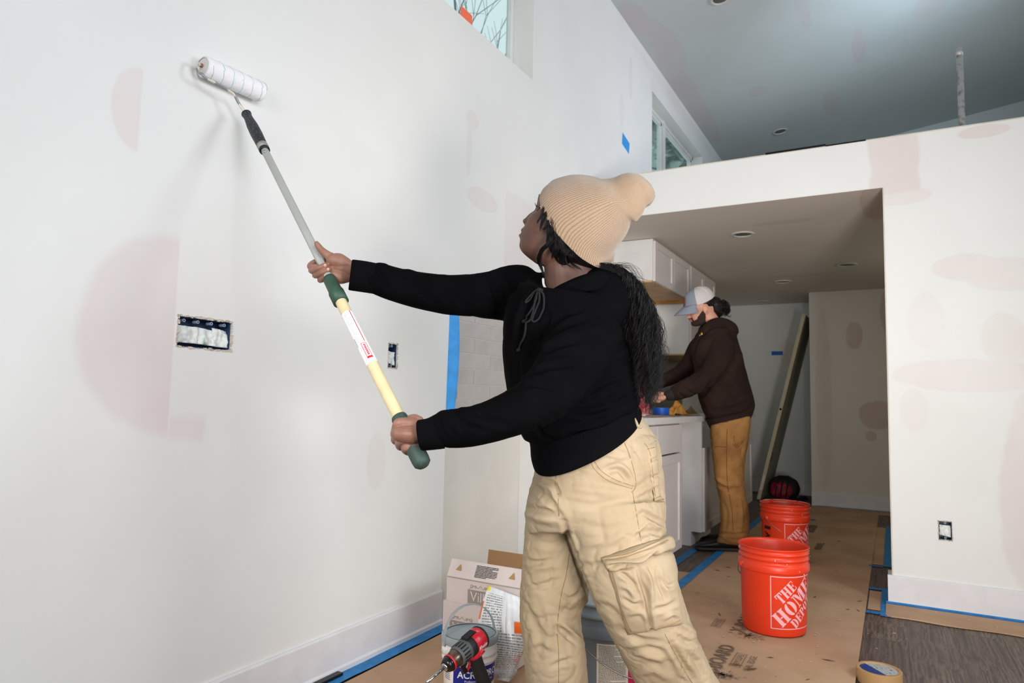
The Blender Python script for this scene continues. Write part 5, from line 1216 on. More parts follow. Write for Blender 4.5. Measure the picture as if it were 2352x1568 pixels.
# --- beanie
def uvgrid(m, n): return [((k/n), (i/(m-1))) for i in range(m) for k in range(n)]
BR = [((1251, 438), (1399, 604), 1.770, 0.094, (-32, 29)), ((1249, 436), (1401, 606), 1.770, 0.098, (-33, 30)), ((1253, 428), (1403, 598), 1.770, 0.101, (-32, 28)), ((1266, 417), (1405, 584), 1.770, 0.104, (-29, 25)),
      ((1292, 407), (1416, 568), 1.770, 0.105, (-24, 20)), ((1325, 403), (1432, 548), 1.770, 0.103, (-16, 12)), ((1358, 406), (1444, 525), 1.770, 0.095, (-9, 7)), ((1388, 412), (1450, 509), 1.768, 0.078, (-4, 3)),
      ((1408, 409), (1462, 507), 1.765, 0.062, (0, 4)), ((1427, 400), (1475, 492), 1.760, 0.052, (0, 3)), ((1450, 397), (1484, 474), 1.757, 0.045, (0, 0)), ((1473, 404), (1496, 461), 1.755, 0.036, (0, 0)), ((1492, 419), (1503, 449), 1.755, 0.020, (0, 0)), ((1501, 433), (1504, 441), 1.755, 0.004, (0, 0))]
nn_, kk_ = 180, 170
R_ = resample_rings([pring(*r[:4], near=r[4], n=nn_, e=2.35) for r in BR], kk_)
V, F = loft(R_); 
bme = bpy.data.meshes.new('beanie'); bme.from_pydata([tuple(v) for v in V], [], F)
l = bme.uv_layers.new(name='UVMap'); uvs = np.array(uvgrid(kk_, nn_)); li = np.zeros(len(bme.loops), int); bme.loops.foreach_get('vertex_index', li)
uvl = uvs[li].copy()
ls = 0
for p in bme.polygons:
    us_ = uvl[p.loop_start:p.loop_start+p.loop_total, 0]
    if p.loop_total == 4 and us_.max()-us_.min() > 0.5: us_[us_ < 0.5] += 1.0; uvl[p.loop_start:p.loop_start+p.loop_total, 0] = us_
l.data.foreach_set('uv', uvl.ravel())
bme.update()
folds(bme, [([(1436, 486), (1462, 474), (1482, 462), (1499, 449)], 5, -0.020), ([(1442, 472), (1470, 458), (1500, 440)], 9, 0.006), ([(1456, 421), (1466, 416), (1477, 412)], 3, -0.006), ([(1398, 425), (1420, 440), (1450, 440)], 12, -0.006),
            ([(1408, 450), (1425, 462), (1445, 455), (1470, 440)], 12, 0.005), ([(1452, 500), (1462, 488), (1476, 476)], 5, -0.014), ([(1352, 560), (1366, 572), (1380, 576), (1392, 570)], 7, -0.007), ([(1345, 548), (1365, 560), (1390, 558)], 9, 0.004), ([(1432, 470), (1452, 458), (1470, 446), (1488, 438)], 5, -0.010), ([(1415, 430), (1440, 424), (1462, 420)], 6, -0.005), ([(1425, 500), (1440, 492), (1456, 492)], 6, -0.006), ([(1300, 412), (1340, 430), (1380, 432)], 16, 0.003)])
wrinkle(bme, 0.0022, 22.0)
t = NT('tan_rib_knit'); uvn = t.new('ShaderNodeUVMap'); sep = t.new('ShaderNodeSeparateXYZ'); t.l.new(uvn.outputs[0], sep.inputs[0])
rib = t.math('SINE', t.math('MULTIPLY', sep.outputs[0], 2*PI*104)); st = t.math('SINE', t.math('ADD', t.math('MULTIPLY', sep.outputs[1], 2*PI*110), t.math('MULTIPLY', rib, 1.2)))
c = t.coord(); hz = t.noise(800, 2, c); fade = t.ss(sep.outputs[1], 0.45, 0.75, 1.0, 0.35)
hgt = t.math('ADD', t.math('MULTIPLY', t.math('ADD', rib, t.math('MULTIPLY', st, 0.45)), fade), t.math('MULTIPLY', hz, 1.2))
c1 = t.mix(t.ss(hz, 0.3, 0.7), (166, 144, 119), (142, 121, 98)); c2 = t.mix(t.math('MULTIPLY', t.ss(rib, -1.0, -0.2, 1, 0), t.math('MULTIPLY', fade, 0.55)), c1, (94, 76, 62)); c3 = t.mix(t.ss(t.noise(9, 3, c), 0.4, 0.7, 0, 0.25), c2, (158, 134, 120))
t.set(c3, 0.9, 0, 0.15); t.bump(hgt, 0.42, 0.0013); t.b.inputs['Sheen Weight'].default_value = 0.3
child('beanie', bme, t.m)

# --- hoodie
HR = [((1212, 1012), (1466, 932), 1.770, 0.150, (0, 26)), ((1200, 1006), (1474, 918), 1.770, 0.166, (0, 22)), ((1186, 975), (1468, 895), 1.770, 0.170, (0, 14)), ((1170, 915), (1463, 868), 1.768, 0.165, (0, 8)), ((1158, 850), (1456, 830), 1.766, 0.163), ((1155, 790), (1447, 785), 1.764, 0.165),
      ((1158, 735), (1436, 745), 1.762, 0.172), ((1170, 690), (1428, 712), 1.762, 0.176), ((1190, 655), (1419, 680), 1.762, 0.165), ((1212, 640), (1408, 657), 1.762, 0.140, (0, 24)), ((1228, 646), (1398, 644), 1.764, 0.115, (0, 24)), ((1242, 656), (1390, 638), 1.765, 0.095, (0, 16)), ((1249, 668), (1382, 640), 1.765, 0.080, (0, 8)), ((1252, 674), (1378, 650), 1.765, 0.070, (0, 4))]
SR = [((1262, 650), (1240, 760), 1.83, 0.085), ((1215, 612), (1178, 748), 1.86, 0.085), ((1165, 610), (1150, 737), 1.86, 0.078), ((1110, 627), (1096, 730), 1.83, 0.066), ((1045, 631), (1030, 723), 1.79, 0.058), ((990, 627), (972, 712), 1.755, 0.054), ((940, 618), (926, 700), 1.725, 0.049), ((895, 609), (885, 687), 1.705, 0.045), ((872, 603), (860, 677), 1.692, 0.042), ((858, 607), (852, 672), 1.686, 0.037), ((845, 606), (840, 670), 1.68, 0.034)]
SL = [((1330, 660), (1420, 740), 1.72, 0.08), ((1306, 690), (1432, 760), 1.67, 0.070), ((1275, 738), (1418, 800), 1.61, 0.068), ((1248, 790), (1385, 855), 1.560, 0.066), ((1222, 838), (1345, 905), 1.515, 0.064), ((1192, 876), (1300, 950), 1.475, 0.062), ((1150, 902), (1240, 984), 1.448, 0.058), ((1098, 926), (1160, 1010), 1.430, 0.052), ((1050, 938), (1090, 1026), 1.415, 0.047), ((1012, 944), (1036, 1032), 1.405, 0.043), ((1000, 954), (1020, 1028), 1.400, 0.036), ((992, 958), (1008, 1027), 1.398, 0.034)]
hm = remesh([ringsloft(HR, 48, 70), ringsloft(SR, 32, 60), ringsloft(SL, 32, 70), tubepx([(1360, 668, 1.78), (1385, 690, 1.72), (1372, 720, 1.67)], [0.07, 0.075, 0.062], 20), ell(at(1400, 690, 1.78), (0.045, 0.06, 0.045))], 0.0045, 6)
HF = [([(1237, 812), (1278, 796), (1335, 782)], 6, -0.006), ([(1255, 775), (1300, 748), (1352, 732)], 6, -0.006), ([(1270, 748), (1300, 724), (1352, 706), (1400, 700)], 6, -0.006), ([(1290, 722), (1320, 704), (1370, 690)], 6, -0.005), ([(1213, 862), (1262, 842), (1322, 836)], 7, -0.006), ([(1182, 886), (1230, 882), (1282, 896)], 7, -0.007),
      ([(1245, 795), (1300, 770), (1370, 752)], 8, 0.004), ([(1205, 650), (1182, 720), (1172, 800), (1180, 860)], 7, -0.007), ([(1232, 665), (1205, 735), (1188, 810), (1190, 872)], 7, -0.008), ([(1218, 655), (1192, 730), (1180, 800)], 7, 0.005), ([(1250, 700), (1232, 780), (1215, 850)], 8, -0.005), ([(1262, 720), (1250, 760), (1240, 800)], 6, -0.009),
      ([(1160, 622), (1182, 660), (1190, 712)], 7, -0.007), ([(1125, 632), (1140, 680), (1150, 722)], 7, -0.006), ([(1085, 635), (1105, 675), (1140, 712)], 8, -0.004), ([(1000, 632), (1030, 665), (1080, 712)], 8, -0.004), ([(872, 606), (884, 630), (888, 668)], 5, -0.005), ([(900, 612), (940, 636), (985, 690)], 7, -0.005), ([(940, 622), (980, 650), (1020, 700)], 8, 0.004),
      ([(1006, 950), (1014, 980), (1030, 1012)], 5, -0.005), ([(1047, 940), (1058, 955), (1072, 975), (1110, 990)], 6, -0.006), ([(1022, 945), (1034, 970), (1062, 1000)], 6, 0.004), ([(1080, 940), (1120, 962), (1170, 975)], 8, -0.005), ([(1150, 905), (1180, 925), (1220, 935)], 8, -0.004),
      ([(1300, 1000), (1380, 992), (1440, 955)], 7, -0.008), ([(1250, 985), (1330, 975), (1430, 930)], 8, -0.006), ([(1290, 955), (1370, 940), (1445, 890)], 10, 0.006), ([(1345, 905), (1390, 880), (1440, 860)], 7, -0.007), ([(1360, 920), (1410, 925), (1452, 905)], 7, -0.006), ([(1237, 978), (1246, 1000), (1268, 1008)], 5, -0.008), ([(1300, 945), (1350, 955), (1400, 945)], 7, -0.006),
      ([(1400, 800), (1435, 790), (1450, 770)], 8, -0.005), ([(1410, 850), (1435, 830), (1450, 815)], 8, -0.005)]
folds(hm, HF); wrinkle(hm, 0.005, 9.0, seed=3.0); ridge(hm, 0.0022, 11.0, seed=4.0)
t = NT('black_fleece'); c = t.coord(); cc = t.mix(t.ss(t.noise(14, 3, c), 0.3, 0.7), (9, 9, 11), (7, 7, 8)); lint = t.ss(t.noise(330, 1, c), 0.83, 0.84); cc = t.mix(lint, cc, (70, 70, 74)); t.set(cc, 0.95, 0, 0.03); t.bump(t.noise(300, 2, c), 0.25, 0.0008); m_hood = t.m
def ribbed(name, col, n):
    t = NT(name); uvn = t.new('ShaderNodeUVMap'); sep = t.new('ShaderNodeSeparateXYZ'); t.l.new(uvn.outputs[0], sep.inputs[0]); r = t.math('SINE', t.math('MULTIPLY', sep.outputs[0], 2*PI*n)); t.set(t.mix(t.ss(r, -1, 1, 0.0, 0.25), col, tuple(v*1.6 for v in col)), 0.95, 0, 0.04); t.bump(r, 0.18, 0.0008); return t.m
m_rib = ribbed('black_rib', (9, 9, 11), 150)
hoodie = child('hoodie', hm, m_hood); hb = BVHTree.FromPolygons([Vector(v.co)+woman.location for v in hm.vertices], [tuple(p.vertices) for p in hm.polygons])
def bandobj(name, rs, k=24, n=96, m=None, parent=None, base_=None):
    R_ = resample_rings([pring(*r[:4], near=r[4] if len(r) > 4 else (0, 0), n=n, e=2.2) for r in rs], k); V, F = loft(R_, cap=False)
    uv = uvgrid(k, n); me = bpy.data.meshes.new(name); me.from_pydata([tuple(v) for v in V], [], F); l = me.uv_layers.new(name='UVMap'); li = np.zeros(len(me.loops), int); me.loops.foreach_get('vertex_index', li); u = np.array(uv)[li]
    for p in me.polygons:
        s_ = u[p.loop_start:p.loop_start+4, 0]
        if s_.max()-s_.min() > .5: s_[s_ < .5] += 1; u[p.loop_start:p.loop_start+4, 0] = s_
    l.data.foreach_set('uv', u.ravel()); me.update(); o = child(name, me, m, parent); s = o.modifiers.new('s', 'SOLIDIFY'); s.thickness = 0.0035; s.offset = 0; return o
bandobj('waistband', [((1216, 1008), (1462, 926), 1.770, 0.150, (0, 24)), ((1219, 1022), (1463, 932), 1.770, 0.153, (0, 36)), ((1221, 1048), (1469, 944), 1.770, 0.162, (0, 46)), ((1226, 1066), (1473, 952), 1.770, 0.166, (0, 52)), ((1229, 1070), (1471, 955), 1.770, 0.160, (0, 52))], 24, 120, m_rib, hoodie)
bandobj('cuff', [((866, 606), (857, 673), 1.690, 0.036), ((840, 601), (831, 669), 1.682, 0.0345), ((812, 597.5), (803.5, 665), 1.672, 0.0345), ((811, 600), (804, 663), 1.672, 0.030)], 16, 80, m_rib, hoodie)
bandobj('cuff', [((1004, 951), (1022, 1028), 1.402, 0.037), ((982, 962), (996, 1031), 1.398, 0.0345), ((962, 966), (972, 1032.5), 1.394, 0.034, (-6, 1)), ((964, 969), (973, 1030), 1.394, 0.030, (-6, 1))], 16, 80, m_rib, hoodie)
A = Acc(); seam(A, hb, [(1345, 993), (1360, 1025)], 0.001); 
# hood roll round the neck
hp_ = [(1252, 674, 1.720), (1264, 683, 1.680), (1296, 671, 1.655), (1338, 654, 1.652), (1378, 646, 1.672), (1404, 654, 1.745), (1392, 645, 1.82), (1350, 640, 1.852), (1290, 640, 1.845), (1250, 650, 1.81), (1243, 664, 1.765)]
V, F, _ = tubedata(cat_rom([at(*p) for p in hp_+hp_[:1]], 90), np.interp(np.linspace(0, 1, 90), np.linspace(0, 1, 12), [0.010, 0.014, 0.018, 0.019, 0.021, 0.026, 0.022, 0.018, 0.016, 0.012, 0.010, 0.010]), 24, True, 1.25)
hd = remesh([(V, F), tubepx([(1372, 650, 1.71), (1398, 664, 1.74), (1406, 672, 1.80)], [0.026, 0.034, 0.032], 20)], 0.004, 4)
folds(hd, [([(1262, 680), (1300, 664), (1345, 645), (1385, 640)], 4, -0.004), ([(1290, 690), (1340, 668), (1390, 660)], 5, 0.003), ([(1372, 640), (1392, 650), (1404, 668)], 5, -0.004)])
child('hood', hd, m_hood, hoodie)
# tee edge, necklace
m_tee = mat('white_cotton', (226, 226, 230), 0.8)
A = Acc(); A.tube(curve3([(1247.5, 640, 1.742), (1248.5, 652, 1.728), (1253, 662, 1.715), (1259, 668, 1.70)], 16), 0.0032, 8); child('tee_neckline', A, m_tee)
A = Acc(); ch = curve3([(1296, 654, 1.682), (1312, 645, 1.690), (1326, 637.5, 1.696), (1338, 633, 1.705)], 24)
for i, p in enumerate(ch): A.add(*ell(p, (0.0017, 0.0017, 0.0017) if i % 2 else (0.0012, 0.0012, 0.0022), 5))
child('necklace', A, mat('gold_chain', (226, 180, 110), 0.25, metal=1.0))
# drawstrings
def drape(poly, lift, k=None):
    pts = cat_rom(poly, k or len(poly)*6); q = [cast(hb, p[0], p[1], lift) for p in pts]; return [v for v in q if v is not None]
A = Acc(); m_cord = mat('black_cord', (15, 15, 18), 0.9, bs=300, bump=0.3)
for poly, r in (([(1248, 668), (1238, 666), (1228, 676), (1216, 690), (1206, 696)], .0024), ([(1206, 694), (1216, 682), (1228, 672), (1240, 668)], .0024), ([(1242, 668), (1250, 680), (1250, 705), (1240, 728), (1228, 738), (1224, 732), (1232, 710), (1240, 690), (1241, 670)], .0026), ([(1238, 670), (1232, 695), (1222, 715), (1211, 730), (1203, 735)], .0026), ([(1236, 675), (1222, 730), (1212, 742), (1207, 770), (1198, 795), (1194, 803)], .0026)):
    q = drape(poly, 0.004)
    if len(q) > 3: A.tube(q, r, 10)
for (px, py, r) in ((1241, 668, .0065), (1203, 736, .0058), (1194, 803, .0058)):
    q = cast(hb, px, py, 0.005)
    if q is not None: A.add(*ell(q, (r, r, r*0.8), 8))
child('drawstring', A, m_cord, hoodie)

# --- trousers
TR = [((1236, 1020), (1470, 948), 1.768, 0.136, (0, 30)), ((1230, 1060), (1494, 984), 1.768, 0.150, (0, 34)), ((1225, 1092), (1512, 1012), 1.768, 0.163, (0, 30)), ((1216, 1125), (1522, 1060), 1.768, 0.168, (0, 20)), ((1210, 1155), (1527, 1125), 1.768, 0.172, (0, 10)), ((1206, 1195), (1531, 1182), 1.768, 0.168), ((1215, 1225), (1520, 1215), 1.768, 0.140)]
RL = [((1206, 1180), (1335, 1175), 1.85, 0.095), ((1201, 1250), (1350, 1245), 1.85, 0.100), ((1198, 1310), (1356, 1310), 1.85, 0.098), ((1194, 1370), (1352, 1372), 1.845, 0.094), ((1193, 1405), (1336, 1404), 1.845, 0.092), ((1196, 1450), (1338, 1446), 1.845, 0.092), ((1203, 1510), (1345, 1506), 1.85, 0.094), ((1210, 1568), (1351, 1566), 1.86, 0.095), ((1222, 1640), (1358, 1640), 1.88, 0.093), ((1230, 1700), (1358, 1700), 1.895, 0.090), ((1232, 1728), (1356, 1728), 1.90, 0.090)]
LL = [((1292, 1165), (1532, 1150), 1.71, 0.115), ((1300, 1215), (1531, 1200), 1.70, 0.118), ((1318, 1268), (1538, 1240), 1.69, 0.115), ((1344, 1340), (1549, 1292), 1.685, 0.110), ((1367, 1398), (1568, 1362), 1.69, 0.108), ((1398, 1460), (1590, 1432), 1.71, 0.106), ((1440, 1534), (1618, 1498), 1.75, 0.104), ((1470, 1588), (1642, 1548), 1.79, 0.102), ((1530, 1655), (1680, 1600), 1.86, 0.098), ((1574, 1700), (1706, 1640), 1.91, 0.095), ((1590, 1716), (1716, 1654), 1.93, 0.093)]
tm = remesh([ringsloft(TR, 56, 50), ringsloft(RL, 36, 70), ringsloft(LL, 40, 70)], 0.0045, 8)
TFo = [([(1222, 1110), (1240, 1130), (1262, 1150), (1285, 1180)], 6, -0.007), ([(1207, 1165), (1240, 1172), (1284, 1183)], 7, -0.008), ([(1206, 1180), (1240, 1192), (1275, 1200)], 8, 0.005), ([(1290, 1184), (1310, 1245), (1345, 1340), (1368, 1398)], 6, -0.008), ([(1300, 1100), (1350, 1105), (1400, 1112), (1450, 1122)], 7, -0.005), ([(1300, 1120), (1360, 1128), (1420, 1135)], 8, 0.004), ([(1295, 1150), (1360, 1160), (1430, 1152)], 8, -0.004), ([(1300, 1075), (1340, 1090), (1390, 1098)], 7, -0.005),
       ([(1385, 1040), (1420, 1048), (1440, 1050)], 6, -0.005), ([(1395, 1085), (1420, 1078), (1442, 1100)], 6, -0.009), ([(1400, 1070), (1430, 1075), (1455, 1105)], 7, 0.006), ([(1462, 1190), (1480, 1178), (1500, 1190), (1530, 1205)], 6, -0.008), ([(1465, 1215), (1495, 1200), (1525, 1215)], 7, 0.006), ([(1455, 1240), (1490, 1222), (1532, 1228)], 6, -0.009), ([(1450, 1130), (1480, 1110), (1515, 1090)], 7, -0.005), ([(1456, 1090), (1485, 1078), (1515, 1070)], 8, 0.004), ([(1460, 1150), (1490, 1135), (1520, 1128)], 7, -0.005),
       ([(1205, 1285), (1230, 1292), (1262, 1290)], 5, -0.006), ([(1200, 1352), (1235, 1345), (1290, 1330)], 6, -0.006), ([(1203, 1318), (1240, 1305), (1290, 1300)], 7, 0.004), ([(1290, 1365), (1310, 1375), (1335, 1362)], 5, -0.006), ([(1285, 1395), (1310, 1405), (1335, 1392)], 6, -0.006), ([(1280, 1440), (1300, 1455), (1328, 1480)], 6, -0.010), ([(1290, 1430), (1312, 1450), (1335, 1475)], 8, 0.006), ([(1205, 1400), (1225, 1430), (1240, 1470), (1235, 1520)], 9, -0.006), ([(1250, 1380), (1262, 1430), (1262, 1500)], 8, 0.004), ([(1265, 1530), (1290, 1520), (1320, 1515)], 6, -0.006), ([(1215, 1480), (1245, 1475), (1280, 1490)], 7, 0.005),
       ([(1205, 1240), (1260, 1250), (1300, 1240)], 8, -0.004), ([(1320, 1290), (1360, 1300), (1390, 1290)], 7, -0.004), ([(1360, 1385), (1400, 1395), (1430, 1430)], 8, -0.005), ([(1420, 1440), (1470, 1470), (1520, 1475)], 7, -0.007), ([(1430, 1500), (1470, 1490), (1520, 1500), (1545, 1540)], 8, -0.006), ([(1440, 1480), (1490, 1505), (1540, 1510)], 9, 0.006), ([(1540, 1480), (1560, 1510), (1590, 1560)], 7, -0.009), ([(1555, 1460), (1580, 1475), (1605, 1470)], 6, -0.008), ([(1560, 1430), (1580, 1440), (1600, 1455)], 7, 0.005), ([(1575, 1500), (1600, 1520), (1620, 1560)], 7, -0.006), ([(1460, 1550), (1500, 1540), (1540, 1560)], 8, 0.005),
       ([(1235, 1110), (1262, 1122), (1278, 1150)], 5, 0.006), ([(1250, 1100), (1272, 1112), (1282, 1135)], 4, -0.006), ([(1330, 1200), (1390, 1215), (1450, 1205)], 9, -0.004), ([(1340, 1250), (1400, 1245), (1440, 1225)], 8, 0.004)]
folds(tm, TFo); wrinkle(tm, 0.0045, 8.0, seed=8.0); ridge(tm, 0.0034, 13.0, seed=2.0); ridge(tm, 0.0020, 30.0, seed=5.0); ridge(tm, 0.0012, 60.0, seed=15.0)
t = NT('khaki_twill'); c = t.coord(); cc = t.mix(t.ss(t.noise(7, 4, c), 0.35, 0.7), (166, 150, 124), (156, 139, 112)); t.set(cc, 0.85, 0, 0.2); t.bump(t.math('ADD', t.noise(420, 2, c), t.math('MULTIPLY', t.noise(45, 4, c), 1.6)), 0.22, 0.0012); m_khaki = t.m
trousers = child('trousers', tm, m_khaki); tb = BVHTree.FromPolygons([Vector(v.co)+woman.location for v in tm.vertices], [tuple(p.vertices) for p in tm.polygons])
m_thread = mat('khaki_stitch', (146, 116, 78), 0.8)
A = Acc()
for poly, k_ in (([(1425, 998), (1440, 1030), (1452, 1065), (1460, 1100), (1458, 1122), (1450, 1130)], 1), ([(1453, 1130), (1462, 1180), (1474, 1250)], 1), ([(1500, 1130), (1500, 1070), (1482, 1018), (1512, 1010)], 0), ([(1502, 1153), (1525, 1146)], 1), ([(1480, 1018), (1493, 1040), (1499, 1090), (1504, 1153)], 1), ([(1282, 1140), (1284, 1185)], 1), ([(1309, 1260), (1300, 1320), (1288, 1370), (1280, 1440), (1283, 1500), (1283, 1568)], 1), ([(1358, 1062), (1368, 1080), (1400, 1105), (1452, 1122)], 1), ([(1366, 1060), (1380, 1080), (1410, 1100), (1454, 1116)], 1),
                 ([(1278, 1092), (1276, 1115), (1284, 1138)], 1), ([(1527, 1455), (1545, 1490), (1575, 1545), (1590, 1568)], 1), ([(1458, 966), (1462, 975), (1467, 984), (1473, 983)], 1), ([(1225, 1115), (1218, 1140)], 0)):
    if k_: seam(A, tb, poly, 0.0009, 0.0002)
tag(child('seam', A, m_thread, trousers), kind='stuff')
# cargo pocket and its flap laid on the near thigh, hip pocket behind
def clothpatch(name, corners, nu, nv, lift, bulge, fo, sd, m=m_khaki, th=0.0015):
    V, F = patch(tb, corners, nu, nv, lift, 0.0005, bulge); me = bpy.data.meshes.new(name); me.from_pydata([tuple(v) for v in V], [], F); me.update()
    N = getn(me)
    if ((CAM-getv(me))*N).sum() < 0: me.flip_normals(); me.update()
    folds(me, fo); wrinkle(me, 0.0022, 26.0, seed=sd); o = child(name, me, m, trousers); s = o.modifiers.new('s', 'SOLIDIFY'); s.thickness = th; s.offset = -1; return o, me
pk, pme = clothpatch('cargo_pocket', [(1394, 1296), (1546, 1262), (1569, 1432), (1441, 1458)], 70, 80, 0.007, 0.010,
    [([(1463, 1303), (1472, 1335), (1485, 1370), (1492, 1420), (1498, 1456)], 5, -0.010), ([(1478, 1300), (1492, 1330), (1500, 1375)], 6, 0.010), ([(1508, 1305), (1515, 1340), (1530, 1380)], 5, -0.008), ([(1420, 1310), (1440, 1325), (1462, 1345)], 5, -0.006), ([(1425, 1345), (1445, 1352), (1460, 1375)], 6, 0.006), ([(1430, 1375), (1455, 1390), (1475, 1385)], 5, -0.006), ([(1500, 1400), (1530, 1395), (1555, 1380)], 6, -0.006), ([(1440, 1410), (1470, 1405), (1485, 1420)], 6, 0.005), ([(1520, 1330), (1535, 1345), (1548, 1340)], 5, -0.006), ([(1525, 1420), (1545, 1410), (1560, 1415)], 5, 0.005), ([(1400, 1300), (1430, 1303), (1460, 1298)], 5, -0.008)], 4.0)
fl_, fme = clothpatch('pocket_flap', [(1379, 1280), (1534, 1228), (1545, 1262), (1398, 1314)], 80, 22, 0.016, 0.003,
    [([(1384, 1284), (1440, 1276), (1500, 1255), (1536, 1238)], 3, -0.004), ([(1400, 1300), (1440, 1296), (1475, 1292), (1510, 1270)], 4, -0.008), ([(1395, 1292), (1430, 1288), (1470, 1284), (1510, 1262)], 4, 0.006), ([(1405, 1310), (1425, 1300), (1450, 1303)], 4, 0.006)], 6.0)
hp2, hme = clothpatch('hip_pocket', [(1483, 1018), (1507, 1012), (1518, 1146), (1504, 1151)], 12, 50, 0.0055, 0.0, [([(1490, 1060), (1508, 1052), (1520, 1050)], 4, -0.004), ([(1495, 1100), (1510, 1092), (1524, 1090)], 4, -0.004), ([(1498, 1125), (1512, 1118), (1524, 1115)], 4, -0.003)], 9.0)
def bv(me, off_): return BVHTree.FromPolygons([Vector(v.co)+woman.location for v in me.vertices], [tuple(p.vertices) for p in me.polygons])
A = Acc(); pb_, fb_, hbv = bv(pme, 0), bv(fme, 0), bv(hme, 0)
for poly in ([(1398, 1305), (1410, 1350), (1422, 1400), (1444, 1455)], [(1404, 1303), (1416, 1348), (1428, 1396), (1449, 1449)], [(1444, 1455), (1480, 1456), (1530, 1444), (1565, 1430)], [(1449, 1449), (1482, 1449), (1530, 1437), (1562, 1424)], [(1480, 1370), (1488, 1410), (1496, 1452)]): seam(A, pb_, poly, 0.0009, 0.0003)
for poly in ([(1382, 1281), (1440, 1271), (1500, 1248), (1531, 1232)], [(1384, 1288), (1440, 1278), (1500, 1255), (1534, 1240)], [(1396, 1310), (1400, 1305)]): seam(A, fb_, poly, 0.0009, 0.0003)
for poly in ([(1484, 1020), (1494, 1045), (1500, 1090), (1506, 1150)], [(1486, 1032), (1515, 1024)], [(1505, 1144), (1524, 1136)]): seam(A, hbv, poly, 0.0009, 0.0003)
tag(child('pocket_stitching', A, m_thread, trousers), kind='stuff')
A = Acc(); q = [cast(tb, 1455+i*0.9, 962+i*2.2, 0.003) for i in range(10)]; q = [v for v in q if v is not None]
if len(q) > 3: A.tube(q, 0.0035, 6, flat=2.0); child('belt_loop', A, m_khaki, trousers)
# shoes
def shoe(c, head, lab=None, Ls=0.265, m=None, sole=None, parent=woman):
    h = np.array(head, float); h[2] = 0; h /= np.linalg.norm(h); s = np.array([-h[1], h[0], 0]); zc = np.array([0, 0, 1.0]); rings = []
    for u, w_, z1 in ((-0.5, .020, .045), (-0.48, .033, .085), (-0.40, .038, .098), (-0.25, .038, .092), (-0.05, .040, .078), (0.15, .046, .062), (0.32, .047, .052), (0.44, .038, .042), (0.5, .018, .030)):
        rg = []
        for k in range(24):
            a = 2*PI*k/24; y = w_*math.copysign(abs(math.cos(a))**0.8, math.cos(a)); z = 0.018+(z1-0.018)*(0.5+0.5*math.copysign(abs(math.sin(a))**0.8, math.sin(a))); rg.append(c+h*u*Ls+s*y+zc*z)
        rings.append(rg)
    V, F = loft(resample_rings(rings, 30)); A = Acc(); A.add(V, F); o = child('shoe', A, m, parent)
    rings = [[c+h*u*(Ls+0.012)+s*w_*(0.5+0.5*0+0.5)*math.cos(2*PI*k/24)*1.06+zc*(0.0125+0.0105*math.copysign(abs(math.sin(2*PI*k/24))**.4, math.sin(2*PI*k/24))) for k in range(24)] for u, w_ in ((-0.5, .020), (-0.47, .036), (-0.3, .040), (0, .040), (0.2, .048), (0.36, .047), (0.47, .034), (0.5, .016))]
    V, F = loft(resample_rings(rings, 24)); V = np.array(V); V[:, 2] = np.maximum(V[:, 2], c[2]+0.0); A = Acc(); A.add(V, F); so = A.obj('sole', sole); rr = parent
    so.data.transform(Matrix.Translation(-Vector(rr.location))); so.parent = o; return o
m_sh = mat('black_leather', (26, 24, 24), 0.45, var=0.2, vs=20, bs=80, bump=0.1); m_so = mat('dark_sole', (54, 46, 40), 0.7)
f1 = at(1288, 1720, 1.89); f1[2] = 0.005; f2 = at(1650, 1690, 1.93); f2[2] = 0.0075
shoe(f1+np.array([-0.05, 0, 0]), (-1, 0.15, 0), m=m_sh, sole=m_so); shoe(f2+np.array([-0.03, -0.03, 0]), (-0.75, -0.6, 0), m=m_sh, sole=m_so)
# --- eyes, brow, lashes
m_hair = hair_mat('black_hair', (8, 7, 8), 0.42); m_eye = mat('eye_white', (226, 220, 214), 0.2, var=0.0); m_iris = mat('dark_iris', (34, 20, 14), 0.15)
def hl(x, y, z): return HO+Fh*x+Lh*y+Uh*z
xe = float(np.interp(z_eye, [t_[0] for t_ in table], [t_[1] for t_ in table]))
A = Acc(); B_ = Acc(); 
for s in (-1, 1):
    c0 = hl(xe-0.0178, s*0.030, z_eye-0.0015); A.add(*ell(c0, (0.0112,)*3, 14)); g = Fh*0.93+Uh*0.10+Lh*s*0.0; g /= np.linalg.norm(g)
    V, F = [], []
    e1 = np.cross(g, Uh); e1 /= np.linalg.norm(e1); e2 = np.cross(g, e1); n_ = 16
    V = [c0+g*0.0124]+[c0+g*0.0108+(e1*math.cos(2*PI*k/n_)+e2*math.sin(2*PI*k/n_))*0.0056 for k in range(n_)]; B_.add(V, [(0, 1+k, 1+(k+1) % n_) for k in range(n_)])
ey = child('eyeball', A, m_eye); child('iris', B_, m_iris, ey)
A = Acc()
for s in (-1, 1):
    for zz, r, th in ((0.0040, 0.0030, 0.0), (-0.0064, 0.0018, 0.0)):
        pts = [hl(xe-0.0068-((u)**2)*0.006-(0.0005 if zz < 0 else 0), s*(0.030+0.0135*u), z_eye+zz*(1-u*u*0.9)) for u in np.linspace(-1, 1, 14)]
        A.tube(pts, r, 8)
child('eyelid', A, skin_mat('lid_skin', (96, 62, 50), (86, 54, 44)))
A = Acc(); rs = random.Random(2)
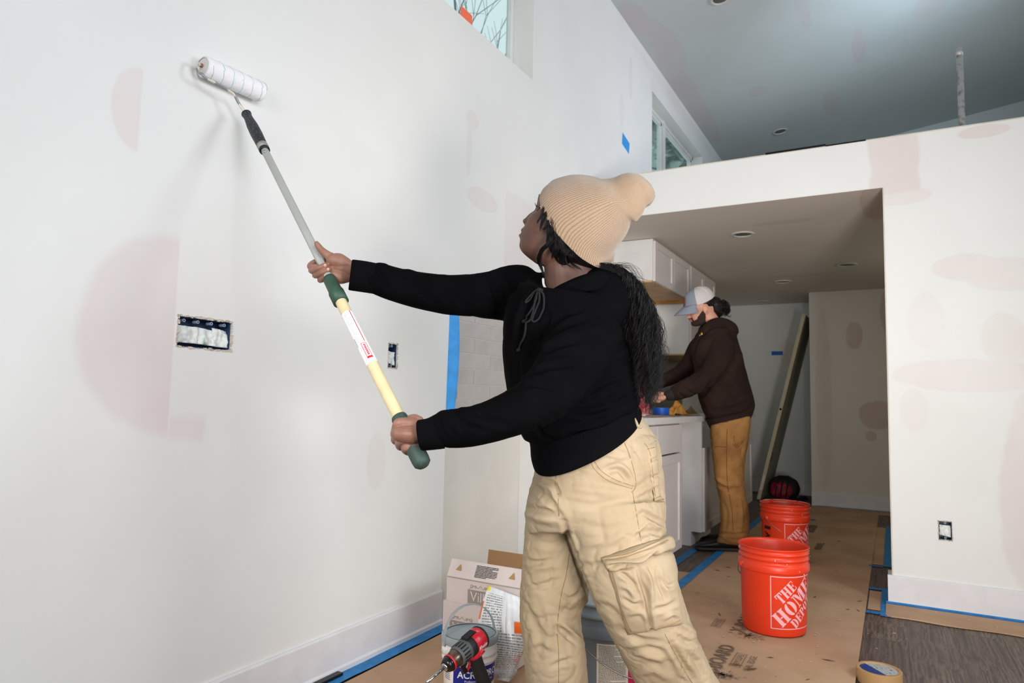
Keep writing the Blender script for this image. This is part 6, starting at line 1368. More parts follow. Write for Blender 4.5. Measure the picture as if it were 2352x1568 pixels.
for s in (-1, 1):
    for k in range(60):
        u = rs.uniform(-1, 1); y = s*(0.029+0.017*u); z = z_brow+0.001+0.003*(1-u*u)+rs.uniform(-.0014, .0014); x = PR[16][0]-0.0026-0.006*((u*s*s+1)/2)**2; p = hl(x+0.001, y, z)
        A.tube([p, p+Lh*s*0.0045+Uh*0.0012-Fh*0.0012, p+Lh*s*0.008-Fh*0.003], [0.00045, 0.00035, 0.0001], 3, cap=False)
    for k in range(22):
        u = k/21*2-1; p = hl(xe-0.0040-u*u*0.006, s*(0.030+0.0132*u), z_eye+0.0056*(1-u*u*0.9)); A.tube([p, p+Fh*0.006+Uh*0.002+Lh*s*u*0.002, p+Fh*0.009+Uh*0.0065+Lh*s*u*0.004], [0.00028, 0.00024, 0.00008], 3, cap=False)
tag(child('eyebrow_and_lashes', A, m_hair), kind='stuff')
# lips and nostril
A = Acc()
for z0_, r, xo in (((z_mouth+PR[10][1])/2+0.0008, 0.0026, 0.0022), (z_lip+0.0012, 0.0030, 0.0024)):
    i0 = 6.0; pts = []
    for u in np.linspace(-1, 1, 22):
        y = 0.020*u; xb_ = np.interp(z0_, [t_[0] for t_ in table], [t_[1] for t_ in table]); lb_ = np.interp(z0_, [q[0] for q in lips], [q[1] for q in lips]); ls_ = 0.021
        pts.append(hl(xb_+lb_*math.exp(-(abs(y)/ls_)**2.6)-0.0024-0.010*abs(u)**2.4*0.45, y, z0_+(0.001 if xo < .0023 else -0.0005)*(1-u*u)))
    A.tube(pts, [r*(1-0.75*abs(u)**2) for u in np.linspace(-1, 1, 22)], 10)
child('lips', A, skin_mat('lip_skin', (104, 66, 60), (92, 58, 54), 0.4))
A = Acc()
for s in (-1, 1): A.add(*ell(hl(PR[12][0]-0.0105, s*0.0078, z_nose-0.0082), (0.0034, 0.0026, 0.0022), 8))
child('nostril', A, m_dark)
# --- hair: under-mass, face-framing locks, long curly ponytail
rs = random.Random(21)
um = remesh([tubepx([(1300, 520, 1.725), (1316, 562, 1.722), (1340, 594, 1.735), (1378, 620, 1.765), (1415, 640, 1.775)], [0.036, 0.040, 0.030, 0.022, 0.020], 18), tubepx([(1274, 505, 1.712), (1276, 532, 1.704), (1282, 562, 1.708), (1296, 592, 1.720)], [0.018, 0.024, 0.026, 0.022], 14), tubepx([(1330, 560, 1.80), (1362, 600, 1.80), (1390, 622, 1.79)], [0.045, 0.035, 0.02], 14)], 0.004, 5)
hair = child('hair', um, m_hair)
def lock(P, N, spread, r, curl, wl, seed, taper=True, k=34, jitter=0.3, depth_sp=1.0):
    """N wavy strands following a guide of (px, py, depth); spread & curl in metres"""
    rr = random.Random(seed); G = curve3(P, k); T = np.gradient(G, axis=0); T /= np.linalg.norm(T, axis=1)[:, None]; a1 = np.cross(T, FW); a1 /= np.linalg.norm(a1, axis=1)[:, None]+1e-9; a2 = np.cross(T, a1)
    L_ = np.concatenate([[0], np.cumsum(np.linalg.norm(np.diff(G, axis=0), axis=1))]); tot = L_[-1]; cs = []; rd = []
    ph0 = rr.uniform(0, 2*PI)
    for i in range(N):
        aa = rr.uniform(0, 2*PI); q = math.sqrt(rr.random()); ox, oy = q*math.cos(aa), q*math.sin(aa)*depth_sp; ph = ph0+rr.gauss(0, jitter*2); w_ = wl*rr.uniform(0.85, 1.15); c_ = curl*rr.uniform(0.6, 1.3); end = int(k*(1 if not taper else rr.uniform(0.72, 1.0)))
        u = L_/tot; sp = np.interp(u, np.linspace(0, 1, len(spread)), spread); env = np.clip(u*5, 0, 1)
        tw = 2*PI*L_/w_+ph
        C_ = G+a1*(sp*ox+c_*env*np.cos(tw))[:, None]+a2*(sp*oy+c_*env*np.sin(tw))[:, None]
        C_ = C_[:max(6, end)]; cs.append(C_); rd.append(np.linspace(r, r*0.35, len(C_)))
    return cs, rd
CS, RD = [], []
def addlock(*a, **k): c_, r_ = lock(*a, **k); CS.extend(c_); RD.extend(r_)
# ponytail body: many clumped locks
for i in range(115):
    a = rs.uniform(0, 2*PI); q = math.sqrt(rs.random()); ox, oy = q*math.cos(a), q*math.sin(a); ph = rs.uniform(0, 6.28); wv = [rs.uniform(3, 9)*math.sin(ph+k*1.9) for k in range(9)]
    e = rs.uniform(0.62, 1.0) if i % 4 else rs.uniform(0.9, 1.08)
    P = [(1345+24*ox, 606+6*oy, 1.765+0.03*oy), (1392+14*ox, 622+12*oy, 1.742+0.035*oy), (1436+22*ox, 650+20*(-abs(oy))+6*ox, 1.726+0.04*oy), (1464+32*ox+wv[2], 700, 1.725+0.05*oy), (1474+42*ox+wv[3], 755, 1.728+0.055*oy), (1480+43*ox+wv[4], 810, 1.73+0.055*oy), (1480+40*ox+wv[5], 860, 1.732+0.05*oy), (1478+36*ox+wv[6], 860+50*e, 1.733+0.045*oy), (1474+30*ox+wv[7], 860+94*e, 1.735+0.04*oy)]
    addlock(P, 12, [0.003, 0.004, 0.005, 0.005, 0.0045, 0.004, 0.004, 0.006], 0.0006, rs.uniform(0.005, 0.010), rs.uniform(0.060, 0.105), 100+i, k=110, jitter=0.12)
core = tubepx([(1412, 640, 1.76), (1444, 672, 1.738), (1466, 720, 1.735), (1470, 760, 1.735), (1476, 800, 1.738), (1474, 870, 1.74)], [0.016, 0.026, 0.032, 0.034, 0.030, 0.016], 16)
A = Acc(); A.add(*core); child('ponytail_core', A, m_hair, hair)
# loose flyaways right side
for i in range(46):
    x0 = rs.uniform(1440, 1500); y0 = rs.uniform(640, 860); l = rs.uniform(40, 110)
    addlock([(x0, y0, 1.72), (x0+rs.uniform(6, 24), y0+l*0.3, 1.72), (x0+rs.uniform(2, 26), y0+l*0.7, 1.72), (x0+rs.uniform(-10, 22), y0+l, 1.72)], 1, [0.002]*3, 0.00030, rs.uniform(0.003, 0.008), rs.uniform(0.03, 0.06), 400+i, k=30, taper=False)
for i in range(9):
    x0 = rs.uniform(1470, 1500); addlock([(x0, 870, 1.725), (x0+6, 900, 1.72), (x0+rs.uniform(-8, 18), 925, 1.72), (x0+rs.uniform(-20, 14), 955, 1.72)], 1, [0.001]*3, 0.0006, 0.008, 0.040, 600+i, k=40, taper=False)
addlock([(1400, 606, 1.73), (1432, 612, 1.725), (1462, 634, 1.72), (1490, 645, 1.715), (1504, 646, 1.715), (1505, 658, 1.715)], 2, [0.001]*3, 0.0004, 0.001, 0.06, 700, k=30, taper=False)
for i in range(26): addlock([(1385+i*1.5, 608, 1.73), (1415+i*1.5, 606+rs.uniform(-4, 8), 1.725), (1450+i, 628+rs.uniform(-8, 6), 1.72), (1480, 664+rs.uniform(-14, 10), 1.72)], 1, [0.001]*3, 0.0003, 0.003, 0.06, 720+i, k=24, taper=False)
pony = child('ponytail', ribbons(CS, RD, 3), m_hair, hair)
# face-framing hair from under the brim
CS, RD = [], []
fr = [([(1261, 462, 1.720), (1250, 480, 1.692), (1240, 500, 1.690), (1232, 514, 1.695)], 14, 0.005), ([(1265, 470, 1.717), (1254, 492, 1.686), (1246, 512, 1.684), (1238, 532, 1.690)], 16, 0.006), ([(1271, 482, 1.713), (1262, 505, 1.682), (1254, 522, 1.682), (1243, 528, 1.688)], 16, 0.006),
      ([(1277, 495, 1.710), (1268, 520, 1.680), (1260, 545, 1.684), (1256, 560, 1.690)], 18, 0.008), ([(1285, 512, 1.707), (1270, 545, 1.679), (1256, 562, 1.682), (1244, 578, 1.692), (1240, 600, 1.702), (1246, 622, 1.71), (1252, 640, 1.715)], 22, 0.006), ([(1289, 520, 1.706), (1262, 556, 1.680), (1246, 572, 1.688), (1236, 592, 1.70), (1240, 612, 1.71), (1250, 634, 1.712)], 14, 0.004),
      ([(1295, 535, 1.704), (1282, 560, 1.678), (1272, 580, 1.684), (1268, 600, 1.695)], 20, 0.008), ([(1305, 550, 1.704), (1296, 575, 1.680), (1290, 596, 1.690), (1290, 615, 1.702)], 18, 0.007), ([(1317, 568, 1.705), (1310, 585, 1.682), (1316, 605, 1.694), (1338, 622, 1.70)], 16, 0.005), ([(1281, 505, 1.708), (1285, 545, 1.680), (1302, 578, 1.682), (1340, 600, 1.70)], 26, 0.010),
      ([(1301, 545, 1.702), (1318, 575, 1.684), (1345, 598, 1.70), (1385, 612, 1.72)], 26, 0.010), ([(1267, 474, 1.712), (1270, 505, 1.682), (1280, 545, 1.678), (1300, 575, 1.682)], 26, 0.009), ([(1291, 555, 1.702), (1300, 598, 1.695), (1312, 612, 1.70), (1322, 616, 1.70)], 4, 0.001), ([(1283, 580, 1.704), (1286, 600, 1.70), (1302, 606, 1.702), (1311, 624, 1.70)], 3, 0.001)]
for i, (P, n_, sp) in enumerate(fr): addlock(P, n_*3, [sp*0.8, sp, sp*0.8, sp*0.3], 0.00055, 0.0016, 0.06, 900+i, k=26)
child('loose_lock', ribbons(CS, RD, 3), m_hair, hair)

# ------------------------------------------------------------------ paint roller on its extension pole
pole_dir = POLE_B-POLE_A; PLn = np.linalg.norm(pole_dir); pole_dir /= PLn
def tpy(py):
    lo, hi = -0.1, 1.1
    for _ in range(40):
        m_ = (lo+hi)/2
        if proj(pole_at(m_))[0][1] > py: lo = m_
        else: hi = m_
    return lo*PLn
roller = thing('paint_roller', 'long-handled paint roller with white nap sleeve held against the wall by the woman', 'paint roller', POLE_A); RL0 = POLE_A.copy()
def pl_(prof, name, m, smooth=True, parent=None, n=40):
    A = Acc(); A.lathe([(r, z) for r, z in prof], (0, 0, 0), n, axis=pole_dir); return A.obj(name, m, parent or roller, smooth)
s_ = {k: tpy(k) for k in (957, 900, 838, 722, 690, 672, 644, 640, 345, 335, 330, 262)}
m_grip = mat('dark_green_rubber', (52, 70, 64), 0.6, var=0.15, vs=40, col2=(96, 112, 104), lo=0.62, hi=0.78, bs=120, bump=0.08); m_yel = mat('cream_fibreglass', (216, 200, 158), 0.4, var=0.05, vs=12); m_alu = mat('grey_aluminium', (178, 182, 178), 0.45, metal=0.15, spec=0.5, var=0.03)
m_grn = mat('green_collar_plastic', (48, 80, 63), 0.5, var=0.08, vs=40, bs=160, bump=0.06); m_hblk = mat('speckled_black_handle', (40, 44, 48), 0.5, var=0.3, vs=330, col2=(130, 134, 136), lo=0.58, hi=0.68)
pl_([(0.0001, -0.003), (0.012, -0.002), (0.0178, 0.004), (0.0190, 0.014), (0.0188, s_[957]*0.5), (0.0180, s_[957]-0.006), (0.0165, s_[957]), (0.0138, s_[957]+0.001)], 'bottom_grip', m_grip)
pl_([(0.0135, s_[957]-0.01), (0.0137, s_[957]), (0.0137, s_[690]-0.004), (0.0137, s_[672])], 'lower_pole', m_yel)
t = NT('pole_sticker'); c = t.coord('UV'); uvn = t.new('ShaderNodeUVMap'); sep = t.new('ShaderNodeSeparateXYZ'); t.l.new(uvn.outputs[0], sep.inputs[0]); U, Vv = sep.outputs[0], sep.outputs[1]
prn = rows(t, Vv, U, 46, 26, 0.40, 0.5); z_ = t.math('MULTIPLY', t.math('MULTIPLY', t.ss(U, 0.42, 0.43), t.ss(U, 0.60, 0.61, 1, 0)), t.math('MULTIPLY', t.ss(Vv, 0.03, 0.04), t.ss(Vv, 0.97, 0.98, 1, 0)))
gap = t.ss(t.math('FRACT', t.math('MULTIPLY', Vv, 3.4)), 0.04, 0.06); c1 = t.mix(t.math('MULTIPLY', t.math('MULTIPLY', t.math('MULTIPLY', prn, z_), gap), 0.6), (238, 238, 240), (90, 90, 100))
redl = t.math('MULTIPLY', t.math('MULTIPLY', t.ss(U, 0.625, 0.628), t.ss(U, 0.650, 0.653, 1, 0)), t.ss(Vv, 0.38, 0.385)); c2 = t.mix(redl, c1, (178, 44, 60)); bar = t.math('MULTIPLY', t.math('MULTIPLY', t.ss(U, 0.36, 0.362), t.ss(U, 0.40, 0.402, 1, 0)), t.math('MULTIPLY', t.ss(Vv, 0.34, 0.342), t.ss(Vv, 0.50, 0.502, 1, 0)))
barl = t.ss(t.math('FRACT', t.math('MULTIPLY', Vv, 110.0)), 0.4, 0.5); c3 = t.mix(t.math('MULTIPLY', bar, barl), c2, (60, 60, 66)); t.set(c3, 0.35); m_stk = t.m
n_ = 56; V = []; F = []; UVs = []; k_ = 40; vd = -FW-pole_dir*((-FW)@pole_dir); vd /= np.linalg.norm(vd); sd = np.cross(pole_dir, vd); sd = sd if sd@RT > 0 else -sd
for j in range(k_+1):
    for i in range(n_+1):
        a = (i/n_-0.5)*2*PI*0.98; V.append((vd*math.cos(a)+sd*math.sin(a))*0.0141+pole_dir*(s_[838]+(s_[722]-s_[838])*j/k_)); UVs.append((i/n_, j/k_))
for j in range(k_):
    for i in range(n_): a = j*(n_+1)+i; F.append((a, a+1, a+n_+2, a+n_+1))
stk = mk('pole_sticker', V, F, m_stk, roller, True, UVs)
A = Acc()                                        # red brand box outline on the sticker
def onpole(u, s, r=0.0143): a = u/r; return (vd*math.cos(a)+sd*math.sin(a))*r+pole_dir*s
sb = s_[838]+0.012; hh = 0.047
for (u0, u1, a, b) in ((0.000, 0.0014, sb, sb+hh), (0.0120, 0.0134, sb, sb+hh), (0.0, 0.0134, sb+hh-0.0014, sb+hh), (0.0, 0.0134, sb, sb+0.006)):
    for q in range(4):
        ua, ub = u0+(u1-u0)*q/4, u0+(u1-u0)*(q+1)/4; A.add([onpole(ua, a), onpole(ub, a), onpole(ub, b), onpole(ua, b)], [(0, 1, 2, 3)])
A.obj('red_badge', mat('sticker_red', (214, 40, 56), 0.4), stk)
A = Acc()
for q in range(7): A.add([onpole(0.0045, sb+0.010+q*0.0048), onpole(0.0092, sb+0.010+q*0.0048), onpole(0.0092, sb+0.0135+q*0.0048), onpole(0.0045, sb+0.0135+q*0.0048)], [(0, 1, 2, 3)])
tag(A.obj('badge_print', MATS['sticker_red'], stk), kind='stuff')
pl_([(0.0138, s_[690]-0.006), (0.0192, s_[690]-0.006), (0.0192, s_[690]+0.028), (0.0168, s_[690]+0.036), (0.0162, s_[644]), (0.0150, s_[640]+0.002), (0.0112, s_[640]+0.002)], 'locking_collar', m_grn)
pl_([(0.0108, s_[644]), (0.0108, s_[345]+0.002)], 'upper_pole', m_alu, False, n=8)
pl_([(0.0112, s_[345]-0.003), (0.0150, s_[345]-0.003), (0.0156, s_[345]+0.002), (0.0152, s_[345]+0.006), (0.012, s_[345]+0.006)], 'ferrule', mat('black_ferrule', (28, 30, 32), 0.4))
pl_([(0.0145, s_[345]+0.005), (0.0158, s_[345]+0.006), (0.0160, s_[345]+0.026), (0.0145, s_[345]+0.027)], 'metal_band', mat('scuffed_band', (170, 170, 164), 0.5, var=0.2, vs=60))
sH = s_[345]+0.026; sT = s_[262]
pl_([(0.0140, sH-0.002), (0.0155, sH+0.004), (0.0172, sH+(sT-sH)*0.35), (0.0165, sH+(sT-sH)*0.6), (0.0135, sH+(sT-sH)*0.80), (0.0130, sH+(sT-sH)*0.86), (0.0128, sT-0.014), (0.0146, sT-0.002), (0.0150, sT-0.0005), (0.0150, sT), (0.0149, sT+0.0003), (0.0140, sT+0.0006), (0.0001, sT+0.0006)], 'handle', m_hblk)
A = Acc(); q = onpole(0.0, s_[345]-0.020, 0.0108); A.add(*ell(q, (0.0035, 0.0035, 0.0035), 8)); A.obj('snap_button', m_steel, roller, True)
# frame wire and sleeve
RA = on(0, WX+0.033, 466, 152); RB = on(0, WX+0.033, 600, 212); rax = RB-RA; RLn = np.linalg.norm(rax); rax /= RLn; out = np.array([1.0, 0, 0])
PA = pole_at(sT/PLn)
wire = [PA-pole_dir*0.01, on(0, -1.712, 549, 238), on(0, -1.715, 537, 217), on(0, -1.715, 520, 205), on(0, -1.716, 492, 189), on(0, -1.718, 471, 178), on(0, -1.725, 461, 165), on(0, -1.742, 453, 148), RA-rax*0.020+out*0.004, RA-rax*0.012, RA+rax*0.02]
t = NT('painted_wire'); c = t.coord(); t.set(t.mix(t.ss(t.noise(28, 3, c), 0.52, 0.60), (142, 148, 152), (226, 222, 208)), 0.4, 0.3); m_wr = t.m
A = Acc(); A.tube(cat_rom([p-RL0 for p in wire], 80), 0.0042, 14); A.obj('wire_frame', m_wr, roller, True)
t = NT('white_nap'); c = t.coord(); nz = t.noise(520, 3, c); t.set(t.mix(t.ss(nz, 0.3, 0.7), (250, 249, 250), (240, 239, 242)), 0.95, 0, 0.1); t.bump(nz, 0.35, 0.0016); m_nap = t.m
n_, k_ = 90, 120; Rr = []
X1 = np.cross(rax, (0, 0, 1.0)); X1 /= np.linalg.norm(X1); X2 = np.cross(rax, X1)
for j in range(k_):
    u = j/(k_-1); z = RLn*u; e = 0.0055*math.exp(-(u/0.010)**2)+0.0085*math.exp(-((1-u)/0.012)**2); rg = []
    for i in range(n_):
        a = 2*PI*i/n_; r = 0.0315-e+0.0005*mnoise.noise(Vector((math.cos(a)*3, math.sin(a)*3, z*70)))+0.0006*mnoise.noise(Vector((math.cos(a)*9, math.sin(a)*9, z*240)))
        rg.append(RA-RL0+rax*z+(X1*math.cos(a)+X2*math.sin(a))*r)
    Rr.append(rg)
V, F = loft(Rr, False); mk('nap_sleeve', V, F, m_nap, roller, True)
A = Acc(); A.lathe([(0.0001, -0.002), (0.010, -0.002), (0.0205, 0.0), (0.0262, 0.001), (0.0265, 0.010)], RA-RL0, 40, axis=rax); A.lathe([(0.0001, 0.0), (0.022, 0.0)], RB-RL0-rax*0.003, 40, axis=rax); A.obj('end_cap', mat('pale_end_cap', (226, 224, 222), 0.5), roller, True)
A = Acc(); A.lathe([(0.006, -0.0035), (0.0065, -0.006), (0.0045, -0.010), (0.0001, -0.012)], RA-RL0, 14, axis=rax); A.obj('hub_nut', mat('rusty_nut', (150, 104, 70), 0.5, metal=0.4), roller)
A = Acc()
for k in range(6):
    z0_ = RLn*(0.06+0.165*k); pts = []
    for s in np.linspace(0, 2*PI, 60): z = z0_+0.0395*s/(2*PI); pts.append(RA-RL0+rax*min(z, RLn*0.985)+(X1*math.cos(s)+X2*math.sin(s))*(0.0315+0.0003*math.sin(s*23)))
    A.tube(pts, 0.0010, 6)
A.obj('blue_stripe', mat('pale_blue_thread', (176, 218, 220), 0.9), roller, True)
# ------------------------------------------------------------------ the man at the counter
MD = 4.74
man = thing('person', 'bearded man in grey and white cap, dark brown hoodie and tan trousers at the counter', 'person', tuple(on(2, 0.008, 1672, 1262)))
def mchild(name, me_or_acc, m, parent=None, smooth=True):
    if isinstance(me_or_acc, Acc): o = me_or_acc.obj(name, m, None, smooth)
    else: o = link(name, me_or_acc, m, None, smooth)
    o.data.transform(Matrix.Translation(-Vector(man.location))); o.parent = parent or man; return o
am = math.radians(22); K = FPX/MD
mF = -RT*math.cos(am)-UP*math.sin(am); mU = -RT*math.sin(am)+UP*math.cos(am); pm = math.radians(-4)
mL = np.cross(mU, mF)
MO = at(1619, 732.5, MD)
mtab = [(-.030, .040, -.04, .022), (-.020, .078, -.055, .038), (-.010, .092, -.062, .048), (0, .097, -.068, .053), (.012, .092, -.074, .058), (.026, .094, -.082, .061), (.036, .096, -.088, .064), (.045, .094, -.09, .067), (.06, .090, -.098, .070), (.078, .090, -.102, .073), (.090, .091, -.104, .075), (.105, .098, -.105, .077), (.125, .096, -.102, .075), (.15, .086, -.092, .068), (.175, .062, -.075, .052), (.190, .03, -.045, .030), (.193, 0., -.02, .012)]
mnose = [(.042, 0, .013), (.046, .012, .014), (.052, .026, .013), (.056, .029, .012), (.064, .021, .010), (.078, .010, .008), (.090, .004, .008), (.10, 0, .01)]
mlips = [(.020, 0, .018), (.026, .005, .02), (.031, .001, .023), (.036, .006, .021), (.042, 0, .012)]
hV, hF = head_parts(MO, mF, mL, mU, mtab, mnose, mlips, None, .097, .078, .031, .031, 80, 64)
def ml(x, y, z): return MO+mF*x+mL*y+mU*z
m_sk2 = skin_mat('fair_skin', (222, 168, 142), (206, 146, 122)); m_dh = hair_mat('dark_brown_hair', (20, 14, 13), 0.45); m_bd = mat('beard', (62, 44, 36), 0.9, var=0.3, vs=140, bs=300, bump=0.4)
earV = []
parts = [(hV, hF)]
for s in (-1, 1):
    parts.append(ell(ml(.088, s*.0115, .052), (.007, .007, .006), 8))
    ring = [ml(-.012+.017*math.cos(a)-0.004*math.sin(a), s*(.080+.004*math.cos(a)*-1), .066+.031*math.sin(a)) for a in np.linspace(-2.2, 2.9, 20)]
    parts.append(tubedata(ring, 0.0048, 8)[:2]); parts.append(ell(ml(-.010, s*.076, .066), (.012, .008, .020), 10))
parts.append(tubepx([(1622, 722, MD), (1634, 742, MD), (1640, 758, MD), (1640, 780, MD)], [.062, .060, .066, .09], 20))
mb = remesh(parts, 0.0034, 3)
lp = []
lp.append(tubepx([(1640, 790, MD), (1655, 850, MD), (1668, 930, MD), (1676, 980, MD)], [.11, .13, .12, .11], 20))
lp.append(tubepx([(1640, 790, MD-.05), (1655, 795, MD-.15), (1618, 872, MD-.19), (1545, 906, MD-.2)], [.07, .05, .04, .028], 14))
lp.append(tubepx([(1640, 790, MD+.05), (1604, 800, MD+.18), (1572, 855, MD+.14), (1500, 885, MD+.05)], [.07, .05, .04, .028], 14))
for dd, dx in ((-.075, 0), (.12, 2)): lp.append(tubepx([(1680+dx, 1000, MD+dd), (1676+dx, 1100, MD+dd), (1688+dx, 1200, MD+dd), (1684+dx, 1248, MD+dd)], [.075, .058, .045, .038], 14))
lb = remesh(lp, 0.016, 2)
# hands
def mhand(wx, wy, d, sgn):
    P_ = [tubepx([(wx+6, wy-2, d), (wx-4, wy+1, d), (wx-14, wy+4, d-.004), (wx-20, wy+4, d-.004)], [.026, .027, .036, .030], 14, flat=0.6)]
    for k in range(4):
        y = wy-2+k*4.2; P_.append(tubepx([(wx-18, y+1, d-.008), (wx-27, y-1+k*0.5, d-.016), (wx-33, y+2, d-.008), (wx-33, y+5, d+.012)], [.0105, .0098, .009, .0078], 10))
    P_.append(tubepx([(wx-8, wy-5, d+.01), (wx-18, wy-8, d+.022), (wx-27, wy-6, d+.026)], [.012, .011, .009], 10)); return remesh(P_, 0.0028, 4)
hA = mhand(1532, 910, MD-.20, 1); hB = mhand(1498, 893, MD+.03, 1)
mbody = join_me('man_body', [mb, hA, hB, lb]); mchild('body', mbody, m_sk2)
# beard shell, brow, eye
NB, NA = 230, 150
zs = np.linspace(mtab[0][0], mtab[-1][0], NB); A = Acc(); H = np.array(head_parts(MO, mF, mL, mU, mtab, mnose, mlips, None, .097, .078, .031, .031, NB, NA)[0]).reshape(NB, NA, 3); sel = np.zeros((NB, NA), bool); Nrm = None
for i in range(NB):
    for k in range(NA):
        a = 2*PI*k/NA; a = a if a <= PI else 2*PI-a; z = zs[i]
        side = math.degrees(a)
        top = np.interp(side, [0, 12, 20, 30, 55, 75, 88], [.014, .016, .020, .018, .026, .058, .082])
        top += .004*mnoise.noise(Vector((i*.13, k*.13, 1.0))); ok = z < top and side < 90
        if .0375 < z < .0470-side*0.00022 and side < 34: ok = True
        if 20 < side < 34 and z < .045: ok = True
        if side < 13 and .018 < z < .0385: ok = False
        if side > 90: ok = False
        sel[i, k] = ok
C0 = np.array([MO+mF*0.0+mU*z for z in zs]); 
def bp(i, k): p = H[i, k % NA]; d = p-C0[i]; d = d/np.linalg.norm(d); return p+d*0.0042-mU*(0.003 if zs[i] < 0 else 0)
for i in range(NB-1):
    for k in range(NA):
        if sel[i, k] and sel[i, (k+1) % NA] and sel[i+1, k] and sel[i+1, (k+1) % NA]: A.add([bp(i, k), bp(i, k+1), bp(i+1, k+1), bp(i+1, k)], [(0, 1, 2, 3)])
mchild('beard', A, m_bd)
A = Acc()
for s in (-1, 1): A.tube([ml(.101, s*.014, .099), ml(.101, s*.03, .101), ml(.090, s*.046, .098)], 0.0035, 6); A.tube([ml(.087, s*.02, .077), ml(.088, s*.031, .0755), ml(.083, s*.043, .076)], 0.0016, 6)
tag(mchild('eyebrow_and_lashes', A, m_dh), kind='stuff')
A = Acc(); A.tube([ml(.088, -.02, .0315), ml(.0985, -.008, .033), ml(.0985, .008, .033), ml(.088, .02, .0315)], 0.0032, 8); A.tube([ml(.087, -.018, .0255), ml(.0965, 0, .0255), ml(.087, .018, .0255)], 0.0035, 8); mchild('lips', A, skin_mat('lip_pink', (206, 124, 116), (196, 116, 108)))
# hair under the cap, bun
hh = remesh([ell(ml(-.030, 0, .10), (.088, .084, .062)) if False else (lambda q: q)(ell(ml(-.040, 0, .098), (.074, .086, .052))), tubepx([(1640, 700, MD), (1646, 716, MD), (1644, 726, MD)], [.062, .050, .030], 14)], 0.006, 4)
V = getv(hh); L_ = (V-MO); x = L_@mF; z = L_@mU; y = L_@mL
hair2 = mchild('hair', hh, m_dh)
rs = random.Random(77); CS, RD = [], []
def mlock(P, n_, sp, r, cu, wl, seed, **k): c_, r_ = lock(P, n_, sp, r, cu, wl, seed, **k); CS.extend(c_); RD.extend(r_)
for i in range(60):
    a = rs.uniform(0, 2*PI); q = math.sqrt(rs.random())*11; cx_, cy_ = 1659+q*math.cos(a), 707+q*math.sin(a)*1.1
    mlock([(cx_-5, cy_-3, MD+rs.uniform(-.05, .03)), (cx_+3, cy_-5, MD-.03), (cx_+6, cy_+3, MD), (cx_-2, cy_+6, MD+.02)], 4, [.006]*3, .0016, .006, .05, 1000+i, k=20, taper=False)
for P in ([(1668, 708, MD), (1674, 718, MD), (1669, 724, MD), (1676, 727, MD), (1680, 724, MD)], [(1664, 715, MD), (1670, 722, MD), (1666, 728, MD)], [(1650, 716, MD), (1656, 722, MD), (1661, 720, MD)]): mlock(P, 5, [.004]*3, .0014, .003, .05, 2000+int(P[0][0]), k=20, taper=False)
A = ribbons(CS, RD, 4); A.add(*ell(at(1658, 707, MD), (.034, .034, .034), 12)); mchild('hair_bun', A, m_dh, hair2)
# cap
def capsurf(a0, a1, out=0.0, n=40, mlat=16, zb=0.112):
    V = []; F = []
    for j in range(mlat+1):
        ph = PI/2*j/mlat
        for i in range(n+1):
            a = a0+(a1-a0)*i/n; rx = .112+out; ry = .090+out; rz = .112+out; e = 0.88
            x = -.006+rx*math.cos(a)*math.cos(ph)**e-0.012*math.sin(ph); y_ = ry*math.sin(a)*math.cos(ph)**e; z_ = zb+0.018*abs(math.cos(a))**2*math.cos(ph)+rz*math.sin(ph)**1.1
            V.append(ml(x, y_, z_))
    for j in range(mlat):
        for i in range(n): k = j*(n+1)+i; F.append((k, k+1, k+n+2, k+n+1))
    return V, F
m_cg = mat('grey_cap_twill', (146, 154, 168), 0.85, var=0.04, bs=300, bump=0.1); m_cw = mat('white_cap_mesh', (214, 208, 206), 0.85, var=0.03, vs=200, bs=220, bump=0.3); m_cw2 = mat('white_binding', (228, 224, 222), 0.8)
cap = bpy.data.objects.new('cap', None); 
A = Acc(); A.add(*capsurf(-1.20, 1.20)); cap = mchild('cap', A, m_cg); cap.modifiers.new('s', 'SOLIDIFY').thickness = .002
A = Acc(); A.add(*capsurf(1.20, 2*PI-1.20)); cm_ = mchild('mesh_panel', A, m_cw, cap)
A = Acc()
for a in (1.20, -1.20, 2.15, -2.15):
    A.tube([capsurf(a, a+0.01, .0008, 1, 16)[0][2*j] for j in range(17)], .0028, 6)
V_, _ = capsurf(1.2, 2*PI-1.2, .0008, 40, 1); A.tube(V_[:41], .0030, 6); mchild('seam_tape', A, m_cw2, cap)
V = []; F = []
for j in range(9):
    v = j/8
    for i in range(21):
        u = i/20*2-1; a = u*1.12; x0, y0 = -.006+.114*math.cos(a), .091*math.sin(a); ext = .082*math.cos(u*PI/2)**0.55
        V.append(ml(x0+ext*v, y0*(1+.04*v), .130-.012*(1-math.cos(a))*1-.030*v*(1)-.030*abs(u)**2*v+.0))
for j in range(8):
    for i in range(20): k = j*21+i; F.append((k, k+1, k+22, k+21))
A = Acc(); A.add(V, F); vz = mchild('visor', A, m_cg, cap); vz.modifiers.new('s', 'SOLIDIFY').thickness = .004
A = Acc(); n_ = 20; c0 = ml(.0935, .010, .166); nx = mF*0.93+mU*0.34; nx /= np.linalg.norm(nx); e1 = mL; e2 = np.cross(nx, e1); A.add([c0+nx*.002]+[c0+nx*.0008+e1*.027*math.cos(2*PI*k/n_)+e2*.033*math.sin(2*PI*k/n_) for k in range(n_)]+[c0-nx*.004+e1*.027*math.cos(2*PI*k/n_)+e2*.033*math.sin(2*PI*k/n_) for k in range(n_)], [(0, 1+k, 1+(k+1) % n_) for k in range(n_)]+[(1+k, 1+n_+k, 1+n_+(k+1) % n_, 1+(k+1) % n_) for k in range(n_)])
mchild('leather_patch', A, mat('brown_leather_patch', (132, 66, 36), 0.6), cap, False)
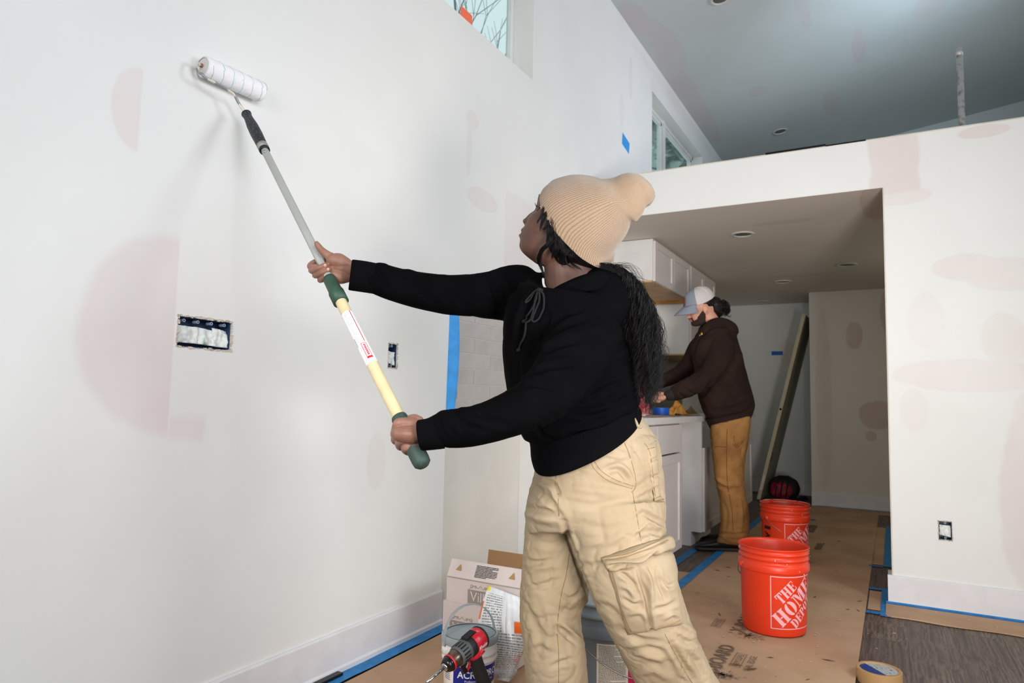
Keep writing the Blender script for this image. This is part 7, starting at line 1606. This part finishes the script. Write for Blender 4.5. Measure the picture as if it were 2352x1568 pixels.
# hoodie
MH = [((1633, 972), (1722, 950), MD, .140, (0, 3)), ((1618, 958), (1733, 938), MD, .165, (0, 3)), ((1608, 930), (1733, 918), MD, .172), ((1601, 890), (1723, 878), MD, .172), ((1596, 850), (1713, 842), MD, .175), ((1589, 815), (1705, 808), MD, .185), ((1588, 795), (1699, 785), MD, .19), ((1594, 776), (1692, 764), MD, .175), ((1606, 760), (1682, 750), MD, .13), ((1617, 750), (1670, 744), MD, .085)]
ms = remesh([ringsloft(MH, 40, 50), tubepx([(1648, 775, MD-.10), (1656, 800, MD-.16), (1644, 838, MD-.19), (1616, 870, MD-.20), (1578, 890, MD-.205), (1552, 903, MD-.205)], [.085, .090, .084, .074, .060, .046], 22),
             tubepx([(1630, 780, MD+.10), (1606, 800, MD+.17), (1586, 835, MD+.16), (1556, 860, MD+.12), (1518, 877, MD+.06)], [.08, .078, .068, .058, .048], 20),
             tubepx([(1617, 757, MD-.06), (1632, 744, MD-.085), (1656, 741, MD-.07), (1680, 752, MD-.02), (1687, 760, MD+.03)], [.022, .028, .036, .042, .040], 16), tubepx([(1617, 757, MD-.06), (1612, 757, MD), (1630, 746, MD+.08), (1680, 752, MD+.04)], [.022, .02, .03, .04], 14)], 0.0085, 5)
MF_ = [([(1640, 870), (1615, 905), (1600, 910)], 5, -.014), ([(1700, 800), (1672, 850), (1640, 885)], 5, -.010), ([(1560, 885), (1585, 900), (1600, 905)], 4, -.009), ([(1550, 893), (1562, 905), (1575, 912)], 3, -.009), ([(1600, 850), (1580, 872), (1560, 878)], 4, .008), ([(1625, 940), (1660, 945), (1720, 925)], 6, -.010), ([(1640, 960), (1690, 952), (1728, 935)], 4, -.010),
       ([(1615, 762), (1640, 750), (1670, 750), (1688, 764)], 3, -.014), ([(1632, 752), (1605, 775), (1595, 800), (1590, 830)], 3, -.008), ([(1655, 890), (1690, 905), (1715, 890)], 6, .008), ([(1600, 905), (1612, 930), (1622, 955)], 4, -.006), ([(1665, 770), (1690, 790), (1705, 830)], 6, .006)]
folds(ms, MF_); wrinkle(ms, .014, 5.0, seed=5.0); ridge(ms, .004, 9.0, seed=1.0)
m_mh = mat('dark_brown_fleece', (52, 38, 34), 0.92, var=0.15, vs=5, bs=120, bump=0.2, spec=0.1)
mho = mchild('hoodie', ms, m_mh)
def mband(name, rs_, m, parent): R_ = resample_rings([pring(*r[:4], near=r[4] if len(r) > 4 else (0, 0), n=48, e=2.2) for r in rs_], 10); V, F = loft(R_, False); A = Acc(); A.add(V, F); o = mchild(name, A, m, parent); o.modifiers.new('s', 'SOLIDIFY').thickness = .006; return o
mband('waistband', [((1620, 962), (1733, 940), MD, .158, (0, 4)), ((1625, 974), (1729, 952), MD, .156, (0, 4)), ((1630, 983), (1724, 961), MD, .150, (0, 4))], m_mh, mho)
A = Acc(); V, F = tubepx([(1556, 901, MD-.205), (1545, 905, MD-.205), (1536, 908, MD-.205)], [.047, .042, .036], 20); A.add(V, F); V, F = tubepx([(1520, 876, MD+.06), (1510, 880, MD+.05), (1501, 885, MD+.04)], [.045, .040, .036], 20); A.add(V, F)
mchild('cuffs', A, mat('dark_watch_and_cuff', (38, 32, 32), 0.8), mho)
A = Acc(); A.add(*ell(at(1612, 766.5, MD-.165), (.008, .008, .012), 8)); A.tube([at(1609, 768, MD-.165), at(1606, 772, MD-.160)], .004, 6); mchild('zip_pull', A, mat('brass', (200, 160, 60), 0.3, metal=0.9), mho)
# trousers, shoes
ML_ = []
for dd, ox in ((-.075, 0), (.125, 1)):
    ML_.append(ringsloft([((1630+ox, 975), (1724+ox, 955), MD+dd, .10), ((1632+ox, 1010), (1719+ox, 1005), MD+dd, .10), ((1636+ox, 1050), (1711+ox, 1050), MD+dd, .095), ((1640+ox, 1095), (1709+ox, 1095), MD+dd, .09), ((1646+ox, 1122), (1711+ox, 1122), MD+dd, .088), ((1654+ox, 1150), (1716+ox, 1150), MD+dd, .086), ((1656+ox, 1190), (1720+ox, 1190), MD+dd, .086), ((1654+ox, 1215), (1719+ox, 1218), MD+dd, .086), ((1647+ox, 1238), (1714+ox, 1246), MD+dd, .088), ((1645+ox, 1245), (1710+ox, 1256), MD+dd, .086)], 28, 50))
mt = remesh(ML_, 0.0085, 5)
folds(mt, [([(1640, 1105), (1655, 1118), (1680, 1128)], 3, -.014), ([(1642, 1098), (1665, 1112), (1700, 1115)], 4, .010), ([(1665, 1130), (1690, 1125), (1715, 1118)], 4, -.008), ([(1650, 1222), (1680, 1228), (1716, 1222)], 3, -.012), ([(1655, 1228), (1672, 1240), (1700, 1248)], 3, .008), ([(1668, 990), (1668, 1060), (1672, 1140), (1682, 1200)], 2, -.004), ([(1678, 1020), (1695, 1026), (1708, 1015)], 3, -.008), ([(1660, 1150), (1670, 1180), (1665, 1220)], 4, -.007), ([(1700, 1140), (1705, 1180), (1700, 1220)], 4, .007)])
wrinkle(mt, .012, 6.0, seed=12.0); ridge(mt, .005, 12.0, seed=3.0)
t = NT('tan_duck_canvas'); c = t.coord(); cc = t.mix(t.ss(t.noise(5, 4, c, 0.6), 0.35, 0.68), (178, 130, 76), (140, 98, 56)); t.set(cc, 0.85, 0, 0.2); t.bump(t.noise(60, 4, c), 0.3, 0.003); m_duck = t.m
mtr = mchild('trousers', mt, m_duck); mtb = BVHTree.FromPolygons([Vector(v.co)+man.location for v in mt.vertices], [tuple(p.vertices) for p in mt.polygons])
A = Acc()
for poly in ([(1670, 985), (1669, 1050), (1671, 1110), (1681, 1170), (1684, 1225)], [(1686, 1000), (1686, 1022), (1696, 1027), (1707, 1012)], [(1642, 1025), (1668, 1026)]): seam(A, mtb, poly, .0016, .001)
mchild('seam', A, mat('brown_seam', (104, 72, 40), 0.8), mtr)
def mshoe(px, py, dd):
    f = at(px, py, MD+dd); f[2] = 0.0085; shoe(f, -RT+UP*0.0+FW*0.05, m=m_sh, sole=m_so, Ls=0.30, parent=man)
mshoe(1650, 1262, -.075); mshoe(1658, 1262, .13)
